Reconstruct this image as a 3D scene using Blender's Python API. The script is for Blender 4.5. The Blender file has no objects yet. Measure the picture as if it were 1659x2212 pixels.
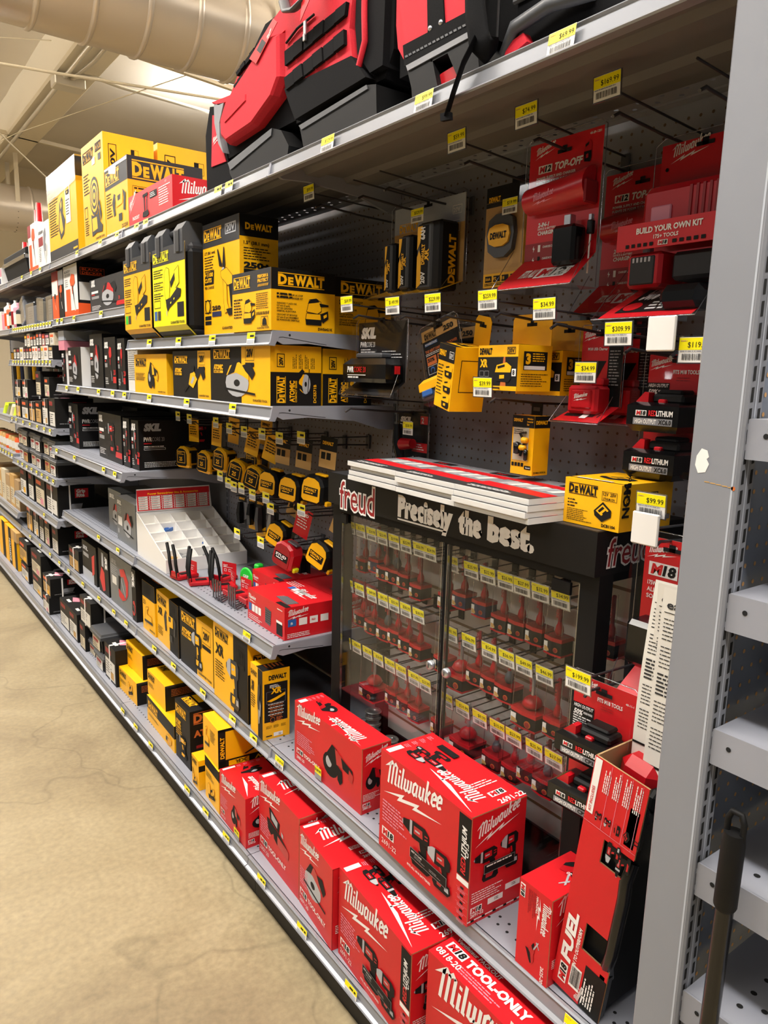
import bpy, math, random
from mathutils import Vector, Matrix
S = bpy.context.scene
COL = S.collection
R = random.Random(7)

# ------------------------------------------------------------------ camera
F_PX = 1590.65
cam_d = bpy.data.cameras.new('camera')
cam_d.sensor_fit = 'VERTICAL'
cam_d.sensor_height = 36.0
cam_d.lens = F_PX / 2212 * 36.0
cam_d.clip_start = 0.02
cam = bpy.data.objects.new('camera', cam_d)
COL.objects.link(cam)
YAW, PITCH, ROLL = -0.6357, -0.1837, 0.0262
fw = Vector((-math.sin(YAW) * math.cos(PITCH), math.cos(YAW) * math.cos(PITCH), math.sin(PITCH)))
rt0 = Vector((math.cos(YAW), math.sin(YAW), 0))
up0 = rt0.cross(fw)
rt = rt0 * math.cos(ROLL) + up0 * math.sin(ROLL)
up = -rt0 * math.sin(ROLL) + up0 * math.cos(ROLL)
m = Matrix((rt, up, -fw)).transposed().to_4x4()
m.translation = Vector((-1.3590, -1.7947, 1.5439))
cam.matrix_world = m
S.camera = cam

# ------------------------------------------------------------------ light
S.view_settings.view_transform = 'Standard'
S.view_settings.look = 'None'
S.view_settings.gamma = 1.0
S.view_settings.use_curve_mapping = False
S.view_settings.exposure = 0.0
S.cycles.use_denoising = True
S.cycles.max_bounces = 10
S.cycles.diffuse_bounces = 4
S.cycles.glossy_bounces = 3
S.cycles.transmission_bounces = 4
S.cycles.transparent_max_bounces = 24
S.cycles.caustics_reflective = False
S.cycles.caustics_refractive = False
wd = bpy.data.worlds.new('store_air')
S.world = wd
wd.use_nodes = True
wd.node_tree.nodes['Background'].inputs[0].default_value = (1.0, 0.95, 0.88, 1)
wd.node_tree.nodes['Background'].inputs[1].default_value = 0.10


def area(name, loc, sx, sy, power, col, rot=(0, 0, 0)):
    l = bpy.data.lights.new(name, 'AREA')
    l.shape = 'RECTANGLE'
    l.size, l.size_y = sx, sy
    l.energy = power
    l.color = col
    o = bpy.data.objects.new(name, l)
    o.location = loc
    o.rotation_euler = rot
    COL.objects.link(o)
    return o


# rows of fluorescent strips that run over the aisle
for i, yy in enumerate((-3.6, -0.9, 1.8, 4.5, 7.2, 9.9)):
    area('strip_light', (-1.75, yy, 4.25), 0.30, 2.4, 92, (1.0, 0.972, 0.94))
    area('added_uplight', (-1.75, yy, 4.32), 0.30, 2.4, 120, (1.0, 0.96, 0.91), (math.pi, 0, 0))  # upward lamps added above the strips to brighten the ceiling
for i, yy in enumerate((-2.4, 1.5, 5.4)):
    area('strip_light', (-5.4, yy, 4.25), 0.30, 2.4, 70, (1.0, 0.965, 0.92))
for i, yy in enumerate((-2.4, 2.5, 6.4)):
    area('strip_light', (2.6, yy, 4.25), 0.30, 2.4, 110, (1.0, 0.965, 0.92))
    area('added_uplight', (2.6, yy, 4.32), 0.30, 2.4, 130, (1.0, 0.96, 0.91), (math.pi, 0, 0))  # more added upward lamps for the ceiling


# ------------------------------------------------------------------ materials
def lin(h):
    h = h.lstrip('#')
    o = []
    for i in (0, 2, 4):
        c = int(h[i:i + 2], 16) / 255
        o.append(c / 12.92 if c <= 0.04045 else ((c + 0.055) / 1.055) ** 2.4)
    return (o[0], o[1], o[2], 1)


MATS = {}


def mat(key, hexc, rough=0.5, metal=0.0, noise=0.0, nscale=40, spec=0.5, bump=0.0, coat=0.0):
    ma = bpy.data.materials.new(key)
    ma.use_nodes = True
    nt = ma.node_tree
    b = nt.nodes['Principled BSDF']
    c = lin(hexc)
    b.inputs['Base Color'].default_value = c
    b.inputs['Roughness'].default_value = rough
    b.inputs['Metallic'].default_value = metal
    b.inputs['Specular IOR Level'].default_value = spec
    b.inputs['Coat Weight'].default_value = coat
    if noise or bump:
        tc = nt.nodes.new('ShaderNodeTexCoord')
        nz = nt.nodes.new('ShaderNodeTexNoise')
        nz.inputs['Scale'].default_value = nscale
        nz.inputs['Detail'].default_value = 6
        nt.links.new(tc.outputs['Object'], nz.inputs['Vector'])
        if noise:
            rp = nt.nodes.new('ShaderNodeMapRange')
            rp.inputs['From Min'].default_value = 0.3
            rp.inputs['From Max'].default_value = 0.7
            rp.inputs['To Min'].default_value = 1 - noise
            rp.inputs['To Max'].default_value = 1 + noise
            mx = nt.nodes.new('ShaderNodeVectorMath')
            mx.operation = 'SCALE'
            mx.inputs[0].default_value = c[:3]
            nt.links.new(nz.outputs['Fac'], rp.inputs['Value'])
            nt.links.new(rp.outputs['Result'], mx.inputs['Scale'])
            nt.links.new(mx.outputs['Vector'], b.inputs['Base Color'])
        if bump:
            bp = nt.nodes.new('ShaderNodeBump')
            bp.inputs['Strength'].default_value = bump
            bp.inputs['Distance'].default_value = 0.01
            nt.links.new(nz.outputs['Fac'], bp.inputs['Height'])
            nt.links.new(bp.outputs['Normal'], b.inputs['Normal'])
    MATS[key] = ma
    return ma


mat('red', '#c8141e', 0.42, noise=0.05, nscale=8)
mat('red_dark', '#8e1119', 0.5)
mat('red_bag', '#c8162a', 0.8, noise=0.08, nscale=300)
mat('red_plastic', '#b3101c', 0.3)
mat('yellow', '#f5b400', 0.45, noise=0.04, nscale=8)
mat('yellow_neon', '#f2e300', 0.42)
mat('yellow_tag', '#f4e600', 0.4)
mat('black', '#131212', 0.5, noise=0.1, nscale=12, spec=0.25)
mat('ink', '#121110', 0.6, spec=0.25)
mat('black_matte', '#0d0d0e', 0.6, spec=0.25)
mat('black_cloth', '#0e0e10', 0.9, noise=0.3, nscale=400, spec=0.15)
mat('black_gloss', '#0b0b0c', 0.2)
mat('charcoal', '#303032', 0.5, noise=0.05, spec=0.3)
mat('grey_box', '#6d7072', 0.45, noise=0.05)
mat('grey_light', '#aeb4bf', 0.45)
mat('grey_mid', '#7e7f84', 0.5)
mat('grey_plastic', '#4a4c50', 0.45)
mat('white', '#e9e7e4', 0.5)
mat('white_dull', '#d9d6cf', 0.6)
mat('cream', '#cfc3a8', 0.6)
mat('kraft', '#a98b62', 0.7)
mat('tan', '#c49a5a', 0.6)
mat('orange', '#e8561c', 0.45)
mat('orange_ink', '#c2662a', 0.5)
mat('blue', '#2a5fa8', 0.5)
mat('blue_navy', '#20284e', 0.5)
mat('green', '#24c83a', 0.45)
mat('lime', '#cfe616', 0.45)
mat('pink', '#d8889a', 0.55)
mat('print_grey', '#8f8f90', 0.5)
mat('silver', '#b9bcc2', 0.3, metal=0.9)
mat('silver_print', '#a9abb0', 0.45)
mat('wire', '#77787c', 0.3, metal=0.85)
mat('wire_dark', '#4a484a', 0.4, metal=0.6)
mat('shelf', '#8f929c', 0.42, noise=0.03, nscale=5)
mat('shelf_under_shade', '#6a6867', 0.6, spec=0.2)  # same steel as the shelf tops, with underside shade put into the colour
mat('rail', '#8f9299', 0.28, metal=0.25)
mat('rail_clear', '#b9bdc6', 0.12, coat=0.6)
mat('post', '#83868e', 0.45, noise=0.03, nscale=6)
mat('peg', '#818185', 0.55, noise=0.04, nscale=4)
mat('peg_end', '#78808e', 0.5, noise=0.03, nscale=4)
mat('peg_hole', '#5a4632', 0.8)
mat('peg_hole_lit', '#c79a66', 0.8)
mat('hole', '#0a0a0b', 0.9)
mat('kick', '#0e0d0d', 0.6)
mat('beige', '#d9cdb5', 0.7)
mat('duct', '#cbbfae', 0.3, metal=0.35, noise=0.04, nscale=2)
mat('beam', '#d8ccb2', 0.5)
mat('conduit', '#cfc8b8', 0.3, metal=0.5)
mat('slat', '#d6d3cc', 0.5)
mat('slat_groove', '#7a6546', 0.6)
mat('steel_spool', '#b8b8b6', 0.3, metal=0.7)
mat('paper', '#d8d4cb', 0.8)
mat('page_edge', '#dfdfdf', 0.8)


def clear(key, tint, alpha, rough=0.05):
    """thin clear packaging plastic: mostly see-through, glossy at glancing angles"""
    ma = bpy.data.materials.new(key)
    ma.use_nodes = True
    nt = ma.node_tree
    nt.nodes.clear()
    out = nt.nodes.new('ShaderNodeOutputMaterial')
    mix = nt.nodes.new('ShaderNodeMixShader')
    tr = nt.nodes.new('ShaderNodeBsdfTransparent')
    gl = nt.nodes.new('ShaderNodeBsdfGlossy')
    fr = nt.nodes.new('ShaderNodeLayerWeight')
    fr.inputs['Blend'].default_value = 0.5
    pw = nt.nodes.new('ShaderNodeMath')
    pw.operation = 'POWER'
    pw.inputs[1].default_value = 4.0
    sc = nt.nodes.new('ShaderNodeMath')
    sc.operation = 'MULTIPLY_ADD'
    sc.inputs[1].default_value = 0.75
    sc.inputs[2].default_value = alpha
    nt.links.new(fr.outputs['Facing'], pw.inputs[0])
    nt.links.new(pw.outputs[0], sc.inputs[0])
    tr.inputs[0].default_value = lin(tint)
    gl.inputs['Roughness'].default_value = rough
    gl.inputs[0].default_value = (0.9, 0.9, 0.92, 1)
    nt.links.new(sc.outputs[0], mix.inputs[0])
    nt.links.new(tr.outputs[0], mix.inputs[1])
    nt.links.new(gl.outputs[0], mix.inputs[2])
    nt.links.new(mix.outputs[0], out.inputs[0])
    MATS[key] = ma


clear('clear', '#fdfdfe', 0.012, 0.06)
clear('clear_edge', '#cdd1d8', 0.30, 0.15)
clear('glass', '#fafbfb', 0.015, 0.02)
clear('film', '#f2f3f5', 0.10, 0.2)


# ------------------------------------------------------------------ mesh builder
class MB:
    def __init__(s):
        s.v, s.f, s.m, s.sm = [], [], [], []

    def face(s, pts, mt, smooth=False):
        n = len(s.v)
        s.v.extend(pts)
        s.f.append(tuple(range(n, n + len(pts))))
        s.m.append(mt)
        s.sm.append(smooth)

    def mesh(s, vs, fs, mt, smooth=False):
        n = len(s.v)
        s.v.extend(vs)
        for f in fs:
            s.f.append(tuple(i + n for i in f))
            s.m.append(mt)
            s.sm.append(smooth)

    def box(s, x0, x1, y0, y1, z0, z1, mt, top=None, bevel=0.0):
        if bevel:
            c = bevel
            P = [(x0 + c, y0 + c), (x1 - c, y0 + c), (x1 - c, y1 - c), (x0 + c, y1 - c)]
            Q = [(x0 + c, y0), (x1 - c, y0), (x1, y0 + c), (x1, y1 - c), (x1 - c, y1), (x0 + c, y1), (x0, y1 - c), (x0, y0 + c)]
            Pi = [0, 1, 1, 2, 2, 3, 3, 0]
            vs = [(P[i][0], P[i][1], z0) for i in Pi] + [(q[0], q[1], z0 + c) for q in Q] + [(q[0], q[1], z1 - c) for q in Q] + [(P[i][0], P[i][1], z1) for i in Pi]
            fs = []
            for r in range(3):
                for i in range(8):
                    j = (i + 1) % 8
                    fs.append((r * 8 + i, r * 8 + j, r * 8 + 8 + j, r * 8 + 8 + i))
            fs.append(tuple(range(7, -1, -1)))
            fs.append(tuple(range(24, 32)))
            s.mesh(vs, fs, mt)
            return
        vs = [(x0, y0, z0), (x1, y0, z0), (x1, y1, z0), (x0, y1, z0), (x0, y0, z1), (x1, y0, z1), (x1, y1, z1), (x0, y1, z1)]
        s.mesh(vs, [(3, 2, 1, 0), (0, 1, 5, 4), (1, 2, 6, 5), (2, 3, 7, 6), (3, 0, 4, 7)], mt)
        s.face([vs[4], vs[5], vs[6], vs[7]], top or mt)

    def prism(s, pts, axis, a, b, mt, smooth=False):
        """extrude a 2D outline along an axis: 'y' takes (x,z), 'x' takes (y,z), 'z' takes (x,y)"""
        def q(p, t):
            return (p[0], t, p[1]) if axis == 'y' else (t, p[0], p[1]) if axis == 'x' else (p[0], p[1], t)
        n = len(pts)
        vs = [q(p, a) for p in pts] + [q(p, b) for p in pts]
        s.mesh(vs, [(i, (i + 1) % n, n + (i + 1) % n, n + i) for i in range(n)], mt, smooth)
        s.face([q(p, a) for p in pts], mt)
        s.face([q(p, b) for p in reversed(pts)], mt)

    def tube(s, pts, r, mt, seg=6, closed=False, flat=None):
        P = [Vector(p) for p in pts]
        n = len(P)
        prev = None
        vs = []
        for i in range(n):
            a = P[i - 1] if i > 0 else (P[-1] if closed else P[i])
            b = P[i + 1] if i < n - 1 else (P[0] if closed else P[i])
            t = (b - a).normalized()
            if prev is None:
                u = t.cross(Vector((0, 0, 1)))
                if u.length < 1e-3:
                    u = t.cross(Vector((1, 0, 0)))
            else:
                u = prev - t * prev.dot(t)
            u.normalize()
            prev = u
            w = t.cross(u)
            rr = r[i] if isinstance(r, (list, tuple)) else r
            for k in range(seg):
                an = 2 * math.pi * k / seg
                vs.append(tuple(P[i] + u * math.cos(an) * rr + w * math.sin(an) * rr * (flat or 1)))
        fs = []
        for i in range(n if closed else n - 1):
            j = (i + 1) % n
            for k in range(seg):
                l = (k + 1) % seg
                fs.append((i * seg + k, i * seg + l, j * seg + l, j * seg + k))
        s.mesh(vs, fs, mt, True)
        if not closed:
            s.face(vs[:seg][::-1], mt)
            s.face(vs[-seg:], mt)

    def lathe(s, c, prof, mt, seg=20, axis='z', smooth=True):
        """prof: (radius, height) pairs turned about an axis through c"""
        vs = []
        for (r, h) in prof:
            for k in range(seg):
                a = 2 * math.pi * k / seg
                p = (r * math.cos(a), r * math.sin(a), h)
                if axis == 'x':
                    p = (h, p[0], p[1])
                elif axis == 'y':
                    p = (p[0], h, p[1])
                vs.append((c[0] + p[0], c[1] + p[1], c[2] + p[2]))
        fs = []
        for i in range(len(prof) - 1):
            for k in range(seg):
                l = (k + 1) % seg
                fs.append((i * seg + k, i * seg + l, (i + 1) * seg + l, (i + 1) * seg + k))
        s.mesh(vs, fs, mt, smooth)
        if prof[0][0] > 1e-5:
            s.face(vs[:seg][::-1], mt)
        if prof[-1][0] > 1e-5:
            s.face(vs[-seg:], mt)

    def loft(s, rings, mt, smooth=True, cap=True):
        n = len(rings[0])
        vs = [tuple(p) for r in rings for p in r]
        fs = []
        for i in range(len(rings) - 1):
            for k in range(n):
                l = (k + 1) % n
                fs.append((i * n + k, i * n + l, (i + 1) * n + l, (i + 1) * n + k))
        s.mesh(vs, fs, mt, smooth)
        if cap:
            s.face(vs[:n][::-1], mt)
            s.face(vs[-n:], mt)

    def xform(s, M):
        s.v = [tuple(M @ Vector(p)) for p in s.v]
        return s

    def build(s, name, parent=None, loc=None, **props):
        me = bpy.data.meshes.new(name)
        me.from_pydata([tuple(p) for p in s.v], [], s.f)
        keys = list(dict.fromkeys(s.m))
        for k in keys:
            me.materials.append(MATS[k])
        ix = {k: i for i, k in enumerate(keys)}
        me.polygons.foreach_set('material_index', [ix[k] for k in s.m])
        me.polygons.foreach_set('use_smooth', s.sm)
        me.update()
        o = bpy.data.objects.new(name, me)
        COL.objects.link(o)
        if parent is not None:
            o.parent = parent
        if loc is not None:
            o.location = loc
        for k, v in props.items():
            o[k] = v
        return o


def tag(o, label, cat, group=None):
    o['label'] = label
    o['category'] = cat
    if group:
        o['group'] = group
    return o


def thing(name, label, cat, loc=(0, 0, 0), rz=0.0, group=None, rot=None):
    o = bpy.data.objects.new(name, None)
    o.empty_display_size = 0.05
    COL.objects.link(o)
    o.location = loc
    o.rotation_euler = rot or (0, 0, rz)
    return tag(o, label, cat, group)


def copy_thing(o, loc, rz=None, label=None, group=None, rot=None):
    c = o.copy()
    COL.objects.link(c)
    c.location = loc
    if rz is not None:
        c.rotation_euler = (0, 0, rz)
    if rot is not None:
        c.rotation_euler = rot
    if label:
        c['label'] = label
    if group:
        c['group'] = group
    for ch in list(o.children):
        d = ch.copy()
        COL.objects.link(d)
        d.parent = c
        for g in list(ch.children):
            e = g.copy()
            COL.objects.link(e)
            e.parent = d
    return c


def struct(o):
    o['kind'] = 'structure'
    return o


ORD = 'first second third fourth fifth sixth seventh eighth ninth tenth eleventh twelfth thirteenth fourteenth fifteenth sixteenth seventeenth eighteenth'.split()


# ------------------------------------------------------------------ printing on faces
class Fr:
    """a flat face to print on: origin o, right u, up v, outward n"""
    def __init__(s, o, u, v, n=None, lift=0.0004):
        s.o, s.u, s.v = Vector(o), Vector(u).normalized(), Vector(v).normalized()
        s.n = Vector(n).normalized() if n else s.u.cross(s.v)
        s.lift = lift

    def at(s, x, y, k=1):
        return tuple(s.o + s.u * x + s.v * y + s.n * s.lift * k)

    def sub(s, x, y, rot=0.0, k=0):
        c, d = math.cos(rot), math.sin(rot)
        f = Fr(s.o + s.u * x + s.v * y + s.n * s.lift * k, s.u * c + s.v * d, s.v * c - s.u * d, s.n, s.lift)
        return f


def ppoly(mb, fr, pts, mt, k=1):
    mb.face([fr.at(x, y, k) for x, y in pts], mt)


def prect(mb, fr, x, y, w, h, mt, k=1):
    ppoly(mb, fr, [(x, y), (x + w, y), (x + w, y + h), (x, y + h)], mt, k)


def pframe(mb, fr, x, y, w, h, t, mt, k=1):
    prect(mb, fr, x, y, w, t, mt, k)
    prect(mb, fr, x, y + h - t, w, t, mt, k)
    prect(mb, fr, x, y + t, t, h - 2 * t, mt, k)
    prect(mb, fr, x + w - t, y + t, t, h - 2 * t, mt, k)


def pdisc(mb, fr, x, y, r, mt, k=1, seg=14, sy=1.0):
    ppoly(mb, fr, [(x + r * math.cos(2 * math.pi * i / seg), y + r * sy * math.sin(2 * math.pi * i / seg)) for i in range(seg)], mt, k)


def pstroke(mb, fr, pts, w, mt, k=1):
    """a thick pen line"""
    P = [Vector((p[0], p[1])) for p in pts]
    L, Rr = [], []
    for i, p in enumerate(P):
        d0 = (p - P[i - 1]).normalized() if i else None
        d1 = (P[i + 1] - p).normalized() if i < len(P) - 1 else None
        d = ((d0 or d1) + (d1 or d0))
        if d.length < 1e-6:
            d = d1
        d.normalize()
        nn = Vector((-d.y, d.x))
        sc = 1.0
        if d0 is not None and d1 is not None:
            sc = 1 / max(0.45, abs(nn.dot(Vector((-d0.y, d0.x)))))
        L.append(p + nn * w / 2 * sc)
        Rr.append(p - nn * w / 2 * sc)
    for i in range(len(P) - 1):
        ppoly(mb, fr, [Rr[i], Rr[i + 1], L[i + 1], L[i]], mt, k)


_txt = {}


def glyphs(s, bold):
    key = (s, bold)
    if key not in _txt:
        cu = bpy.data.curves.new('lettering', 'FONT')
        cu.body = s
        cu.size = 1.0
        cu.offset = bold
        cu.resolution_u = 2
        cu.fill_mode = 'FRONT'
        ob = bpy.data.objects.new('lettering', cu)
        me = ob.to_mesh()
        vs = [(v.co.x, v.co.y) for v in me.vertices]
        fs = [tuple(p.vertices) for p in me.polygons]
        ob.to_mesh_clear()
        bpy.data.objects.remove(ob)
        bpy.data.curves.remove(cu)
        _txt[key] = (vs, fs)
    return _txt[key]


CAP = 0.682


def ptext(mb, fr, s, x, y, h, mt, w=None, al='L', bold=0.02, slant=0.0, k=2, rise=0.0, maxw=None):
    """s with cap height h, baseline at (x,y); w squeezes or stretches it to a width"""
    vs, fs = glyphs(s, bold)
    if not vs:
        return 0
    x0 = min(p[0] for p in vs)
    x1 = max(p[0] for p in vs)
    sc = h / CAP
    sx = sc if w is None else w / (x1 - x0)
    if maxw and (x1 - x0) * sx > maxw:
        sx = maxw / (x1 - x0)
    W = (x1 - x0) * sx
    ox = x - (W if al == 'R' else W / 2 if al == 'C' else 0)
    out = []
    for p in vs:
        xx = (p[0] - x0) * sx
        yy = p[1] * sc + rise * xx
        out.append(fr.at(ox + xx + slant * p[1] * sc, y + yy, k))
    mb.mesh(out, fs, mt)
    return W


def plines(mb, fr, x, y, w, n, pitch, th, mt, k=2, seed=1, ragged=0.35):
    """a paragraph of print too small to read"""
    rr = random.Random(seed + n * 7)
    for i in range(n):
        cx = 0.0
        lim = w * (1 - ragged * rr.random())
        while cx < lim:
            ln = min(lim - cx, th * (1.5 + 4.5 * rr.random()))
            prect(mb, fr, x + cx, y - i * pitch, ln, th, mt, k)
            cx += ln + th * 0.7


def pbarcode(mb, fr, x, y, w, h, k=2, bg='white', ink='ink', seed=3):
    if bg:
        prect(mb, fr, x, y, w, h, bg, k)
    rr = random.Random(seed)
    cx = x + w * 0.06
    while cx < x + w * 0.93:
        t = w * rr.choice((0.012, 0.02, 0.03))
        prect(mb, fr, cx, y + h * 0.12, t, h * 0.8, ink, k + 1)
        cx += t + w * rr.choice((0.014, 0.02, 0.03))


# hand-lettered script wordmark with its lightning stroke
def _mil_strokes():
    T = 0.17
    S_ = []
    S_.append([(0.1, 0), (0.1, 1.38)])
    S_.append([(0.1, 1.3), (0.27, 1.5), (0.45, 1.3)])
    S_.append([(0.45, 0.0), (0.45, 1.36)])
    S_.append([(0.45, 1.28), (0.62, 1.46), (0.8, 1.28)])
    S_.append([(0.8, 1.34), (0.8, 0.12), (0.97, 0.06)])
    S_.append([(1.13, 0.84), (1.13, 0.1), (1.27, 0.06)])
    S_.append([(1.13, 1.04), (1.13, 1.22)])
    S_.append([(1.43, 1.42), (1.43, 0.1), (1.56, 0.06)])
    S_.append([(1.73, 0.84), (1.73, 0.14), (1.88, 0.06), (2.02, 0.16), (2.02, 0.84)])
    S_.append([(2.02, 0.16), (2.17, 0.06), (2.31, 0.16), (2.31, 0.86)])
    S_.append([(2.86, 0.78), (2.72, 0.86), (2.56, 0.72), (2.56, 0.18), (2.7, 0.06), (2.88, 0.2)])
    S_.append([(2.9, 0.86), (2.9, 0.1), (3.02, 0.06)])
    S_.append([(3.19, 0.84), (3.19, 0.16), (3.32, 0.06), (3.48, 0.18)])
    S_.append([(3.5, 0.86), (3.5, 0.1), (3.62, 0.06)])
    S_.append([(3.79, 1.42), (3.79, 0.0)])
    S_.append([(4.1, 0.84), (3.84, 0.44), (4.1, 0.06), (4.18, 0.06)])
    for e in (4.34, 4.84):
        S_.append([(e, 0.44), (e + 0.32, 0.52), (e + 0.3, 0.76), (e + 0.16, 0.86), (e, 0.7), (e, 0.18), (e + 0.14, 0.06), (e + 0.36, 0.16)])
    return T, S_


MIL = _mil_strokes()


def pmil(mb, fr, x, y, w, mt='white', rise=0.2, slant=0.16, k=2, bolt=True, hs=1.0):
    """wordmark of width w, its start at (x,y)"""
    sc = w / 5.3
    T, st = MIL

    def q(p):
        return (x + (p[0] + slant * p[1]) * sc, y + (p[1] * hs + rise * p[0]) * sc)
    for s in st:
        pstroke(mb, fr, [q(p) for p in s], T * sc, mt, k)
    ppoly(mb, fr, [q(p) for p in [(-0.42, 1.06), (0.02, 1.2), (0.18, 1.2), (0.2, 1.62)]], mt, k)
    if bolt:
        b = [(-0.25, -0.75), (1.85, -0.42), (1.65, -0.72), (3.35, -0.62), (3.15, -0.9), (5.5, -1.15), (2.75, -1.1), (2.95, -0.86), (1.2, -0.98), (1.4, -0.68)]
        b = [(p[0], p[1] + 0.06 * p[0]) for p in b]
        for idx in ((0, 1, 9), (1, 2, 8, 9), (2, 3, 7, 8), (3, 4, 6, 7), (4, 5, 6)):
            ppoly(mb, fr, [q(b[i]) for i in idx], mt, k)


def pdew(mb, fr, x, y, h, mt='ink', k=2, w=None, lines=True, slant=0.0):
    """heavy block wordmark between two rules"""
    w = w or h * 4.6
    parts = (('D', 0.0, 0.19, 1.0), ('E', 0.21, 0.115, 0.74), ('W', 0.345, 0.26, 1.0), ('A', 0.585, 0.19, 1.0), ('L', 0.775, 0.10, 1.0), ('T', 0.85, 0.15, 1.0))
    for c, px, pw, hh in parts:
        ptext(mb, fr, c, x + px * w, y, h * hh, mt, w=pw * w, bold=0.055, k=k, slant=slant)
    if lines:
        prect(mb, fr, x, y + h * 1.14, w, h * 0.09, mt, k)
        prect(mb, fr, x, y - h * 0.23, w, h * 0.09, mt, k)


def pm18(mb, fr, x, y, h, txt='M18', k=2, frame='white'):
    w = h * 2.3
    prect(mb, fr, x, y, w, h, frame, k)
    ptext(mb, fr, txt[0], x + h * 0.18, y + h * 0.16, h * 0.68, 'red', w=h * 0.85, bold=0.05, k=k + 1, slant=0.15)
    ptext(mb, fr, txt[1:], x + h * 1.12, y + h * 0.16, h * 0.68, 'ink', w=h * 1.0, bold=0.05, k=k + 1, slant=0.15)
    return w
# ------------------------------------------------------------------ the building
def proc_floor():
    ma = mat('floor_concrete', '#b5a27c', 0.62)
    nt = ma.node_tree
    b = nt.nodes['Principled BSDF']
    tc = nt.nodes.new('ShaderNodeTexCoord')
    big = nt.nodes.new('ShaderNodeTexNoise')
    big.inputs['Scale'].default_value = 1.6
    big.inputs['Detail'].default_value = 8
    big.inputs['Roughness'].default_value = 0.65
    big.inputs['Distortion'].default_value = 0.8
    fine = nt.nodes.new('ShaderNodeTexNoise')
    fine.inputs['Scale'].default_value = 55
    fine.inputs['Detail'].default_value = 5
    cr = nt.nodes.new('ShaderNodeValToRGB')
    cr.color_ramp.elements[0].position = 0.3
    cr.color_ramp.elements[0].color = lin('#7c6d53')
    cr.color_ramp.elements[1].position = 0.72
    cr.color_ramp.elements[1].color = lin('#a39576')
    e = cr.color_ramp.elements.new(0.5)
    e.color = lin('#948566')
    mx = nt.nodes.new('ShaderNodeMixRGB')
    mx.blend_type = 'OVERLAY'
    mx.inputs[0].default_value = 0.35
    for n in (big, fine):
        nt.links.new(tc.outputs['Object'], n.inputs['Vector'])
    nt.links.new(big.outputs['Fac'], cr.inputs[0])
    nt.links.new(cr.outputs[0], mx.inputs[1])
    nt.links.new(fine.outputs['Fac'], mx.inputs[2])
    # hairline cracks
    vo = nt.nodes.new('ShaderNodeTexVoronoi')
    vo.feature = 'DISTANCE_TO_EDGE'
    vo.inputs['Scale'].default_value = 0.7
    wob = nt.nodes.new('ShaderNodeVectorMath')
    wob.operation = 'ADD'
    nz2 = nt.nodes.new('ShaderNodeTexNoise')
    nz2.inputs['Scale'].default_value = 2.5
    nt.links.new(tc.outputs['Object'], nz2.inputs['Vector'])
    nt.links.new(tc.outputs['Object'], wob.inputs[0])
    nt.links.new(nz2.outputs['Color'], wob.inputs[1])
    nt.links.new(wob.outputs[0], vo.inputs['Vector'])
    mr = nt.nodes.new('ShaderNodeMapRange')
    mr.inputs['From Max'].default_value = 0.012
    mr.inputs['To Min'].default_value = 0.80
    mr.inputs['To Max'].default_value = 1.0
    nt.links.new(vo.outputs['Distance'], mr.inputs['Value'])
    sc = nt.nodes.new('ShaderNodeVectorMath')
    sc.operation = 'SCALE'
    nt.links.new(mx.outputs[0], sc.inputs[0])
    nt.links.new(mr.outputs[0], sc.inputs['Scale'])
    nt.links.new(sc.outputs['Vector'], b.inputs['Base Color'])
    bp = nt.nodes.new('ShaderNodeBump')
    bp.inputs['Strength'].default_value = 0.25
    bp.inputs['Distance'].default_value = 0.01
    nt.links.new(big.outputs['Fac'], bp.inputs['Height'])
    nt.links.new(bp.outputs['Normal'], b.inputs['Normal'])
    rr = nt.nodes.new('ShaderNodeMapRange')
    rr.inputs['To Min'].default_value = 0.4
    rr.inputs['To Max'].default_value = 0.75
    nt.links.new(fine.outputs['Fac'], rr.inputs['Value'])
    nt.links.new(rr.outputs[0], b.inputs['Roughness'])


proc_floor()
mat('ceiling_vinyl', '#d2c9ba', 0.42, noise=0.05, nscale=0.8, bump=0.5)
mat('far_wall', '#dccfb4', 0.7, noise=0.02, nscale=0.5)

b = MB()
b.box(-9, 6, -6, 13.2, -0.1, 0, 'floor_concrete')
struct(b.build('floor'))
# vinyl-faced roof insulation, sagging between the purlins
b = MB()
nx, ny = 40, 50
vs = []
for j in range(ny + 1):
    for i in range(nx + 1):
        x = -9 + 15 * i / nx
        y = -6 + 19.2 * j / ny
        sag = 0.10 * (0.5 - 0.5 * math.cos(2 * math.pi * (x - 0.9) / 1.9)) * (0.6 + 0.4 * math.sin(y * 1.7 + x))
        vs.append((x, y, 4.95 - sag + 0.012 * math.sin(y * 5 + 2 * x)))
fs = []
for j in range(ny):
    for i in range(nx):
        a = j * (nx + 1) + i
        fs.append((a, a + nx + 1, a + nx + 2, a + 1))
b.mesh(vs, fs, 'ceiling_vinyl', True)
struct(b.build('ceiling'))
b = MB()
b.box(-9, 6, 13.0, 13.2, 0, 5.05, 'far_wall')
struct(b.build('wall_back'))
# cream roof purlin with its lip
b = MB()
b.prism([(0.70, 4.98), (0.70, 4.52), (0.72, 4.50), (1.10, 4.50), (1.13, 4.53), (1.13, 4.56), (1.16, 4.98)], 'y', 3.0, 13.0, 'beam')
tag(b.build('roof_beam'), 'wide cream roof beam running away under the ceiling', 'beam')
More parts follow.
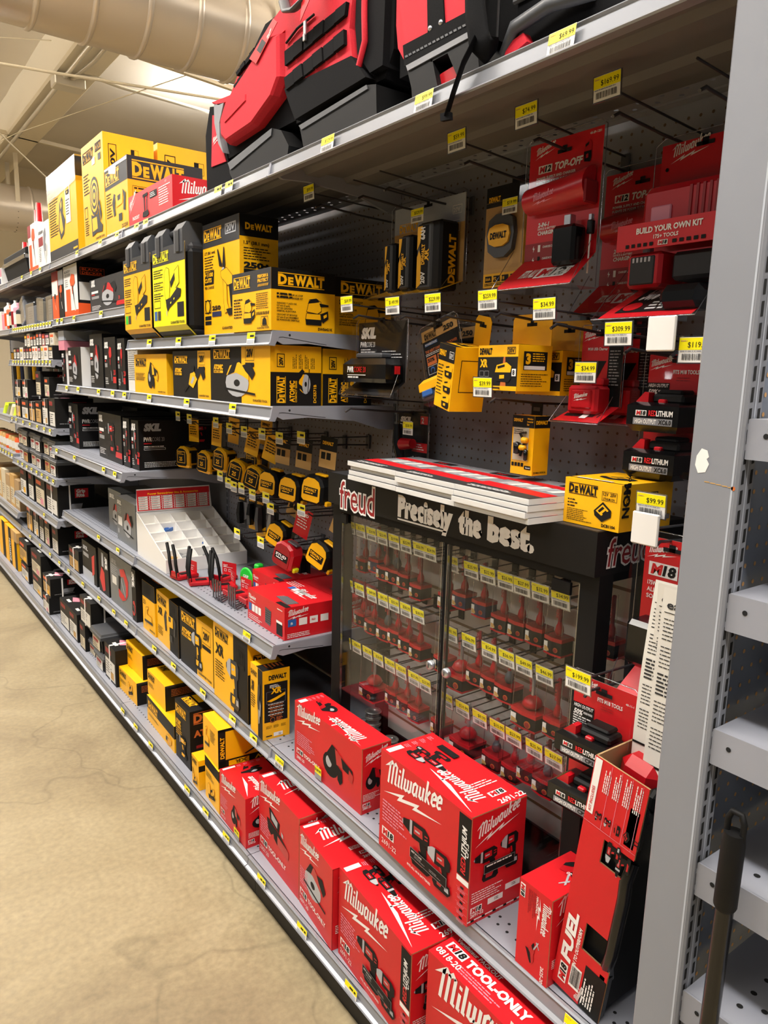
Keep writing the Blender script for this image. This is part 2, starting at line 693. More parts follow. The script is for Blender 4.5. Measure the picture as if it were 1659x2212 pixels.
# perforated strut rails
def strut(name, a, c, label):
    b = MB()
    A, Cc = Vector(a), Vector(c)
    d = (Cc - A).normalized()
    L = (Cc - A).length
    n = d.cross(Vector((0, 0, 1)))
    w = 0.045
    for s in (-1, 1):
        p = A + n * w * 0.5 * s
        q = p + d * L
        b.face([tuple(p), tuple(q), tuple(q + Vector((0, 0, w))), tuple(p + Vector((0, 0, w)))], 'beam')
    b.face([tuple(A - n * w / 2), tuple(A + n * w / 2), tuple(Cc + n * w / 2), tuple(Cc - n * w / 2)], 'beam')
    b.face([tuple(A - n * w / 2 + Vector((0, 0, w))), tuple(Cc - n * w / 2 + Vector((0, 0, w))), tuple(Cc + n * w / 2 + Vector((0, 0, w))), tuple(A + n * w / 2 + Vector((0, 0, w)))], 'beam')
    k = 0.05
    while k < L - 0.05:
        p = A + d * k - n * (w / 2 + 0.0006) + Vector((0, 0, 0.008))
        b.face([tuple(p), tuple(p + d * 0.03), tuple(p + d * 0.03 + Vector((0, 0, 0.016))), tuple(p + Vector((0, 0, 0.016)))], 'hole')
        k += 0.11
    tag(b.build(name), label, 'rail')


strut('strut_rail', (-1.4, 4.28, 4.0), (2.4, 4.92, 4.0), 'cream perforated strut rail below the near round duct')
strut('strut_rail', (-0.6, 9.25, 4.5), (3.4, 10.05, 4.5), 'cream perforated strut rail crossing the beam farther down the store')


def duct(name, y, z, x0, x1, r, label, step):
    root = thing(name, label, 'duct', (0, y, z))
    b = MB()
    b.lathe((0, 0, 0), [(r, x0), (r, x1)], 'duct', 40, 'x')
    b.build('duct_pipe', root)
    x = x0 + step / 2
    while x < x1:
        b = MB()
        b.lathe((0, 0, 0), [(r, x - 0.018), (r + 0.012, x - 0.008), (r + 0.012, x + 0.008), (r, x + 0.018)], 'duct', 40, 'x')
        b.build('seam_ring', root)
        x += step
    return root


d1 = duct('round_duct', 3.25, 3.78, -2.6, 5.6, 0.30, 'big round metal duct crossing above the aisle at the top', 0.31)
d2 = duct('round_duct', 10.65, 3.80, -2.6, 5.6, 0.32, 'round metal duct hanging farther away above the end wall', 0.5)
for (dr, xs) in ((d1, (1.18,)), (d2, (0.95,))):
    for x in xs:
        b = MB()
        r = 0.316
        pr = []
        for i in range(25):
            a = math.pi + math.pi * i / 24
            pr.append((r * math.cos(a), r * math.sin(a)))
        pts = [(-r * 1.0, 1.15)] + pr + [(r * 1.0, 1.15)]
        for i in range(len(pts) - 1):
            (ya, za), (yb, zb) = pts[i], pts[i + 1]
            b.face([(x - 0.03, ya, za), (x + 0.03, ya, za), (x + 0.03, yb, zb), (x - 0.03, yb, zb)], 'beam')
        k = 0
        for i in range(1, len(pts) - 1, 2):
            ya, za = pts[i]
            ny_, nz_ = ya / r, za / r
            b.lathe((x, ya + ny_ * 0.003, za + nz_ * 0.003), [(0.0001, 0), (0.009, 0.0)], 'hole', 8, 'y')
        b.build('hanger_strap', dr)

# conduit, junction box, wires
root = thing('conduit_run', 'pale conduit pipes and junction box along the roof beam', 'conduit', (0, 0, 0))
b = MB()
b.tube([(0.78, 3.0, 4.44), (0.78, 13.0, 4.44)], 0.022, 'conduit', 8)
b.build('pipe', root)
b = MB()
b.tube([(0.92, 3.0, 4.46), (0.92, 6.2, 4.46), (0.86, 6.75, 4.44)], 0.02, 'conduit', 8)
b.build('pipe', root)
b = MB()
b.tube([(0.84, 6.75, 4.44), (0.90, 6.55, 4.42), (1.02, 6.52, 4.42), (1.3, 6.6, 4.42), (4.2, 6.9, 4.42)], 0.02, 'conduit', 8)
b.build('pipe', root)
b = MB()
b.box(0.68, 0.98, 6.75, 6.95, 4.36, 4.46, 'conduit', bevel=0.01)
b.build('junction_box', root)


def cable(label, pts, r=0.008, name='hanging_wire', mt='beam'):
    b = MB()
    b.tube(pts, r, mt, 5)
    tag(b.build(name), label, 'wire')


cable('pale rope strung level across the aisle below the ceiling', [(-2.5, 5.6, 3.86), (0.2, 5.0, 3.85), (2.6, 4.6, 3.92)], 0.012, 'rope')
cable('thin wire slanting from the near rail down to the far duct', [(1.55, 5.0, 4.2), (0.65, 8.6, 4.3), (0.05, 11.2, 4.25)], 0.005)
cable('thin brace wire sloping down behind the tall yellow cartons', [(-0.35, 6.3, 4.0), (0.9, 8.1, 3.7), (1.6, 9.1, 3.35)], 0.008)
cable('thin curved cord under the ceiling left of the junction box', [(-1.2, 7.4, 4.85), (-0.2, 7.2, 4.72), (0.7, 6.9, 4.80)], 0.006)

# ------------------------------------------------------------------ the shelving run
L = 1.2192
NSEC = 6
Y0 = -L
ZT = 2.16   # top of the uprights


def disc(b, x, y, z, r, mt, seg=8):
    b.face([(x + r * math.cos(2 * math.pi * i / seg), y + r * math.sin(2 * math.pi * i / seg), z) for i in range(seg)], mt)


def vdisc(b, x, y, z, r, mt, seg=7):
    b.face([(x, y - r * math.cos(2 * math.pi * i / seg), z + r * math.sin(2 * math.pi * i / seg)) for i in range(seg)], mt)


SECN = ['nearest bay', 'second bay', 'third bay', 'fourth bay', 'fifth bay', 'sixth bay']
for s in range(NSEC):
    y0 = Y0 + s * L
    b = MB()
    b.box(0.0, 0.012, y0 + 0.012, y0 + L - 0.012, 0.14, ZT - 0.02, 'peg')
    lo = 0.16 if s < 3 else 1.0
    n = int((ZT - 0.06 - lo) / 0.0254)
    if s < 4:
        for k in range(48):
            for j in range(n):
                z = 1.4576 - 0.0254 * 52 + 0.0254 * j
                if z < lo or z > ZT - 0.05:
                    continue
                if s >= 1 and (z < 0.8 or (s > 1 and z < 1.6)):
                    continue
                yy = y0 + L - 0.0105 - 0.0254 * k - 0.002
                if yy < y0 + 0.02:
                    continue
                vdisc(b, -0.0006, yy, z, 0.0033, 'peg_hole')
    tag(b.build('pegboard_panel'), 'grey perforated back panel of the %s of the long shelving' % SECN[s], 'back panel')
    b = MB()
    b.box(-0.478, -0.466, y0 + 0.001, y0 + L - 0.001, 0, 0.10, 'kick')
    tag(b.build('kick_plate'), 'black kick plate at the floor under the %s of the long shelving' % SECN[s], 'kick plate')
for s in range(NSEC + 1):
    y = Y0 + s * L
    b = MB()
    b.box(-0.004, 0.05, y - 0.0115, y + 0.0115, 0, ZT, 'post')
    z = 0.2
    while z < ZT - 0.05:
        b.face([(-0.0046, y - 0.006, z), (-0.0046, y - 0.002, z), (-0.0046, y - 0.002, z + 0.022), (-0.0046, y - 0.006, z + 0.022)], 'hole')
        b.face([(-0.0046, y + 0.002, z), (-0.0046, y + 0.006, z), (-0.0046, y + 0.006, z + 0.022), (-0.0046, y + 0.002, z + 0.022)], 'hole')
        z += 0.03175
    lab = 'slotted grey upright at the near end of the long shelving' if s == 0 else 'slotted grey upright between the %s and the next bay away' % SECN[s - 1]
    tag(b.build('slotted_upright'), lab, 'upright')


def shelf(sec, z, d, label, base=False, holes_back=False, rows=3, y_in=0.0):
    """one steel shelf: board, front price rail, two brackets"""
    y0 = Y0 + sec * L + 0.0015 + y_in
    W_ = L - 0.003 - y_in
    root = thing('store_shelf', label, 'shelf', (0, y0, z))
    t = 0.004
    b = MB()
    if holes_back:
        xa, xb = -0.085, -0.035
        b.box(-d + 0.006, xa, 0, W_, -t, 0, 'shelf')
        b.box(xb, -0.012, 0, W_, -t, 0, 'shelf')
        # strip with two staggered rows of real holes
        cw = W_ / 24
        hw = (xb - xa) / 2
        for r in range(2):
            for i in range(25):
                ya = (i - (0.5 if r else 0)) * cw
                yb = ya + cw
                xa_, xb_ = xa + r * hw, xa + (r + 1) * hw
                ya, yb = max(0, ya), min(W_, yb)
                if yb - ya < 0.004:
                    continue
                cx, cy = (xa_ + xb_) / 2, (ya + yb) / 2
                rr = 0.0052
                if yb - ya < cw * 0.9:
                    b.face([(xa_, ya, 0), (xb_, ya, 0), (xb_, yb, 0), (xa_, yb, 0)], 'shelf')
                    continue
                O = [(xa_, ya), (cx, ya), (xb_, ya), (xb_, cy), (xb_, yb), (cx, yb), (xa_, yb), (xa_, cy)]
                H = [(cx + rr * math.cos(a), cy + rr * math.sin(a)) for a in [math.radians(225 + 45 * q) for q in range(8)]]
                for q in range(8):
                    p = (q + 1) % 8
                    b.face([(O[q][0], O[q][1], 0), (O[p][0], O[p][1], 0), (H[p][0], H[p][1], 0), (H[q][0], H[q][1], 0)], 'shelf')
    else:
        b.box(-d + 0.006, -0.012, 0, W_, -t, 0, 'shelf')
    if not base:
        b.face([(-d + 0.006, 0, -t - .0003), (-d + 0.006, W_, -t - .0003), (-0.09, W_, -t - .0003), (-0.09, 0, -t - .0003)], 'shelf_under_shade')
    # stiffening channels underneath
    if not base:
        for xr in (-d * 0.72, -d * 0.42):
            b.prism([(xr - 0.03, -t), (xr - 0.02, -t - 0.012), (xr + 0.02, -t - 0.012), (xr + 0.03, -t)], 'y', 0.006, W_ - 0.006, 'shelf_under_shade')
        b.box(-d + 0.008, -d + 0.02, 0.004, W_ - 0.004, -0.03, -t, 'shelf_under_shade')
    n = int(W_ / 0.0254)
    for r in range(rows):
        for k in range(n):
            yy = 0.02 + 0.0254 * k + (0.0127 if r % 2 else 0)
            if yy < W_ - 0.01:
                disc(b, -d + 0.042 + r * 0.019, yy, 0.0005, 0.0034, 'hole')
    b.build('shelf_board', root)
    b = MB()
    h = 0.037 if not base else 0.034
    prof = [(-d, 0.0), (-d + 0.008, 0.0), (-d + 0.008, -h - 0.003), (-d - 0.011, -h - 0.003), (-d - 0.013, -h), (-d - 0.011, -h + 0.003), (-d - 0.003, -h + 0.006), (-d + 0.0005, -0.006), (-d - 0.003, -0.003)]
    b.prism(prof, 'y', 0.0, W_, 'rail')
    b.build('price_rail', root)
    b = MB()
    b.face([(-d - 0.0062, 0.012, -h + 0.004), (-d - 0.0062, W_ - 0.012, -h + 0.004), (-d - 0.0028, W_ - 0.012, -0.004), (-d - 0.0028, 0.012, -0.004)][::-1], 'clear_edge')
    if not base:
        br = [(-d - 0.002, -0.002), (-0.006, -0.002), (-0.006, -0.072), (-0.06, -0.068), (-d * 0.36, -0.043), (-d * 0.74, -0.031), (-d + 0.03, -0.036), (-d + 0.012, -0.028), (-d + 0.005, -0.041), (-d - 0.010, -0.040)]
        for yy in (0.0, W_ - 0.003):
            b = MB()
            b.prism(br, 'y', yy - 0.0012, yy + 0.003, 'shelf')
            e = -0.0016 if yy == 0 else 0.0034
            for (hx, hz, hr) in ((-d + 0.05, -0.011, 0.0034),):
                b.face([(hx + hr * math.cos(2 * math.pi * i / 10), yy + e, hz + hr * math.sin(2 * math.pi * i / 10)) for i in range(10)], 'hole')
            pts = [(-d + 0.016, -0.024), (-d + 0.018, -0.017), (-d + 0.03, -0.016), (-d * 0.73, -0.0255), (-d * 0.6, -0.031)]
            for i in range(len(pts) - 1):
                b.face([(pts[i][0], yy + e, pts[i][1]), (pts[i + 1][0], yy + e, pts[i + 1][1]), (pts[i + 1][0], yy + e, pts[i + 1][1] - 0.0014), (pts[i][0], yy + e, pts[i][1] - 0.0014)], 'hole')
            b.build('bracket', root)
    return root


for s in range(NSEC):
    shelf(s, 0.138, 0.50, 'grey bottom deck shelf of the %s, just above the floor' % SECN[s], base=True, rows=1)
    shelf(s, 0.464, 0.424, 'grey second-lowest shelf of the %s' % SECN[s], rows=2)
    shelf(s, 2.069, 0.4204, 'topmost grey shelf of the %s' % SECN[s], holes_back=(s < 2), rows=0)
shelf(1, 0.772, 0.4147, 'waist-high grey shelf holding the bit bin and red nail cartons')
shelf(1, 1.453, 0.4154, 'grey shelf under the row of saw and grinder cartons')
shelf(1, 1.654, 0.4154, 'grey shelf under the sander cartons and nailer cases')
shelf(2, 0.772, 0.4204, 'grey shelf under the grey circular saw carton')
shelf(2, 1.127, 0.458, 'grey shelf under the three black drill kit cartons')
shelf(2, 1.453, 0.4154, 'grey shelf under the upright black and white saw cartons')
shelf(2, 1.787, 0.4154, 'grey shelf under the orange trimmer cartons')
D_D = ((1.782, .4154, 'grey shelf under the clear fan packs in the fourth bay'), (1.58, .43, 'short grey shelf with a row of yellow tags in the fourth bay'), (1.215, .445, 'grey shelf under strapped nail boxes in the fourth bay'), (0.94, .445, 'grey shelf under the black lidded nail tubs'), (0.71, .45, 'grey shelf under tall black nail cartons in the fourth bay'))
for (z, d, la) in D_D:
    shelf(3, z, d, la)
for (z, d, la) in ((1.78, .4154, 'grey second-highest shelf of the fifth bay'), (1.205, .44, 'grey chest-high shelf of the fifth bay'), (0.96, .44, 'grey shelf of small amber tubs in the fifth bay'), (0.555, .44, 'grey shelf under brown cartons in the fifth bay')):
    shelf(4, z, d, la)
# ------------------------------------------------------------------ printed pictures of tools (unit square, drawn flat on cartons)
def _ell(cx, cy, rx, ry, n=16, a0=0, a1=360):
    return [(cx + rx * math.cos(math.radians(a0 + (a1 - a0) * i / n)), cy + ry * math.sin(math.radians(a0 + (a1 - a0) * i / n))) for i in range(n + (0 if a1 - a0 == 360 else 1))]


PIC = {
    'drill': [('C', [(0, .78), (.06, .73), (.06, .84)]), ('B', [(.05, .71), (.28, .64), (.28, .93), (.05, .86)]), ('C', [(.28, .62), (.36, .62), (.36, .95), (.28, .95)]),
              ('B', [(.36, .58), (.78, .6), (.92, .68), (.92, .9), (.78, 1), (.36, .97)]), ('A', [(.42, .7), (.72, .72), (.7, .9), (.42, .88)]), ('C', [(.46, .77), (.62, .78), (.62, .82), (.46, .81)]),
              ('A', [(.78, .75), (.88, .77), (.88, .8), (.78, .78)]), ('A', [(.78, .83), (.88, .84), (.88, .87), (.78, .86)]), ('B', [(.56, .6), (.84, .62), (.88, .24), (.64, .24)]), ('A', [(.55, .6), (.62, .6), (.67, .42), (.61, .42)]),
              ('B', [(.4, .27), (.96, .27), (1, .08), (.9, 0), (.42, 0), (.36, .1)]), ('A', [(.5, .22), (.8, .22), (.74, .1), (.5, .1)])],
    'impact': [('B', [(.04, .74), (.1, .7), (.1, .86), (.04, .83)]), ('C', [(.1, .68), (.36, .58), (.38, .98), (.26, .96), (.1, .86)]),
               ('B', [(.36, .57), (.78, .58), (.94, .68), (.94, .9), (.8, 1), (.38, .98)]), ('A', [(.44, .68), (.74, .7), (.72, .9), (.44, .9)]), ('C', [(.48, .77), (.64, .78), (.64, .82), (.48, .81)]),
               ('B', [(.56, .6), (.84, .6), (.86, .26), (.62, .26)]), ('A', [(.55, .6), (.63, .6), (.68, .42), (.6, .42)]),
               ('B', [(.36, .28), (.96, .28), (1, .1), (.9, 0), (.4, 0), (.32, .1)]), ('A', [(.5, .24), (.7, .24), (.64, .1), (.5, .1)]), ('C', [(.78, .22), (.92, .22), (.94, .1), (.78, .1)])],
    'grinder': [('B', _ell(.26, .36, .26, .34)), ('C', _ell(.2, .42, .1, .16)), ('B', [(.12, .62), (.3, .98), (.46, .92), (.5, .5), (.3, .4)]), ('A', [(.4, .92), (.62, .82), (.72, .52), (.46, .5)]),
                ('B', [(.6, .8), (.96, .66), (.98, .46), (.66, .52)]), ('A', [(.86, .64), (1, .52), (.96, .3), (.84, .34)]), ('B', [(.5, .5), (.64, .42), (.66, .12), (.58, 0), (.5, .1)])],
    'sander': [('A', [(.2, .55), (.3, .95), (.55, 1), (.72, .9), (.74, .6), (.6, .5)]), ('B', [(.24, .82), (.34, .96), (.56, .99), (.68, .9), (.5, .86)]), ('B', [(.66, .86), (1, .82), (1, .76), (.7, .74)]),
               ('B', _ell(.46, .28, .3, .1)), ('A', [(.2, .5), (.7, .5), (.76, .3), (.16, .3)]), ('B', [(.16, .3), (.76, .3), (.74, .12), (.18, .12)]), ('B', [(.7, .5), (.98, .62), (1, .36), (.8, .2), (.72, .3)]), ('A', [(.8, .46), (.94, .54), (.95, .42), (.82, .34)])],
    'circ': [('C', _ell(.42, .4, .38, .4)), ('B', _ell(.42, .4, .1, .1)), ('A', [(.08, .62), (.2, .88), (.5, .98), (.78, .78), (.8, .5), (.6, .62), (.4, .7)]), ('B', [(.1, .6), (.3, .98), (.44, .98), (.34, .7)]),
             ('B', [(.6, .9), (.86, .98), (1, .7), (.9, .5), (.82, .62), (.7, .74)]), ('B', [(.0, .26), (1, .14), (1, .08), (0, .2)])],
    'recip': [('B', [(0, .1), (.05, .04), (.36, .38), (.3, .44)]), ('A', [(.26, .34), (.46, .22), (.66, .56), (.5, .78), (.34, .7)]), ('B', [(.3, .7), (.4, .98), (.52, .98), (.5, .76)]),
              ('B', [(.56, .66), (.7, .9), (.96, .96), (1, .6), (.9, .5), (.8, .74), (.66, .5)]), ('C', [(.34, .4), (.42, .34), (.54, .56), (.46, .62)])],
    'hack': [('C', [(.74, .92), (.8, .98), (1, .76), (.98, .72)]), ('C', [(.56, .6), (.62, .56), (.96, .98), (.9, 1)]), ('A', [(.2, .5), (.44, .66), (.66, .6), (.7, .5), (.5, .36), (.24, .36)]), ('B', [(.44, .7), (.58, .86), (.66, .82), (.56, .56)]),
             ('B', [(0, .5), (.12, .36), (.3, .1), (.4, .0), (.5, .04), (.36, .4), (.2, .5)]), ('A', [(.4, .4), (.62, .44), (.66, .14), (.5, .04)])],
    'nailer': [('A', [(.02, .6), (.06, .9), (.16, 1), (.3, .96), (.34, .6), (.3, .3), (.1, .26)]), ('B', [(.36, .66), (.6, .84), (.6, .7), (.4, .52)]), ('A', [(.6, .88), (.82, .98), (.84, .6), (.66, .5)]),
               ('B', [(.1, .28), (.3, .28), (.74, .5), (.94, .46), (.9, .3), (.3, .08), (.2, 0), (.14, .1)]), ('B', [(.7, .5), (.8, .5), (.84, .3), (.74, .3)]), ('A', [(.34, .2), (.42, .23), (.42, .18), (.36, .15)]), ('A', [(.52, .28), (.6, .31), (.6, .26), (.54, .23)]), ('C', [(.14, .02), (.18, .02), (.17, -.1), (.15, -.1)])],
    'pruner': [('B', [(.1, .74), (0, .98), (.04, 1), (.22, .8), (.3, .72)]), ('B', [(.28, .76), (.34, 1), (.38, 1), (.44, .74), (.36, .66)]), ('C', _ell(.32, .68, .07, .035)), ('A', [(.18, .66), (.5, .7), (.84, .56), (.86, .46), (.56, .44), (.36, .5), (.2, .58)]),
               ('A', [(.3, .54), (.5, .46), (.52, .2), (.64, .08), (.4, .04), (.34, .2)]), ('B', [(.46, .1), (.96, .12), (.98, .02), (.6, 0)]), ('B', [(.62, .44), (.86, .46), (.88, .12), (.72, .12)])],
    'fan': [('B', _ell(.42, .66, .34, .32)), ('A', _ell(.42, .66, .29, .27)), ('B', _ell(.42, .66, .24, .22)), ('A', _ell(.42, .66, .19, .17)), ('B', _ell(.42, .66, .13, .12)), ('A', _ell(.42, .66, .07, .06)),
            ('B', [(.14, .38), (.3, .34), (.6, .34), (.72, .44), (.8, .2), (.98, .12), (.92, .02), (.5, .04), (.16, .0)]), ('A', [(.2, .3), (.56, .3), (.6, .1), (.22, .08)]), ('B', [(.74, .5), (.82, .56), (.94, .3), (.86, .2)])],
    'light': [('B', [(.1, .98), (.16, 1), (.6, .82), (.56, .52), (.16, .64)]), ('C', [(.2, .92), (.5, .8), (.48, .6), (.22, .7)]), ('B', [(.0, .62), (.14, .64), (.2, .2), (.06, .3)]), ('B', [(.14, .6), (.6, .5), (.98, .3), (.5, .4), (.3, .3), (.2, .2)]),
              ('A', [(.48, .4), (1, .28), (.98, 0), (.5, .12)]), ('B', [(.3, .44), (.5, .4), (.5, .1), (.34, .2)]), ('C', [(.68, .66), (.76, .62), (.76, .5), (.68, .52)])],
    'pump': [('B', [(.3, .86), (.6, 1), (.7, .92), (.66, .6), (.9, .42), (.7, .1), (.3, .0), (.1, .3)]), ('A', [(.2, .3), (.4, .12), (.64, .2), (.5, .5), (.4, .7), (.3, .62)]), ('A', [(.4, .86), (.56, .92), (.56, .78), (.42, .72)])],
    'infl': [('B', [(0, .7), (.14, .96), (.26, .9), (.2, .5), (.24, .3), (.1, .26)]), ('A', [(.24, .86), (.76, .88), (.76, .56), (.3, .5)]), ('B', [(.4, .84), (.62, .86), (.6, .7), (.42, .68)]), ('B', [(.78, .96), (1, .8), (.94, .3), (.8, .34), (.84, .7)]), ('B', [(.46, .28), (.7, .28), (.7, .06), (.46, .06)])],
    'trim': [('A', [(.2, .82), (.4, 1), (.75, .96), (.8, .74), (.6, .66), (.3, .68)]), ('B', [(.46, .7), (.54, .7), (.7, .1), (.66, .08)]), ('A', [(.4, .64), (.5, .66), (.52, .46), (.46, .46)]), ('C', [(.56, .3), (.62, .3), (.8, .0), (.7, .0)])],
    'vac': [('B', [(.3, .9), (.6, 1), (.66, .8), (.5, .6), (.7, .5), (.62, .2), (.4, .1), (.2, .5)]), ('C', [(.4, .36), (.6, .34), (.56, .04), (.44, .0)]), ('C', [(.66, .6), (.8, .5), (.72, .2), (.64, .24)])],
    'bucket': [('B', [(.16, .98), (.84, 1), (.84, .88), (.16, .86)]), ('B', [(.3, .88), (.42, .88), (.44, .24), (.34, .24)]), ('B', [(.7, .88), (.78, .88), (.72, .24), (.64, .24)]), ('B', [(.16, .24), (.86, .26), (.98, .08), (.7, 0), (.1, .04)])],
    'charger': [('B', [(0, .5), (.5, .98), (1, .62), (1, .3), (.5, 0), (.06, .26)]), ('A', [(.12, .5), (.5, .86), (.86, .6), (.46, .3)]), ('B', [(.24, .52), (.5, .76), (.62, .68), (.34, .44)]), ('B', [(.5, .42), (.7, .6), (.78, .54), (.56, .36)])],
    'battery': [('A', [(0, .5), (.1, .86), (.7, 1), (1, .8), (.96, .5)]), ('B', [(.0, .5), (.96, .5), (1, .2), (.86, .0), (.1, .06)]), ('B', [(.14, .8), (.6, .9), (.6, .78), (.18, .68)]), ('A', [(.3, .36), (.6, .38), (.6, .2), (.3, .18)])],
    'band': [('A', [(.2, .9), (.6, 1), (.95, .7), (.9, .3), (.7, .1), (.75, .5), (.55, .75), (.3, .7)]), ('B', [(.1, .7), (.3, .7), (.2, .3), (.05, .2)]), ('A', [(.06, .3), (.5, .2), (.7, .1), (.4, 0), (.1, .06)]), ('C', [(.3, .66), (.36, .66), (.7, .2), (.66, .16)])],
    'jig': [('A', [(.1, .5), (.2, .9), (.5, 1), (.5, .86), (.36, .8), (.34, .6), (.9, .56), (.9, .3), (.1, .26)]), ('B', [(0, .26), (1, .3), (1, .18), (0, .14)]), ('C', [(.12, .14), (.18, .14), (.16, -.1), (.14, -.1)])],
}
PAL = {'mil': dict(A='red_plastic', B='black_matte', C='silver_print'), 'dew': dict(A='yellow', B='ink', C='silver_print'), 'skil': dict(A='red', B='black_matte', C='silver_print'), 'bd': dict(A='orange', B='ink', C='white_dull'),
       'yb': dict(A='yellow', B='charcoal', C='silver_print'), 'grey': dict(A='charcoal', B='grey_mid', C='white_dull'), 'neon': dict(A='yellow_neon', B='ink', C='silver_print')}


def ptool(mb, fr, kind, x, y, w, h, pal, flip=False, k=2, out=None, ow=None):
    P = PAL[pal]
    for i, (c, pts) in enumerate(PIC[kind]):
        q = [(x + (1 - p[0] if flip else p[0]) * w, y + p[1] * h) for p in pts]
        if flip:
            q = q[::-1]
        ppoly(mb, fr, q, P[c], k + 0.25 * i)
        if out and c == 'A':
            t = ow or min(w, h) * 0.02
            pstroke(mb, fr, q + [q[0]], t, out, k + 0.25 * i + 0.1)


# ------------------------------------------------------------------ cartons
CARTONS = {}


def carton(name, label, cat, group, loc, D, Lb, H, base, front=None, side=None, top=None, rz=0.0, cf=None, cs=None, ct=None, rot=None, edge=None, far=None, lift=0.0004, scuff=0):
    """a printed carton: local x goes into the shelf, y away along the aisle, z up; origin at its near front foot"""
    b = MB()
    e = 0.0012
    cf, cs, ct = cf or base, cs or base, ct or base
    b.face([(0, Lb, 0), (0, 0, 0), (0, 0, H), (0, Lb, H)], cf)
    b.face([(0, 0, 0), (D, 0, 0), (D, 0, H), (0, 0, H)], cs)
    b.face([(D, 0, 0), (D, Lb, 0), (D, Lb, H), (D, 0, H)], base)
    b.face([(D, Lb, 0), (0, Lb, 0), (0, Lb, H), (D, Lb, H)], cs)
    b.face([(0, Lb, H), (0, 0, H), (D, 0, H), (D, Lb, H)], ct)
    b.face([(0, 0, 0), (0, Lb, 0), (D, Lb, 0), (D, 0, 0)], base)
    Ff = Fr((0, Lb, 0), (0, -1, 0), (0, 0, 1), lift=lift)
    Fs = Fr((0, 0, 0), (1, 0, 0), (0, 0, 1), lift=lift)
    Ft = Fr((0, Lb, H), (0, -1, 0), (1, 0, 0), lift=lift)
    if edge:
        # flap edges of bare board showing at the opening
        prect(b, Fs, 0.0, H - 0.0022, D, 0.0022, edge, 1)
        prect(b, Fs, 0.0, 0.0, 0.0016, H, edge, 1)
    if front:
        front(b, Ff, Lb, H)
    if side:
        side(b, Fs, D, H)
    if top:
        top(b, Ft, Lb, D)
    o = b.build(name)
    o.location = loc
    o.rotation_euler = rot or (0, 0, math.radians(rz))
    tag(o, label, cat, group)
    return o


# ---- red cartons
def m_front(tool, pal='mil', m18=None, txt=True, tx=.4, ty=.08, tw=.5, th=.5, rl=False, lx=.04, ly=.72, lw=.62, foot=None, sticker=None, drills=False, lh=1.0):
    def f(b, F, w, h):
        u = min(w, h)
        pmil(b, F, w * lx + w * .05, h * ly, w * lw, hs=lh, rise=0.16)
        if drills:
            ptool(b, F, 'drill', w * .28, h * .13, w * .34, h * .43, 'mil')
            ptool(b, F, 'impact', w * .56, h * .12, w * .28, h * .36, 'mil', k=6)
            prect(b, F, w * .40, h * .19, w * .40, h * .10, 'ink', 10)
            pframe(b, F, w * .40, h * .19, w * .40, h * .10, u * .004, 'print_grey', 11)
            ptext(b, F, 'BEST IN CLASS', w * .42, h * .253, h * .016, 'white', k=12)
            plines(b, F, w * .45, h * .232, w * .12, 2, h * .014, h * .006, 'print_grey', 12)
            plines(b, F, w * .62, h * .232, w * .12, 2, h * .014, h * .006, 'print_grey', 12)
            ptext(b, F, 'FITS ALL M18 BATTERIES', w * .36, h * .07, h * .022, 'white', k=3)
        elif tool:
            ptool(b, F, tool, w * tx, h * ty, w * tw, h * th, pal)
        if txt:
            plines(b, F, w * .04, h * .50, w * .30, 7, h * .033, h * .015, 'pink', 2, seed=int(w * 999))
        if m18:
            ww = pm18(b, F, w * .04, h * .15, h * .085)
            if foot:
                ptext(b, F, foot, w * .04 + ww + h * .03, h * .165, h * .055, 'white', bold=.03, k=3)
            ptext(b, F, m18, w * .04, h * .06, h * .05, 'white', bold=.0, k=3)
        if rl:
            prect(b, F, w * .885, h * .42, w * .115, h * .56, 'ink', 2)
            g = F.sub(w * .965, h * .45, math.pi / 2)
            a = ptext(b, g, 'RED', 0, 0, w * .042, 'red', k=4, bold=.03, slant=.2, maxw=h * .16)
            ptext(b, g, 'LITHIUM', a + h * .005, 0, w * .042, 'white', k=4, bold=.03, slant=.2, maxw=h * .27)
            ptext(b, F.sub(w * .995, h * .62, math.pi / 2), 'CP1.5', 0, w * .006, w * .028, 'white', k=4, bold=.03, slant=.2, maxw=h * .14)
            prect(b, F, w * .885, h * .36, w * .115, h * .05, 'white', 2)
            for i in range(5):
                prect(b, F, w * .885, h * (.30 - .07 * i), w * .115, h * .002, 'pink', 2)
                plines(b, F, w * .90, h * (.285 - .07 * i), w * .08, 2, h * .014, h * .006, 'pink', 2, seed=i)
                prect(b, F, w * .925, h * (.305 - .07 * i), w * .03, h * .022, 'ink', 2)
        if sticker:
            prect(b, F, w * sticker[0], h * sticker[1], w * sticker[2], h * sticker[3], 'yellow_tag', 14)
            prect(b, F, w * sticker[0], h * sticker[1], w * sticker[2], h * sticker[3] * .42, 'print_grey', 15)
            ptext(b, F, sticker[4], w * (sticker[0] + sticker[2] * .5), h * (sticker[1] + sticker[3] * .62), h * sticker[3] * .22, 'ink', al='C', k=16, maxw=w * sticker[2] * .9)
    return f


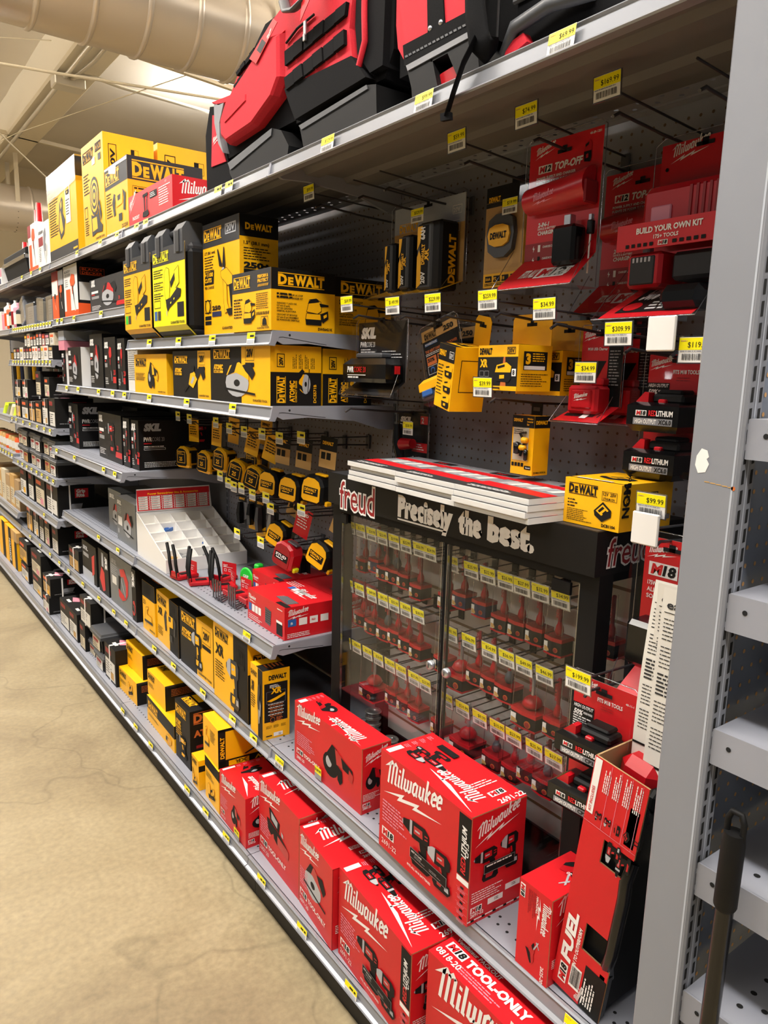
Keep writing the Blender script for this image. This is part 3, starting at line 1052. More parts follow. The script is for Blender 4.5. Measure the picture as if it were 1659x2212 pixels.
def m_side(tool=None, m18=None, drills=False, lw=.74, ly=.78, chip=False):
    def f(b, F, w, h):
        pmil(b, F, w * .13, h * ly, w * lw, rise=.34)
        if drills:
            ptool(b, F, 'drill', w * .06, h * .36, w * .46, h * .30, 'mil')
            ptool(b, F, 'impact', w * .52, h * .40, w * .36, h * .32, 'mil', k=6)
            prect(b, F, w * .24, h * .44, w * .56, h * .085, 'ink', 10)
            pframe(b, F, w * .24, h * .44, w * .56, h * .085, w * .006, 'print_grey', 11)
            plines(b, F, w * .28, h * .50, w * .5, 1, .01, h * .012, 'white', 12)
        elif tool:
            ptool(b, F, tool, w * .14, h * .34, w * .74, h * .34, 'mil')
        plines(b, F, w * .06, h * .285, w * .6, 5, h * .022, h * .009, 'white', 2, seed=4)
        if m18:
            pm18(b, F, w * .05, h * .105, h * .055)
            ptext(b, F, m18, w * .05, h * .07, h * .03, 'white', k=3)
        if drills:
            prect(b, F, w * .36, h * .12, w * .28, h * .055, 'white', 2)
            prect(b, F, w * .68, h * .18, w * .28, h * .055, 'white', 2)
            plines(b, F, w * .48, h * .155, w * .12, 2, h * .014, h * .006, 'ink', 3)
            plines(b, F, w * .80, h * .215, w * .12, 2, h * .014, h * .006, 'ink', 3)
            prect(b, F, 0, h * .082 - 0.012, w, h * .012, 'white', 2)
            for i in range(5):
                prect(b, F, w * (.2 * i + .06), h * .025, w * .06, h * .022, 'ink', 3)
                prect(b, F, w * .2 * i, 0, w * .006, h * .05, 'pink', 2)
    return f


def m_top(tool=None, logo=True, code=None, m18=None, strip=True, big=None, lines=True):
    def f(b, F, w, d):
        G = F.sub(w, d, math.pi)          # reads from the back of the shelf
        if big:
            pmil(b, F.sub(w * .98, d * .06, math.pi / 2), d * .12, w * .55, d * 1.05, rise=.06, bolt=True)
        elif logo:
            pmil(b, G, w * .12, d * .52, w * .42, rise=0.02, bolt=False)
            bb = [(w * .04, d * .93), (w * .28, d * .82), (w * .26, d * .88), (w * .44, d * .76), (w * .41, d * .83), (w * .60, d * .72), (w * .34, d * .80), (w * .36, d * .74), (w * .2, d * .86)]
            ppoly(b, G, [bb[0], bb[7], bb[5]], 'white', 2)
        if tool == 'drills':
            T = F.sub(w * .26, d * .98, -math.pi / 2 - .3)
            ptool(b, G, 'drill', w * .50, d * .30, w * .26, d * .34, 'mil', flip=False)
            ptool(b, G, 'impact', w * .66, d * .46, w * .22, d * .30, 'mil', k=5)
            prect(b, G, w * .6, d * .14, w * .2, d * .12, 'ink', 9)
        elif tool:
            ptool(b, G, tool, w * .62, d * .2, w * .26, d * .5, 'mil')
        if strip:
            prect(b, F, w * .03, d * .04, w * .05, d * .28, 'white', 2)
            for i in range(4):
                plines(b, F, w * .04, d * (.42 + .15 * i), w * .06, 3, d * .03, d * .012, 'pink', 2, seed=i)
        if m18:
            pm18(b, F.sub(w * .90, d * .55, math.pi / 2), 0, 0, w * .055)
            ptext(b, F.sub(w * .985, d * .55, math.pi / 2), m18, 0, 0, w * .045, 'white', k=3)
            plines(b, F.sub(w * .77, d * .45, math.pi / 2), 0, w * .05, d * .5, 3, w * .025, w * .01, 'white', 2)
        if lines:
            prect(b, F, 0, d * .5 - 0.0004, w * .0, 0.0008, 'red_dark', 1)
    return f


carton('drill_kit_carton', 'red sander carton with a yellow sticker, farthest of the red cartons on the bottom shelf', 'carton', 'red cartons on the bottom shelf', (-.494, .03, .1382), .15, .201, .163, 'red',
       m_front('grinder', m18='2648-20', tx=.46, ty=.2, tw=.36, th=.42, lw=.55, ly=.78, sticker=(.62, .02, .2, .2, '$99.99')), m_side('grinder', m18='2648-20'), m_top('grinder'), rz=-2)['kind'] = 'thing'
carton('work_light_carton', 'tall red work light carton on the bottom shelf beside the red sander carton', 'carton', 'red cartons on the bottom shelf', (-.472, -.249, .1382), .15, .255, .243, 'red',
       m_front('light', m18='2357-20', foot='TOOL-ONLY', tx=.22, ty=.32, tw=.55, th=.42, lw=.5, ly=.82, lx=.0), m_side(), m_top(None, big=True, m18='2357-20'), rz=-2.4, edge='kraft')
carton('circular_saw_carton', 'red circular saw carton with a torn near edge, middle of the red bottom row', 'carton', 'red cartons on the bottom shelf', (-.494, -.451, .1382), .16, .199, .225, 'red',
       m_front('circ', m18='2691-20', foot='TOOL-ONLY', tx=.16, ty=.3, tw=.66, th=.42, lw=.56, ly=.80, lx=.0), m_side(), m_top(None, big=True, m18='2691-20'), rz=-6.2, edge='red_dark')
carton('drill_kit_carton', 'red drill and driver kit carton on the bottom shelf under the same kit carton', 'carton', 'red cartons on the bottom shelf', (-.508, -.777, .1382), .148, .314, .236, 'red',
       m_front(None, m18='2691-22', drills=True, rl=True), m_side(m18='2691-22', drills=True), m_top('drills', m18='2691-22'), rz=-4.6, edge='kraft')


def fan_top(b, F, w, d):
    pm18(b, F, .012, .034, .022)
    ptext(b, F, '0818-20', .006, .012, .014, 'white', k=3)
    ptext(b, F, 'TOOL-ONLY', .070, .034, .019, 'white', bold=.05, k=3)
    plines(b, F, .072, .024, .12, 3, .006, .0025, 'pink', 2)
    ptext(b, F, 'Ventilateur PACKOUT', .014, .064, .009, 'white', k=3)
    ptext(b, F, 'PACKOUT Fan', .024, .080, .009, 'white', k=3)


carton('jobsite_fan_carton', 'red fan carton at the near end of the bottom shelf, cut by the picture edge', 'carton', 'red cartons on the bottom shelf', (-.490, -1.195, .1382), .17, .386, .26, 'red',
       m_front('fan', m18=None, txt=False, tx=.6, ty=.05, tw=.3, th=.6, lw=.68, ly=.70), m_side(), fan_top, rz=0)

# ---- on the shelf above
carton('grinder_carton', 'long red angle grinder carton standing on the second-lowest shelf', 'carton', 'red cartons on the second-lowest shelf', (-.401, -.432, .4642), .089, .333, .178, 'red',
       m_front('grinder', m18='2880-20', foot='TOOL-ONLY', tx=.46, ty=.2, tw=.44, th=.55, lw=.36, ly=.78, lx=.0, sticker=(.36, .03, .1, .19, '$169.99')), m_side('grinder', m18='2880-20'), m_top('grinder', m18=None), rz=0, edge='kraft')
carton('drill_kit_carton', 'big red drill and driver kit carton in front of the black display case', 'carton', 'red cartons on the second-lowest shelf', (-.440, -.863, .4642), .148, .315, .241, 'red',
       m_front(None, m18='2691-22', drills=True, rl=True), m_side(m18='2691-22', drills=True), m_top('drills', m18='2691-22'), rz=-2.0, edge='kraft')


def hack_front(b, F, w, h):
    G = F.sub(w * .02, h * .99, -math.pi / 2)     # print turned on its side, u runs down
    pm18(b, G, h * .03, w * .02, w * .15)
    pmil(b, F.sub(w * .76, h * .93, -math.pi / 2), h * .02, 0, h * .36, rise=-.05, bolt=True, slant=.1)
    plines(b, F.sub(w * .34, h * .95, -math.pi / 2), 0, w * .16, h * .3, 5, w * .05, w * .02, 'red_dark', 2)
    ptext(b, F.sub(w * .55, h * .93, -math.pi / 2), 'HACKZALL', 0, 0, w * .06, 'white', k=3)
    ptool(b, F, 'hack', w * .3, h * .13, w * .42, h * .30, 'mil')
    ptext(b, F.sub(w * .8, h * .2, -math.pi / 2), '2625-20', 0, 0, w * .09, 'white', k=3)


def hack_top(b, F, w, d):
    ptool(b, F.sub(w * .05, d * .98, -math.pi / 2), 'hack', d * .1, w * .2, d * .6, w * .55, 'mil', flip=False)
    ptext(b, F.sub(w * .95, d * .5, math.pi), '2625-20', 0, -w * .08, w * .09, 'white', k=3)


carton('saw_carton', 'narrow upright red saw carton left of the leaning red sleeve', 'carton', 'red cartons on the second-lowest shelf', (-.423, -1.056, .4642), .157, .078, .177, 'red',
       hack_front, m_side(), hack_top, rz=-1, edge='kraft')

# leaning cardboard sleeve around a black tool case
root = thing('tool_case_pack', 'tall red sleeve with black handles leaning against the near grey post', 'tool kit', (-.408, -1.1575, .4645), 0, None, rot=(math.radians(6.6), 0, 0))
b = MB()
W_, H_, D_ = 0.103, 0.468, 0.20
t = 0.003
Ff = Fr((0, W_, 0), (0, -1, 0), (0, 0, 1))
# front panel with its two hand cut-outs on the near side
C1, C2 = (0.29, 0.335), (0.11, 0.165)
x0c = 0.045
for (u0, u1, v0, v1) in ((0, x0c, 0, H_), (x0c, W_, C1[1], H_), (x0c, 0.093, C2[1] , C1[0]), (x0c, W_, 0, C2[0])):
    c = [(u0, v0), (u1, v0), (u1, v1), (u0, v1)]
    b.face([Ff.at(u, v, 0) for u, v in c], 'red')
    b.face([tuple(Vector(Ff.at(u, v, 0)) + Vector((t, 0, 0))) for u, v in reversed(c)], 'kraft')
prect(b, Ff, 0.060, 0, W_ - .060, 0.088, 'ink', 1)
b.face([(0, W_, 0), (0, W_, H_), (D_, W_, H_), (D_, W_, 0)], 'red')
b.face([(t, W_ - t, 0), (D_, W_ - t, 0), (D_, W_ - t, H_), (t, W_ - t, H_)], 'kraft')
b.face([(0, W_, H_), (0, W_ - t, H_), (D_, W_ - t, H_), (D_, W_, H_)], 'kraft')
b.face([(0, W_, H_), (0, 0, H_), (t, 0, H_), (t, W_, H_)], 'kraft')
# print
prect(b, Ff, 0.002, H_ - .105, 0.013, .103, 'white', 2)
ptext(b, Ff.sub(.011, H_ - .1, math.pi / 2), 'KIT INCLUDES', 0, 0, .005, 'red', k=4)
for i in range(1, 5):
    prect(b, Ff, 0.015 + i * .0195, H_ - .122, 0.0007, .12, 'pink', 2)
    plines(b, Ff.sub(.0165 + i * .0195, H_ - .055, math.pi / 2), 0, .010, .05, 4, .0034, .0017, 'white', 2, seed=i)
prect(b, Ff, 0.0, H_ - .122, W_, .0008, 'pink', 2)
for i, k_ in enumerate(('drill', 'impact', 'battery', 'charger', 'bucket')):
    ptool(b, Ff.sub(.033 + i * .0185, H_ - .112, math.pi / 2), k_, 0, 0, .020, .013, 'mil')
ptool(b, Ff.sub(.079, H_ - .172, math.pi / 2), 'impact', 0, 0, .046, .026, 'mil', k=3)
ptool(b, Ff.sub(.100, H_ - .178, math.pi / 2), 'drill', -.004, 0, .050, .026, 'mil', k=3)
g = Ff.sub(.030, .016, math.pi / 2)
pm18(b, g, 0, .002, .017)
ptext(b, g, 'FUEL', .046, .001, .019, 'white', bold=.05, slant=.25, k=3, w=.105)
ptext(b, Ff.sub(.0415, .045, math.pi / 2), 'DRIVEN TO OUTPERFORM', 0, 0, .0062, 'white', bold=.03, slant=.25, k=3, w=.10)
pbarcode(b, Ff, .034, .022, .022, .046)
pmil(b, Ff.sub(.058, .004, 1.35), .002, .0, .034, rise=.0)
plines(b, Ff.sub(.072, .010, math.pi / 2), 0, .006, .06, 5, .005, .0025, 'white', 3)
b.build('cardboard_sleeve', root)
b = MB()
b.box(0.014, D_ - .01, .004, W_ - .006, .01, H_ - .07, 'black_matte', bevel=.008)
for z0, z1 in ((.115, .285),):
    b.tube([(.02, .012, z0 - .03), (.008, .010, z0), (.006, .006, z0 + .03), (.006, .006, z1 - .03), (.008, .010, z1), (.02, .012, z1 + .03)], .011, 'black_gloss', 10)
b.box(.0, .02, .0, .03, .345, .425, 'black_gloss', bevel=.006)
b.box(.0, .02, .0, .02, .005, .1, 'black_gloss', bevel=.005)
b.build('tool_case', root)
b = MB()
b.box(0.05, D_ - .06, .022, W_ - .008, H_ - .07, H_ - .005, 'red_plastic', bevel=.016)
b.box(0.04, D_ - .05, .004, .03, H_ - .07, H_ - .03, 'black_matte', bevel=.01)
b.build('case_latch_cover', root)


# ---- yellow cartons
def d_front(tool, pal='dew', split=None, cols=('yellow', 'ink'), logo_h=.10, lx=.06, ly=.84, sub=None, v20=None, tx=.4, ty=.1, tw=.5, th=.5, band=None, gt=True, lines=(.06, .55, .3, 6), xr=None, flip=False, lw=None):
    """split: (fraction, left colour, right colour); band: (from fraction, colour) across the top"""
    def f(b, F, w, h):
        u = min(w, h)
        ink = cols[1]
        if split:
            prect(b, F, 0, 0, w * split[0], h, split[1], 1)
            prect(b, F, w * split[0], 0, w * (1 - split[0]), h, split[2], 1)
        if band:
            prect(b, F, 0, h * band[0], w, h * (1 - band[0]), band[1], 2)
        on_dark = (split and split[1] == 'black') or (band and ly > band[0] and band[1] in ('black', 'charcoal'))
        lc = 'yellow' if on_dark else 'ink'
        if cols[0] == 'yellow_neon' and on_dark:
            lc = 'yellow_neon'
        hh = h * logo_h
        pdew(b, F, w * lx, h * ly, hh, lc, k=4, w=lw * w if lw else min(hh * 4.4, w * .62))
        if sub == 'ATOMIC':
            ptext(b, F, 'ATOMIC', w * lx, h * (ly - .22), h * .085, 'yellow', bold=.06, k=4, w=min(w * .34, h * .42))
            prect(b, F, w * lx, h * (ly - .285), min(w * .34, h * .42), h * .045, 'yellow', 4)
            ptext(b, F, 'COMPACT SERIES', w * lx + .002, h * (ly - .275), h * .025, 'ink', k=5, maxw=min(w * .34, h * .42) * .94)
        if sub == 'XR' or xr:
            ptext(b, F, 'XR', w * lx, h * (ly - .24), h * .13, 'yellow' if (on_dark and xr != 'ink') else 'ink', bold=.05, k=4, w=min(w * .26, h * .28), slant=.1)
        if v20:
            vx, vy, vw = v20
            c = 'ink' if not (split and split[2] == 'black') else 'white'
            pframe(b, F, w * vx, h * vy, w * vw, w * vw * .75, u * .008, c, 4)
            ptext(b, F, '20V', w * (vx + vw * .14), h * vy + w * vw * .2, w * vw * .36, c, bold=.04, k=4, w=w * vw * .72)
            prect(b, F, w * vx, h * vy - w * vw * .3, w * vw, w * vw * .2, c, 4)
        if lines:
            lc2 = 'yellow' if (split and split[1] == 'black') else 'ink'
            plines(b, F, w * lines[0], h * lines[1], w * lines[2], lines[3], h * .035, h * .014, lc2, 4, seed=int(h * 777))
        if tool:
            ptool(b, F, tool, w * tx, h * ty, w * tw, h * th, pal, k=5, out='ink' if not split else 'yellow', flip=flip)
        if gt:
            ptext(b, F, 'GUARANTEED TOUGH.', w * .96, h * .05, h * .035, 'ink', al='R', bold=.03, k=4, maxw=w * .42)
    return f


def atomic_side(b, F, w, h):
    prect(b, F, 0, 0, w, h * .56, 'black', 1)
    g = F.sub(w * .26, h * .05, math.pi / 2)
    pdew(b, g, 0, 0, w * .12, 'yellow', k=3, w=h * .44)
    g = F.sub(w * .46, h * .06, math.pi / 2)
    ptext(b, g, 'ATOMIC', 0, 0, w * .09, 'yellow', bold=.04, k=3, w=h * .36)
    ptext(b, F.sub(w * .51, h * .06, math.pi / 2), 'COMPACT SERIES', 0, 0, w * .035, 'yellow', k=3, w=h * .36)
    ptool(b, F.sub(w * .78, h * .18, math.pi / 2), 'circ', 0, 0, h * .44, w * .24, 'dew', k=3)
    ptext(b, F.sub(w * .9, h * .05, math.pi / 2), 'DCS571B', 0, 0, w * .055, 'yellow', k=3)
    pframe(b, F, w * .12, h * .64, w * .15, h * .22, w * .012, 'ink', 2)
    ptext(b, F.sub(w * .235, h * .67, math.pi / 2), '20V', 0, 0, w * .07, 'ink', bold=.04, k=3, w=h * .14)
    for i in range(4):
        plines(b, F.sub(w * (.5 + i * .12), h * .62, math.pi / 2), 0, 0, h * .25, 3, -w * .03, w * .012, 'ink', 2, seed=i)


def dark_side(b, F, w, h):
    prect(b, F, 0, 0, w, h, 'black', 1)
    plines(b, F, w * .1, h * .8, w * .5, 5, h * .06, h * .02, 'orange_ink', 2)
    prect(b, F, 0, h * .93, w, h * .07, 'charcoal', 2)


def sander_side(b, F, w, h):
    prect(b, F, 0, h * .66, w, h * .34, 'black', 1)
    pdew(b, F, w * .1, h * .75, h * .15, 'yellow', k=3, w=w * .72)
    plines(b, F, w * .08, h * .58, w * .36, 2, h * .05, h * .028, 'ink', 3, seed=1)
    ptext(b, F, '5" (127 mm) HOOK & LOOP', w * .08, h * .57, h * .028, 'ink', k=4, bold=.03, w=w * .4)
    ptext(b, F, 'RANDOM ORBIT SANDER KIT', w * .08, h * .52, h * .028, 'ink', k=4, bold=.03, w=w * .4)
    for i, s in enumerate(('GANCHO Y LAZO DE', '127 mm (5 pulg)', 'KIT DE LIJADORA', 'ORBITAL ALEATORIA')):
        ptext(b, F, s, w * .08, h * (.43 - i * .042), h * .026, 'ink', k=4, bold=.03, maxw=w * .32)
    for i, s in enumerate(('CROCHET ET BOUCLE', '127 mm (5 po) ENSEMBLE', 'DE PONCEUSE ORBITALE')):
        ptext(b, F, s, w * .08, h * (.245 - i * .042), h * .026, 'ink', k=4, bold=.03, maxw=w * .36)
    ptool(b, F, 'sander', w * .45, h * .06, w * .44, h * .50, 'dew', k=4, out='ink')
    ptext(b, F, 'DWE6421K', w * .96, h * .04, h * .04, 'ink', al='R', bold=.04, k=4)


def sander_front(b, F, w, h):
    prect(b, F, 0, h * .66, w, h * .34, 'charcoal', 1)
    pdew(b, F, w * .05, h * .76, h * .14, 'yellow', k=3, w=w * .44)
    ptext(b, F, 'PERFORM &', w * .68, h * .86, h * .05, 'yellow', bold=.04, k=3, w=w * .26)
    ptext(b, F, 'PROTECT', w * .68, h * .79, h * .05, 'yellow', bold=.04, k=3, w=w * .26)
    for i in range(8):
        ppoly(b, F, [(w * (.68 + .033 * i), h * .72), (w * (.695 + .033 * i), h * .72), (w * (.71 + .033 * i), h * .76), (w * (.695 + .033 * i), h * .76)], 'yellow', 3)
        ppoly(b, F, [(w * (.64 + .04 * i), h * .26), (w * (.66 + .04 * i), h * .26), (w * (.68 + .04 * i), h * .31), (w * (.66 + .04 * i), h * .31)], 'ink', 3)
    plines(b, F, w * .64, h * .6, w * .3, 8, h * .034, h * .012, 'ink', 3, seed=4, ragged=.1)
    plines(b, F, w * .05, h * .54, w * .24, 7, h * .05, h * .02, 'ink', 3, seed=6)
    ptool(b, F, 'sander', w * .26, h * .08, w * .36, h * .46, 'dew', k=4, out='ink')
    pframe(b, F, w * .76, h * .07, w * .17, h * .16, w * .006, 'ink', 3)
    ppoly(b, F, [(w * .79, h * .09), (w * .90, h * .09), (w * .89, h * .18), (w * .845, h * .215), (w * .80, h * .18)], 'ink', 3)
    ptext(b, F, 'GUARANTEED TOUGH.', w * .66, h * .03, h * .028, 'ink', bold=.03, k=3, w=w * .3)


def v20_side(b, F, w, h):
    pframe(b, F, w * .10, h * .60, w * .16, h * .30, w * .012, 'ink', 2)
    ptext(b, F.sub(w * .225, h * .64, math.pi / 2), '20V', 0, 0, w * .085, 'ink', bold=.04, k=3, w=h * .22)
    prect(b, F, w * .54, h * .76, w * .07, h * .12, 'ink', 2)
    pframe(b, F, w * .54, h * .76, w * .15, h * .12, w * .005, 'ink', 2)
    ptext(b, F, 'DEWALT', w * .3, h * .3, h * .08, 'ink', k=2, bold=.05)


YG = 'yellow cartons on the second-lowest shelf'
sideXR_done = False


def xr_side(b, F, w, h):
    ptext(b, F, 'DEWALT', w * .22, h * .86, h * .06, 'ink', bold=.05, k=3, w=w * .66)
    prect(b, F, w * .06, h * .25, w * .86, h * .56, 'ink', 1)
    plines(b, F, w * .26, h * .775, w * .42, 3, h * .016, h * .008, 'white', 2, seed=2)
    ptext(b, F, 'XR', w * .3, h * .66, h * .075, 'yellow', bold=.05, k=3, w=w * .4, slant=.1)
    pframe(b, F, w * .14, h * .52, w * .7, h * .17, w * .006, 'print_grey', 2)
    ppoly(b, F, [(w * .15, h * .56), (w * .5, h * .6), (w * .83, h * .65), (w * .83, h * .61), (w * .5, h * .56), (w * .3, h * .54)], 'yellow', 3)
    for i in range(4):
        plines(b, F, w * .2, h * (.50 - i * .05), w * .6, 1, h * .02, h * .011, 'white', 2, seed=i, ragged=.1)
        plines(b, F, w * .26, h * (.478 - i * .05), w * .5, 1, h * .02, h * .010, 'orange_ink', 2, seed=i + 9, ragged=.1)
    pdisc(b, F, w * .36, h * .28, w * .11, 'ink', 3)
    pdisc(b, F, w * .36, h * .28, w * .09, 'orange_ink', 4)
    pdisc(b, F, w * .36, h * .28, w * .075, 'ink', 5)
    plines(b, F, w * .5, h * .3, w * .26, 4, h * .016, h * .009, 'orange_ink', 4)
    for i in range(3):
        plines(b, F, w * (.12 + i * .28), h * .19, w * .22, 4, h * .011, h * .004, 'ink', 2, seed=i)
    prect(b, F, w * .4, h * .03, w * .34, h * .055, 'white', 3)
    plines(b, F, w * .58, h * .065, w * .12, 3, h * .012, h * .005, 'ink', 4)
    prect(b, F, w * .12, h * .04, w * .22, h * .016, 'ink', 3)


carton('cut_out_tool_carton', 'upright yellow carton with a black printed end panel, nearest of the yellow row', 'carton', YG, (-.430, .042, .4642), .087, .091, .218, 'yellow',
       d_front('vac', 'yb', split=(.62, 'yellow', 'ink'), logo_h=.05, ly=.86, lw=.5, xr='ink', tx=.5, ty=.2, tw=.5, th=.6, gt=False, lines=(.06, .55, .4, 6)), xr_side, lambda b, F, w, d: (prect(b, F, w * .45, 0, w * .55, d, 'ink', 1), plines(b, F, w * .5, d * .8, w * .4, 5, d * .14, d * .07, 'orange_ink', 2)), rz=-4)
carton('cut_off_tool_carton', 'tall yellow carton with a silver ended tool picture on the second-lowest shelf', 'carton', YG, (-.421, .158, .4642), .10, .268, .262, 'yellow',
       d_front('impact', 'yb', split=(.60, 'yellow', 'ink'), logo_h=.085, ly=.84, lw=.40, xr='ink', v20=(.68, .72, .24), tx=.38, ty=.06, tw=.40, th=.62, gt=False, lines=(.06, .5, .3, 7)),
       lambda b, F, w, h: (prect(b, F, 0, 0, w, h * .62, 'ink', 1), pdew(b, F, w * .18, h * .74, h * .09, 'ink', k=3, w=w * .8)), rz=-1)
carton('impact_driver_carton', 'wide black and yellow carton with an impact driver, in the middle of the yellow row', 'carton', YG, (-.402, .466, .4642), .12, .302, .215, 'black',
       d_front('impact', split=(.52, 'black', 'yellow'), logo_h=.12, ly=.80, lw=.42, sub='ATOMIC', v20=(.70, .66, .24), tx=.34, ty=.12, tw=.36, th=.62, gt=True, lines=None), dark_side, lambda b, F, w, d: prect(b, F, w * .52, 0, w * .48, d, 'yellow', 1))
carton('router_carton', 'yellow carton with a router picture and black corner strip on the second-lowest shelf', 'carton', YG, (-.404, .785, .4642), .14, .262, .209, 'yellow',
       d_front('infl', 'yb', split=(.60, 'yellow', 'ink'), logo_h=.10, ly=.80, lw=.42, xr='ink', v20=(.66, .72, .26), tx=.36, ty=.16, tw=.55, th=.6, gt=False, lines=(.05, .3, .3, 5)), dark_side, lambda b, F, w, d: prect(b, F, w * .60, 0, w * .40, d, 'ink', 1), rz=-2.4)
carton('nailer_carton', 'yellow carton with an open black top at the far end of the yellow row', 'carton', YG, (-.399, 1.056, .4642), .15, .150, .212, 'yellow',
       d_front('jig', 'yb', band=(.68, 'ink'), logo_h=.14, ly=.76, lw=.6, tx=.16, ty=.12, tw=.66, th=.4, gt=True, lines=(.06, .6, .3, 3)), lambda b, F, w, h: prect(b, F, 0, h * .68, w, h * .32, 'ink', 1), lambda b, F, w, d: (prect(b, F, 0, 0, w, d, 'ink', 1), prect(b, F, w * .2, d * .2, w * .6, d * .6, 'orange_ink', 2)))

YB = 'yellow cartons on the bottom shelf'


def y_small(tool='nailer'):
    return d_front(tool, 'dew', logo_h=.16, ly=.72, lw=.36, tx=.52, ty=.14, tw=.3, th=.6, gt=False, lines=(.06, .52, .36, 5))


def y_top(b, F, w, d):
    pdew(b, F, w * .06, d * .2, d * .09, 'ink', w=w * .24)


carton('multi_tool_carton', 'lower yellow carton of the far pair of stacked yellow cartons on the bottom shelf', 'carton', YB, (-.453, 1.157, .1382), .2, .231, .101, 'yellow', y_small('nailer'), dark_side, y_top, rz=.9)
carton('multi_tool_carton', 'upper yellow carton of the far pair of stacked yellow cartons on the bottom shelf', 'carton', YB, (-.419, 1.175, .2395), .2, .229, .109, 'yellow', y_small(None), dark_side, y_top, rz=-.7)
carton('multi_tool_carton', 'low yellow carton with a black upper band carrying another carton on the bottom shelf', 'carton', YB, (-.465, .69, .1382), .2, .329, .107, 'yellow',
       d_front('band', 'yb', band=(.52, 'black'), logo_h=.2, ly=.62, lw=.36, tx=.7, ty=.04, tw=.22, th=.4, gt=False, lines=(.06, .35, .5, 3)), lambda b, F, w, h: prect(b, F, 0, h * .52, w, h * .48, 'ink', 1), rz=-1.7)
carton('multi_tool_carton', 'bright yellow carton lying on top of the low black-banded carton', 'carton', YB, (-.448, .824, .2455), .24, .208, .103, 'yellow', y_small(None), dark_side, y_top, rz=-.6)
carton('combo_kit_carton', 'upright black carton with yellow lettering among the yellow cartons on the bottom shelf', 'carton', YB, (-.463, .537, .1382), .22, .141, .225, 'black',
       d_front('drill', split=(1.0, 'black', 'black'), logo_h=.10, ly=.82, lw=.7, sub='ATOMIC', tx=.1, ty=.1, tw=.7, th=.36, gt=False, lines=(.06, .5, .5, 3)),
       lambda b, F, w, h: (pdew(b, F, w * .06, h * .80, h * .13, 'orange_ink', w=w * .8), ptext(b, F, 'ATOMIC', w * .06, h * .56, h * .1, 'orange_ink', bold=.05, w=w * .6), prect(b, F, w * .1, h * .36, w * .5, h * .05, 'red_dark', 1)),
       lambda b, F, w, d: (prect(b, F, w * .1, d * .26, w * .5, d * .1, 'yellow', 1), pdew(b, F, w * .12, d * .1, d * .10, 'yellow', w=w * .6), ptext(b, F, 'ATOMIC', w * .3, d * .45, d * .08, 'yellow', bold=.05)))
carton('multi_tool_carton', 'small upright yellow carton beside the stacked pair near the red sander carton', 'carton', YB, (-.488, .402, .1382), .1, .068, .109, 'yellow',
       d_front('nailer', 'yb', band=(.75, 'yellow'), logo_h=.1, ly=.8, lw=.7, tx=.1, ty=.06, tw=.8, th=.35, gt=False), lambda b, F, w, h: prect(b, F, 0, h * .62, w, h * .2, 'ink', 1), rz=-3)
carton('multi_tool_carton', 'lower yellow carton of the stack beside the red sander carton, with a black top band', 'carton', YB, (-.487, .238, .1382), .19, .129, .149, 'yellow',
       d_front('nailer', 'dew', band=(.76, 'ink'), logo_h=.13, ly=.81, lw=.6, tx=.2, ty=.08, tw=.6, th=.36, gt=False, lines=(.08, .66, .6, 4)), lambda b, F, w, h: prect(b, F, 0, h * .74, w, h * .26, 'ink', 1), rz=-3.6)


def xr24_side(b, F, w, h):
    prect(b, F, 0, h * .93, w, h * .07, 'ink', 1)
    prect(b, F, 0, 0, w, h * .20, 'ink', 1)
    prect(b, F, 0, 0, w * .10, h, 'ink', 1)
    prect(b, F, w * .14, h * .03, w * .28, h * .13, 'yellow', 2)
    ptext(b, F.sub(w * .40, h * .14, math.pi), 'XR', 0, 0, h * .09, 'ink', bold=.04, w=w * .18)
    ptext(b, F.sub(w * .72, h * .14, math.pi), '20V', 0, 0, h * .09, 'yellow', bold=.04, w=w * .22)
    ptext(b, F.sub(w * .08, h * .25, math.pi / 2), 'DEWALT', 0, 0, w * .05, 'yellow', bold=.04, k=3)
    ptool(b, F, 'recip', w * .35, h * .22, w * .55, h * .36, 'yb', k=3)


carton('cut_out_tool_carton', 'upper yellow carton of the stack beside the red sander carton, with upside-down print', 'carton', YB, (-.482, .251, .2876), .25, .142, .134, 'yellow',
       d_front('jig', 'yb', logo_h=.001, ly=.9, lw=.01, tx=.14, ty=.2, tw=.3, th=.6, gt=False, lines=(.5, .8, .36, 9)), xr24_side, lambda b, F, w, d: plines(b, F, w * .05, d * .9, w * .9, 9, d * .09, d * .02, 'ink', 2), rz=-3.7)

# ---- shelf of saws: 1.453 m
G3 = 'yellow and black cartons on the saw shelf'
carton('circular_saw_carton', 'black and yellow circular saw carton at the near end of the saw shelf', 'carton', G3, (-.410, .026, 1.4532), .16, .398, .164, 'black',
       d_front('circ', split=(.55, 'black', 'yellow'), logo_h=.12, ly=.80, lw=.30, sub='ATOMIC', v20=(.62, .74, .14), tx=.26, ty=.1, tw=.52, th=.62, lines=None), atomic_side, None, cs='yellow', ct='yellow')
carton('circular_saw_carton', 'second saw carton behind the near one, only its lettered end in view', 'carton', G3, (-.242, .03, 1.4532), .17, .38, .160, 'yellow', None, atomic_side)
carton('recip_saw_carton', 'black and yellow reciprocating saw carton in the middle of the saw shelf', 'carton', G3, (-.410, .427, 1.4532), .15, .325, .153, 'black',
       d_front('recip', split=(.68, 'black', 'yellow'), logo_h=.11, ly=.76, lw=.36, sub='ATOMIC', v20=(.71, .70, .16), tx=.30, ty=.08, tw=.58, th=.62, lines=None), dark_side)
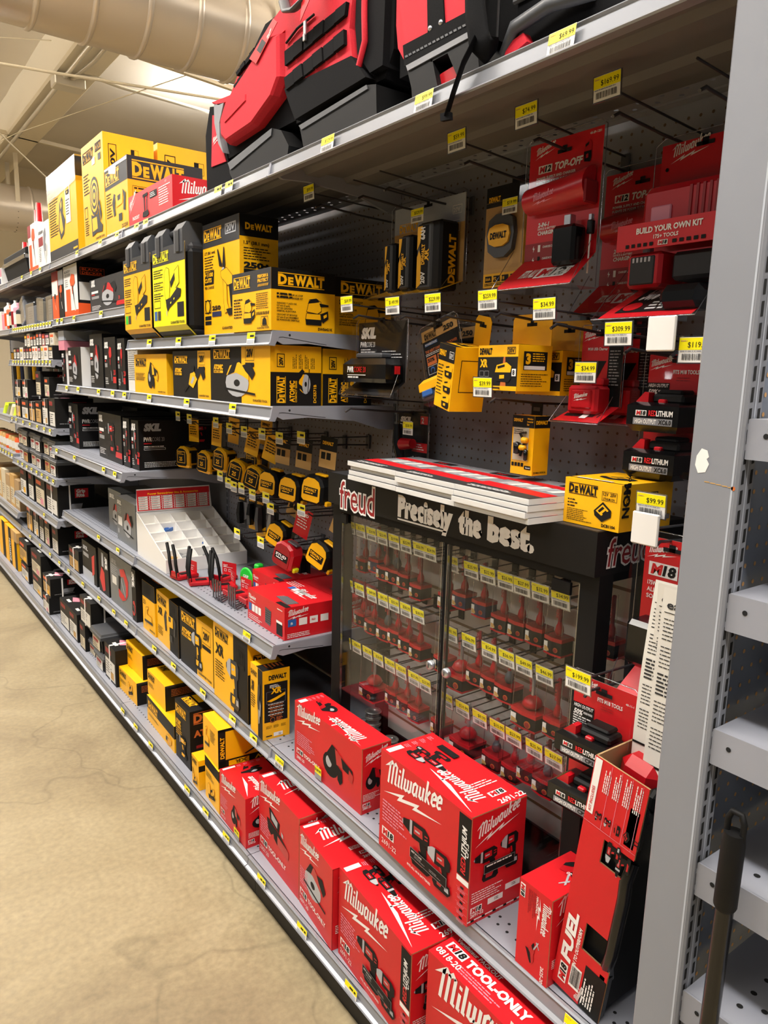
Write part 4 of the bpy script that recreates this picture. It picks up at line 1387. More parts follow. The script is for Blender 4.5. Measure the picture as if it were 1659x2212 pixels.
carton('grinder_carton', 'all yellow grinder carton at the far end of the saw shelf', 'carton', G3, (-.410, .815, 1.4532), .2, .355, .145, 'yellow',
       d_front('grinder', 'dew', logo_h=.14, ly=.72, lw=.34, tx=.44, ty=.12, tw=.32, th=.7, lines=(.05, .5, .32, 6)), None)
carton('saw_carton', 'white-sided carton standing behind the yellow grinder carton', 'carton', None, (-.385, 1.205, 1.4532), .3, .125, .19, 'white_dull', lambda b, F, w, h: plines(b, F, w * .06, h * .84, w * .86, 16, h * .04, h * .012, 'ink', 2), None)

# ---- sander shelf: 1.654 m
carton('sander_carton', 'yellow sander carton with a black top band at the near end of the sander shelf', 'carton', 'sander cartons', (-.420, .002, 1.6542), .198, .238, .160, 'yellow', sander_front, sander_side, None, ct='charcoal')
carton('sander_carton', 'sander carton behind the near one, farther back on the same shelf', 'carton', 'sander cartons', (-.215, .015, 1.6542), .198, .225, .157, 'yellow', sander_front, sander_side, None, ct='charcoal')


def pruner_side(b, F, w, h):
    prect(b, F, 0, h * .82, w, h * .18, 'ink', 1)
    pdew(b, F, w * .14, h * .88, h * .05, 'yellow', k=3, w=w * .7, lines=False)
    ptext(b, F, '1.5" (38.1 mm)', w * .1, h * .755, h * .026, 'ink', bold=.03, k=2, w=w * .66)
    plines(b, F, w * .1, h * .72, w * .7, 5, h * .022, h * .008, 'ink', 2)
    ptext(b, F, '250+', w * .1, h * .56, h * .045, 'ink', bold=.06, k=2, w=w * .7)
    prect(b, F, w * .1, h * .51, w * .7, h * .04, 'ink', 2)
    ptool(b, F, 'pruner', w * .1, h * .1, w * .6, h * .36, 'dew', k=3)


def pruner_front(b, F, w, h):
    prect(b, F, 0, h * .79, w, h * .21, 'charcoal', 1)
    pdew(b, F, w * .04, h * .86, h * .075, 'yellow', k=3, w=w * .5)
    pframe(b, F, w * .64, h * .86, w * .28, h * .09, w * .015, 'silver_print', 3)
    ptext(b, F, '20V', w * .67, h * .88, h * .055, 'silver_print', bold=.03, k=3, w=w * .22)
    ptext(b, F, '1.5" (38.1 mm)', w * .05, h * .73, h * .024, 'ink', bold=.03, k=2, w=w * .3)
    plines(b, F, w * .05, h * .70, w * .28, 6, h * .024, h * .009, 'ink', 2)
    ppoly(b, F, [(w * .04, h * .46), (w * .3, h * .46), (w * .32, h * .58), (w * .06, h * .57)], 'ink', 2)
    ptext(b, F, '+1100', w * .05, h * .53, h * .035, 'yellow', bold=.04, k=3, w=w * .24)
    ptext(b, F, 'CUTS', w * .05, h * .48, h * .035, 'yellow', bold=.04, k=3, w=w * .2)
    ptext(b, F, 'PER CHARGE', w * .05, h * .42, h * .024, 'ink', bold=.02, k=2, w=w * .26)
    ptool(b, F, 'pruner', w * .42, h * .16, w * .5, h * .6, 'dew', k=4, out='ink', ow=w * .006)
    pframe(b, F, w * .04, h * .2, w * .18, h * .12, w * .012, 'ink', 2)
    pdisc(b, F, w * .13, h * .26, w * .07, 'ink', 3, sy=1.2)
    pdisc(b, F, w * .13, h * .26, w * .055, 'yellow', 4, sy=1.2)
    ptext(b, F, '250', w * .25, h * .225, h * .035, 'ink', bold=.05, k=3, w=w * .24)
    prect(b, F, w * .25, h * .165, w * .26, h * .045, 'blue_navy', 3)
    for i in range(2):
        prect(b, F, w * .04, h * (.14 - i * .045), w * .18, h * .035, 'ink', 2)
    ptext(b, F, 'GUARANTEED TOUGH.', w * .98, h * .045, h * .022, 'ink', al='R', bold=.03, k=3, w=w * .45)


carton('pruner_carton', 'tall yellow pruning shear carton behind the near sander carton', 'carton', None, (-.390, .253, 1.6542), .125, .265, .335, 'yellow', pruner_front, pruner_side, None, ct='black')


def nail_case(name, label, y, zt, x, cols, seed):
    """black moulded tool case with a printed cardboard sleeve hung on its front"""
    root = thing(name, label, 'tool case', (x, y, 1.6542), 0, 'nailer cases on the sander shelf')
    W_ = .30
    b = MB()
    b.box(.012, .15, .0, W_ + .005, .004, .29, 'charcoal', bevel=.012)
    b.box(.006, .155, -.012, .05, .02, .27, 'black_matte', bevel=.012)
    b.build('case_shell', root)
    for yy in (.05, .225):
        b = MB()
        pr = [(-.005, .26), (-.005, .33), (.01, .352), (.06, .352), (.075, .33), (.075, .26)]
        b.prism(pr, 'y', yy - .035, yy + .04, 'grey_plastic')
        b.prism([(-.009, .262), (-.009, .325), (-.005, .33), (-.005, .26)], 'y', yy - .012, yy + .018, 'charcoal')
        b.build('latch_horn', root)
    b = MB()
    b.tube([(.03, .06, .30), (.03, .07, .335), (.03, .21, .335), (.03, .225, .30)], .012, 'charcoal', 8)
    b.build('carry_handle', root)
    # sleeve: front face then a fold that tucks under
    b = MB()
    b.face([(-.004, W_, .035), (-.004, 0, .035), (-.004, 0, .29), (-.004, W_, .29)], cols[0])
    b.face([(-.004, 0, .035), (-.004, W_, .035), (.03, W_ - .005, .001), (.03, -.005, .001)], cols[0])
    b.face([(-.002, 0, .035), (-.002, W_, .035), (-.002, W_, .29), (-.002, 0, .29)], 'kraft')
    F = Fr((-.004, W_, .035), (0, -1, 0), (0, 0, 1))
    w, h = W_, .255
    prect(b, F, 0, h * .78, w, h * .22, 'charcoal', 1)
    pdew(b, F, w * .03, h * .84, h * .09, cols[0], k=3, w=w * .50)
    plines(b, F, w * .04, h * .72, w * .3, 4, h * .03, h * .012, 'ink', 2, seed=seed)
    plines(b, F, w * .04, h * .56, w * .3, 4, h * .03, h * .012, 'ink', 2, seed=seed + 1)
    plines(b, F, w * .04, h * .42, w * .3, 3, h * .03, h * .012, 'ink', 2, seed=seed + 2)
    ptool(b, F, 'nailer', w * .36, h * .18, w * .56, h * .56, cols[1], k=3, out='ink', ow=w * .006)
    pframe(b, F, w * .04, h * .24, w * .2, h * .1, w * .006, 'ink', 2)
    prect(b, F, w * .04, h * .08, w * .09, h * .12, 'blue' if seed < 5 else 'green', 2)
    prect(b, F, w * .15, h * .08, w * .09, h * .12, 'charcoal', 2)
    prect(b, F, w * .76, h * .10, w * .19, h * .18, 'ink', 2)
    ptext(b, F, 'GUARANTEED TOUGH.', w * .97, h * .02, h * .03, 'ink', al='R', bold=.03, k=3, w=w * .42)
    b.build('printed_sleeve', root)
    return root


nail_case('nailer_case', 'nailer case with a bright lemon yellow sleeve, next to the tall pruner carton', .545, 0, -.436, ('yellow_neon', 'neon'), 3)
nail_case('nailer_case', 'nailer case with an orange-yellow sleeve, farther of the two moulded cases', .868, 0, -.436, ('yellow', 'dew'), 6)

# ---- top shelf
def pump_front(b, F, w, h):
    prect(b, F, 0, 0, w, h * .14, 'charcoal', 1)
    prect(b, F, 0, h * .80, w, h * .20, 'charcoal', 1)
    pdew(b, F, w * .04, h * .845, h * .10, 'yellow', k=3, w=w * .44)
    plines(b, F, w * .05, h * .75, w * .34, 16, h * .03, h * .013, 'ink', 2)
    ptool(b, F, 'pump', w * .34, h * .22, w * .3, h * .46, 'yb', k=3)
    prect(b, F, w * .64, h * .36, w * .16, h * .5, 'white', 3)
    ptool(b, F, 'battery', w * .66, h * .66, w * .12, h * .1, 'dew', k=5)
    plines(b, F, w * .66, h * .6, w * .12, 6, h * .03, h * .012, 'ink', 4)
    prect(b, F, w * .84, h * .05, w * .14, h * .02, 'yellow', 3)


def pump_side(b, F, w, h):
    prect(b, F, 0, h * .80, w, h * .20, 'ink', 1)
    pdew(b, F, w * .2, h * .86, h * .07, 'yellow', k=3, w=w * .7)
    plines(b, F, w * .1, h * .75, w * .8, 12, h * .03, h * .014, 'ink', 2)
    prect(b, F, w * .1, h * .36, w * .7, h * .07, 'ink', 2)
    ptool(b, F, 'infl', w * .1, h * .06, w * .8, h * .26, 'yb', k=3)


TG = 'cartons on the top shelf'
carton('work_pump_carton', 'biggest yellow carton with grey bands and loose shrink film on the top shelf', 'carton', TG, (-.405, 1.925, 2.0692), .40, .555, .415, 'yellow', pump_front, pump_side)
b = MB()
[b.face(q, 'film') for q in ([(-.408, 2.484, 2.36), (-.408, 1.92, 2.38), (-.408, 1.92, 2.49), (-.408, 2.484, 2.49)], [(-.408, 2.484, 2.49), (-.408, 1.92, 2.49), (-.15, 1.92, 2.494), (-.15, 2.484, 2.494)], [(-.408, 1.9215, 2.38), (-.15, 1.9215, 2.40), (-.15, 1.9215, 2.494), (-.408, 1.9215, 2.49)])]
tag(b.build('shrink_film'), 'loose clear shrink film over the top of the biggest yellow carton', 'film')


def fan_front(b, F, w, h):
    pdew(b, F, w * .07, h * .84, h * .075, 'ink', k=3, w=w * .50)
    pframe(b, F, w * .66, h * .86, w * .26, h * .08, w * .015, 'ink', 3)
    ptext(b, F, '20V', w * .69, h * .875, h * .05, 'ink', bold=.03, k=3, w=w * .2)
    prect(b, F, w * .5, h * .76, w * .14, h * .07, 'white', 3)
    prect(b, F, w * .78, h * .77, w * .12, h * .06, 'charcoal', 3)
    plines(b, F, w * .07, h * .7, w * .3, 7, h * .03, h * .012, 'ink', 2)
    ptool(b, F, 'fan', w * .3, h * .08, w * .6, h * .58, 'yb', k=3)
    pframe(b, F, w * .07, h * .28, w * .14, h * .12, w * .012, 'ink', 2)
    plines(b, F, w * .07, h * .25, w * .2, 7, h * .022, h * .01, 'ink', 2)
    ptext(b, F, 'GUARANTEED TOUGH.', w * .95, h * .04, h * .018, 'ink', al='R', bold=.03, k=3, w=w * .4)


carton('jobsite_fan_carton', 'tall plain yellow fan carton right of the biggest yellow carton on the top shelf', 'carton', TG, (-.405, 1.49, 2.0692), .21, .325, .418, 'yellow', fan_front, v20_side)
carton('jobsite_fan_carton', 'second yellow fan carton set back behind the black-topped carton', 'carton', TG, (-.175, 1.50, 2.0692), .30, .1, .42, 'yellow', None, v20_side)


def infl_front(b, F, w, h):
    prect(b, F, 0, h * .68, w, h * .32, 'charcoal', 1)
    pdew(b, F, w * .04, h * .76, h * .13, 'yellow', k=3, w=w * .62)
    ppoly(b, F, [(w * .2, h * .9), (w * .5, h * .84), (w * .56, h * .99), (w * .2, h * .99)], 'white', 4)
    ppoly(b, F, [(0, h * .96), (w, h * .94), (w, h * .99), (0, h * .99)], 'white_dull', 3)
    ptool(b, F, 'infl', w * .32, h * .14, w * .6, h * .46, 'yb', k=3)
    plines(b, F, w * .05, h * .6, w * .26, 9, h * .04, h * .015, 'ink', 2)
    ptext(b, F, 'DCC018', w * .96, h * .06, h * .05, 'ink', al='R', k=3)
    plines(b, F, w * .02, h * .03, w * .9, 1, h * .03, h * .02, 'white_dull', 3)


def infl_side(b, F, w, h):
    prect(b, F, 0, h * .68, w, h * .32, 'charcoal', 1)
    pdew(b, F, w * .06, h * .74, h * .17, 'yellow', k=3, w=w * .68)
    pframe(b, F, w * .06, h * .3, w * .3, h * .3, w * .004, 'ink', 2)
    for i in range(5):
        plines(b, F, w * .08, h * (.56 - i * .06), w * .26, 1, h * .05, h * .02, 'ink', 2, seed=i)


carton('inflator_carton', 'yellow inflator carton with a black top band and torn white tape', 'carton', TG, (-.405, 1.19, 2.0692), .30, .29, .268, 'yellow', infl_front, infl_side)


def pack_front(b, F, w, h):
    pmil(b, F, w * .03, h * .55, w * .16, rise=.7, hs=1.2)
    ptext(b, F, 'PACKOUT', w * .10, h * .2, h * .1, 'white', bold=.04, k=3)
    ptool(b, F, 'bucket', w * .33, h * .14, w * .17, h * .72, 'mil', k=3)
    prect(b, F, w * .52, h * .62, w * .16, h * .2, 'ink', 2)
    plines(b, F, w * .53, h * .76, w * .13, 3, h * .05, h * .022, 'white', 3)
    plines(b, F, w * .72, h * .78, w * .24, 8, h * .07, h * .03, 'white', 2)
    ptext(b, F, 'x 1', w * .86, h * .88, h * .06, 'white', k=3)


def pack_side(b, F, w, h):
    pmil(b, F, w * .18, h * .5, w * 1.4 if w < .12 else w * .9, rise=.1)
    ptext(b, F, 'BIN', w * .5, h * .12, h * .14, 'white', k=3)


carton('storage_bin_carton', 'long red carton with a bin picture beside the leftmost red bag', 'carton', TG, (-.405, .73, 2.0692), .17, .456, .112, 'red', pack_front, pack_side)
carton('string_trimmer_carton', 'white and orange trimmer carton at the far end of the top shelf row', 'carton', TG, (-.405, 2.775, 2.0692), .12, .235, .255, 'white',
       lambda b, F, w, h: (prect(b, F, 0, h * .74, w * .34, h * .26, 'red_dark', 1), ptool(b, F, 'trim', w * .3, h * .1, w * .6, h * .8, 'bd', k=3), prect(b, F, w * .1, h * .1, w * .28, h * .48, 'orange', 2), prect(b, F, 0, 0, w, h * .1, 'orange', 2)), None)
carton('hand_vacuum_carton', 'white carton with a grey hand vacuum picture on the top shelf', 'carton', TG, (-.405, 2.48, 2.0692), .12, .27, .225, 'white',
       lambda b, F, w, h: (ptext(b, F, 'dustbuster', w * .06, h * .78, h * .08, 'charcoal', k=3, w=w * .4), prect(b, F, w * .04, h * .5, w * .38, h * .2, 'red_dark', 2), ptool(b, F, 'vac', w * .36, h * .06, w * .5, h * .8, 'grey', k=3), plines(b, F, w * .05, h * .44, w * .2, 8, h * .04, h * .02, 'print_grey', 2)), None)

# ---- third bay: black drill kits (1.127), saws (1.453), trimmers (1.787), grey saws (.772)
def skil_logo(b, F, x, y, h, mt, k=3, w=None):
    ptext(b, F, 'SKIL', x, y, h, mt, bold=.07, slant=.22, k=k, w=w or h * 2.5)


def skil_front(tool, accent=True, lh=.12, logo='white'):
    def f(b, F, w, h):
        skil_logo(b, F, w * .05, h * .80, h * lh, logo, w=min(w * .62, h * lh * 2.6))
        prect(b, F, w * .05, h * .58, w * .2, h * .07, 'white', 2)
        prect(b, F, w * .05, h * .53, w * .1, h * .03, 'red', 2)
        prect(b, F, w * .05, h * .42, w * .22, h * .08, 'print_grey', 2)
        ptool(b, F, tool, w * .34, h * .16, w * .42, h * .66, 'skil', k=3)
        if accent:
            prect(b, F, w * .74, h * .12, w * .26, h * .12, 'red', 2)
            ptext(b, F, '20', w * .8, h * .28, h * .09, 'red', bold=.03, k=3)
        plines(b, F, w * .05, h * .2, w * .3, 4, h * .035, h * .014, 'white', 2, seed=int(w * 1000))
    return f


def skil_side(b, F, w, h):
    skil_logo(b, F, w * .06, h * .80, h * .13, 'silver_print', w=min(w * .5, h * .36))
    a = ptext(b, F, 'PWR', w * .06, h * .585, h * .08, 'white', bold=.04, k=3, w=h * .17)
    ptext(b, F, 'CORE 20', w * .06 + a, h * .585, h * .08, 'print_grey', bold=.0, k=3, w=h * .26)
    prect(b, F, w * .06, h * .53, h * .16, h * .02, 'red', 2)
    plines(b, F, w * .06, h * .47, h * .45, 1, h * .04, h * .016, 'white', 2)
    pframe(b, F, w * .06, h * .41, h * .45, h * .04, h * .006, 'white', 2)
    plines(b, F, w * .06, h * .15, w * .5, 4, h * .03, h * .011, 'white', 2)
    ptool(b, F, 'drill', w * .62, h * .5, w * .24, h * .4, 'skil', k=3)


G4 = 'black drill kit cartons'
carton('drill_kit_carton', 'black drill kit carton with a big lettered end, nearest on its shelf', 'carton', G4, (-.378, 1.252, 1.1273), .36, .082, .206, 'black', skil_front('impact'), skil_side, None, rz=2)
carton('drill_kit_carton', 'thin black carton between two black drill kit cartons', 'carton', G4, (-.385, 1.348, 1.1273), .3, .085, .209, 'black', skil_front('drill'), skil_side)
carton('drill_kit_carton', 'wide black drill kit carton with a red label corner, third on its shelf', 'carton', G4, (-.386, 1.455, 1.1273), .3, .40, .214, 'black', skil_front('drill'), skil_side, rz=-2)
carton('drill_kit_carton', 'black drill kit carton standing alone at the far end of its shelf', 'carton', G4, (-.378, 2.20, 1.1273), .32, .225, .228, 'black', skil_front('impact'), skil_side, rz=-2)
carton('drill_kit_carton', 'black drill kit carton at the back of its shelf behind the wide one', 'carton', G4, (-.17, 1.90, 1.1273), .16, .24, .224, 'black', None, skil_side)

G5 = 'upright cartons on the third bay saw shelf'
for (y, l, h, D, lab, kind, cs) in ((1.353, .098, .213, .2, 'slim black string trimmer carton beside the white-sided carton', 'trim', 'black'),
                                    (1.48, .165, .222, .2, 'black carton with two red trimmers standing in the third bay', 'trim', 'black'),
                                    (1.672, .205, .241, .14, 'tallest black saw carton on the third bay saw shelf', 'circ', 'black'),
                                    (2.04, .25, .188, .16, 'black saw carton with a white end panel on the third bay saw shelf', 'circ', 'white'),
                                    (2.335, .09, .175, .12, 'black carton with a white end at the far end of its shelf', 'drill', 'white')):
    carton('power_saw_carton', lab, 'carton', G5, (-.390, y, 1.4532), D, l, h, 'black', skil_front(kind, kind == 'trim', .10),
           (lambda b, F, w, h_: (skil_logo(b, F, w * .3, h_ * .82, h_ * .10, 'ink', w=w * .8), plines(b, F, w * .35, h_ * .7, w * .5, 3, h_ * .04, h_ * .014, 'print_grey', 2), plines(b, F, w * .35, h_ * .4, w * .6, 4, h_ * .03, h_ * .012, 'print_grey', 2))) if cs == 'white' else None, cs=cs)
G6 = 'trimmer cartons above the saw shelf'
carton('circular_saw_carton', 'grey circular saw carton right of the orange trimmer cartons', 'carton', G6, (-.38, 1.33, 1.7873), .2, .535, .148, 'charcoal', skil_front('circ', True, .16), None)
bd = lambda b, F, w, h: (prect(b, F, 0, 0, w, h * .12, 'orange', 1), prect(b, F, w * .16, h * .04, w * .32, h * .5, 'orange', 2), ptool(b, F, 'trim', w * .36, h * .1, w * .6, h * .72, 'bd', k=4), ptext(b, F, 'BLACK+', w * .08, h * .86, h * .05, 'print_grey', k=3, w=w * .45), ptext(b, F, 'DECKER', w * .08, h * .79, h * .05, 'print_grey', k=3, w=w * .45), plines(b, F, w * .1, h * .72, w * .25, 4, h * .04, h * .015, 'print_grey', 2))
bds = lambda b, F, w, h: (pframe(b, F, w * .1, h * .78, w * .8, h * .14, h * .008, 'orange', 2), ptext(b, F, 'BLACK+', w * .16, h * .86, h * .045, 'orange', k=3, w=w * .68), ptext(b, F, 'DECKER', w * .16, h * .795, h * .045, 'orange', k=3, w=w * .68), prect(b, F, 0, 0, w, h * .24, 'orange', 1), prect(b, F, w * .05, h * .3, w * .5, h * .34, 'white_dull', 2), ptool(b, F, 'trim', w * .3, h * .3, w * .5, h * .36, 'bd', k=4))
carton('string_trimmer_carton', 'white and orange trimmer carton with a black end panel, third bay', 'carton', G6, (-.40, 2.0, 1.7873), .14, .26, .243, 'white', bd, bds, cs='black')
carton('string_trimmer_carton', 'thin dark trimmer carton squeezed between two orange ones', 'carton', G6, (-.40, 2.272, 1.7873), .14, .105, .236, 'black', lambda b, F, w, h: (prect(b, F, 0, h * .7, w, h * .3, 'silver_print', 1), ptool(b, F, 'trim', w * .1, h * .2, w * .8, h * .5, 'bd', k=3)), None)
carton('string_trimmer_carton', 'narrow white and orange trimmer carton at the far end of the third bay', 'carton', G6, (-.40, 2.39, 1.7873), .14, .125, .24, 'orange', lambda b, F, w, h: (prect(b, F, 0, h * .82, w, h * .18, 'red_dark', 1), prect(b, F, 0, h * .5, w, h * .3, 'white', 1), ptool(b, F, 'trim', w * .2, h * .2, w * .6, h * .34, 'grey', k=3)), None)


def gskil_side(b, F, w, h):
    skil_logo(b, F, w * .10, h * .80, h * .11, 'white', w=w * .62)
    plines(b, F, w * .1, h * .68, w * .6, 3, h * .05, h * .02, 'silver_print', 2)
    ptext(b, F, 'PWRCORE 20', w * .3, h * .2, h * .045, 'white', bold=.03, k=3, w=w * .6)
    prect(b, F, w * .16, h * .05, w * .24, h * .13, 'white', 2)
    prect(b, F, w * .5, h * .05, w * .24, h * .13, 'white', 2)
    pdisc(b, F, w * .28, h * .135, w * .05, 'red', 3)


carton('circular_saw_carton', 'grey circular saw carton with a pale top flap beside the white bit bin', 'carton', 'grey saw cartons', (-.386, 1.305, .7723), .16, .30, .20, 'grey_box',
       lambda b, F, w, h: (skil_logo(b, F, w * .05, h * .84, h * .08, 'white', w=w * .24), ptool(b, F, 'circ', w * .38, h * .18, w * .5, h * .56, 'skil', k=3), prect(b, F, w * .08, h * .36, w * .22, h * .2, 'white', 2), plines(b, F, w * .05, h * .76, w * .24, 4, h * .04, h * .014, 'silver_print', 2), prect(b, F, w * .06, h * .16, w * .06, h * .1, 'silver_print', 2)), gskil_side,
       lambda b, F, w, d: prect(b, F, 0, 0, w, d * .3, 'white', 1), rz=-2)
carton('circular_saw_carton', 'second grey circular saw carton showing only its far strip behind the first', 'carton', 'grey saw cartons', (-.350, 1.62, .7723), .18, .20, .205, 'grey_box',
       lambda b, F, w, h: (skil_logo(b, F, w * .1, h * .8, h * .08, 'white', w=w * .4), ptool(b, F, 'circ', w * .3, h * .2, w * .6, h * .5, 'skil', k=3)), None, None)
G7 = 'saw cartons on the second-lowest shelf of the third bay'
carton('band_saw_carton', 'grey saw carton with a red saw picture beside the open-topped yellow carton', 'carton', G7, (-.40, 1.338, .4642), .2, .325, .236, 'grey_box', lambda b, F, w, h: (skil_logo(b, F, w * .08, h * .82, h * .07, 'silver_print', w=w * .24), ptool(b, F, 'band', w * .36, h * .18, w * .5, h * .66, 'skil', k=3), prect(b, F, w * .1, h * .4, w * .2, h * .16, 'white_dull', 2), plines(b, F, w * .06, h * .76, w * .3, 5, h * .04, h * .014, 'silver_print', 2)), None, None)
carton('saw_blade_carton', 'slim black carton at the edge of the grey band saw carton', 'carton', G7, (-.405, 1.275, .4642), .2, .055, .232, 'black', lambda b, F, w, h: (ptool(b, F, 'band', w * .1, h * .1, w * .8, h * .3, 'skil', k=3), skil_logo(b, F.sub(w * .2, h * .95, -math.pi / 2), 0, 0, w * .5, 'white', w=h * .3)), None)
carton('tool_carton', 'black carton with a red lozenge picture beside the grey band saw carton', 'carton', G7, (-.40, 1.694, .4642), .2, .165, .215, 'black', lambda b, F, w, h: (ppoly(b, F, [(w * .1, h * .3), (w * .3, h * .6), (w * .6, h * .5), (w * .65, h * .1), (w * .4, h * .04)], 'red', 2), skil_logo(b, F.sub(w * .7, h * .9, -math.pi / 2), 0, 0, w * .2, 'white', w=h * .3), prect(b, F, w * .35, h * .62, w * .2, h * .32, 'silver_print', 2)), None)
carton('tool_carton', 'dark carton with a pale lower band and a red plug picture', 'carton', G7, (-.40, 1.90, .4642), .2, .26, .20, 'black', lambda b, F, w, h: (skil_logo(b, F, w * .08, h * .78, h * .09, 'silver_print', w=w * .36), prect(b, F, 0, 0, w * .8, h * .28, 'grey_light', 1), prect(b, F, w * .08, h * .6, w * .4, h * .1, 'print_grey', 2), ppoly(b, F, [(w * .7, h * .7), (w * .9, h * .8), (w * .86, h * .3), (w * .7, h * .2)], 'red', 3)), None)
# ------------------------------------------------------------------ price tags
def price_tag(loc, w, h, price, label, group, tilt=0.0, yaw=0.0, small=False, back=None):
    """a paper price tag facing the aisle: yellow upper half with the price, barcode below"""
    b = MB()
    if back:
        b.box(-.0002, .0016, -w / 2 - .002, w / 2 + .002, -h / 2 - .002, h / 2 + .002, back)
    F = Fr((0, w / 2, -h / 2), (0, -1, 0), (0, 0, 1), (-1, 0, 0), 0.0004)
    prect(b, F, 0, 0, w, h, 'white', 1)
    prect(b, F, 0, h * .5, w, h * .48, 'yellow_tag', 2)
    if not small:
        ptext(b, F, price, w * .94, h * .60, h * .21, 'ink', al='R', bold=.0, k=3, maxw=w * .66)
        plines(b, F, w * .05, h * .84, w * .22, 1, h * .1, h * .04, 'tan', 3)
        plines(b, F, w * .05, h * .43, w * .85, 1, h * .1, h * .035, 'grey_mid', 3)
        pbarcode(b, F, w * .06, h * .06, w * .88, h * .32, k=2, bg=None, ink='charcoal', seed=int(loc[1] * 1000) % 97)
    else:
        plines(b, F, w * .40, h * .62, w * .5, 1, h * .1, h * .17, 'ink', 3, seed=int(loc[1] * 1000) % 97, ragged=0)
        prect(b, F, w * .08, h * .1, w * .84, h * .28, 'grey_light', 3)
    o = b.build('price_tag')
    o.location = loc
    o.rotation_euler = (0, tilt, yaw)
    return tag(o, label, 'price tag', group)


# ------------------------------------------------------------------ pegboard hooks of the nearest bay
def hook(y, z, label, xt=.28, price=None, wire=True, cap=False, tl=None, pale=False, tz=.037, base=None, ty=0.0):
    mt = 'wire' if pale else 'wire_dark'
    root = thing('peg_hook', label, 'hook', (-.001, y, z - .008), 0, 'scan hooks on the pegboard')
    b = MB()
    b.box(-.006, 0, -.011, .011, -.014, .034, 'grey_plastic', bevel=.002)
    b.build('back_plate', root)
    b = MB()
    b.tube([(-.003, 0, 0), (-xt * .5, 0, .004), (-xt + .024, 0, .012), (-xt + .016, 0, .013), (-xt, 0, .004)], .0029, mt, 7)
    b.build('product_arm', root)
    if wire:
        b = MB()
        b.tube([(-.003, 0, .028), (-xt - .014, 0, .008 + tz)], .0022, mt, 6)
        b.build('tag_arm', root)
    if cap:
        b = MB()
        b.box(-xt - .032, -xt - .026, -.024, .026, .012, .066, 'white', bevel=.002)
        b.box(-xt - .03, -xt - .0, -.022, .024, .058, .066, 'clear_edge')
        b.build('tag_holder', root)
    if price:
        price_tag((-xt - .022, y + ty, z + tz + (.040 if cap else 0)), .053, .038, price, tl, 'price tags on the pegboard hooks', tilt=-.06, back='clear_edge')
    return root


hook(.012, 1.986, 'peg hook at the far upper corner of the nearest bay', price='$99.99', tl='small price tag alone beside the dark upper corner of the nearest bay', tz=.030)
hook(-.19, 1.975, 'bare peg hook left of the three-battery pack on the upper row')
hook(-.30, 1.975, 'peg hook carrying the three-battery pack on the upper row')
hook(-.577, 1.978, 'peg hook with the $59.99 tag on the upper row', price='$59.99', tl='$59.99 price tag hanging on the upper hook row under the top shelf')
hook(-.767, 1.980, 'peg hook carrying the front red charger pack on the upper row', price='$74.99', tl='$74.99 price tag on the upper hook row under the top shelf')
hook(-.945, 1.980, 'peg hook carrying the big red charger kit pack', price='$169.99', tl='$169.99 price tag on the upper hook row under the top shelf')
hook(-1.10, 1.978, 'bare peg hook beside the near grey post on the upper row')
hook(-.180, 1.688, 'peg hook carrying the clear battery pack with black card', price='$69.99', tl='$69.99 price tag at the far end of the middle hook row', tz=.030)
hook(-.374, 1.677, 'peg hook carrying the slanted flat battery pack', price='$149.99', tl='$149.99 price tag on the middle hook row', tz=.026)
hook(-.520, 1.671, 'peg hook carrying the tilted yellow battery box', price='$229.99', tl='$229.99 price tag on the middle hook row', tz=.030)
hook(-.690, 1.668, 'peg hook carrying the two wide yellow battery boxes', price='$259.99', tl='$259.99 price tag on the middle hook row', tz=.028)
hook(-.840, 1.641, 'peg hook carrying the red usb charger packs', price='$34.99', tl='$34.99 price tag hanging above the wide yellow battery box', tz=.030)
hook(-1.006, 1.594, 'peg hook carrying the red two-battery pack on the pegboard', price='$309.99', tl='$309.99 price tag on the middle hook row', tz=.028)
hook(-1.094, 1.588, 'pale peg hook with a white plastic end by the near post', cap=True, pale=True, tz=.03)
price_tag((-.30, -1.146, 1.594), .053, .038, '$119.99', 'price tag half hidden by the near post beside the white hook end', 'price tags on the pegboard hooks', back='clear_edge')
hook(-.150, 1.450, 'peg hook carrying the small black drill bit pack')
hook(-.688, 1.497, 'peg hook carrying the yellow earphone box', price='$39.99', tl='$39.99 price tag on the lone hook above the earphone box', tz=.028)
hook(-1.097, 1.276, 'pale peg hook with a white plastic end below the yellow charger carton', price='$99.99', tl='$99.99 price tag above the white plastic hook end', cap=True, pale=True, tz=.03)
hook(-1.03, 1.0, 'peg hook carrying the low red two-battery pack', price='$199.99', tl='$199.99 price tag at the right edge of the glass display case', tz=.032, xt=.345)


# ------------------------------------------------------------------ blister packs
def rings_box(spec):
    """spec rows: z, front x, back x, half width -> rectangular rings"""
    return [[(xf, -hw, z), (xb, -hw, z), (xb, hw, z), (xf, hw, z)] for (z, xf, xb, hw) in spec]


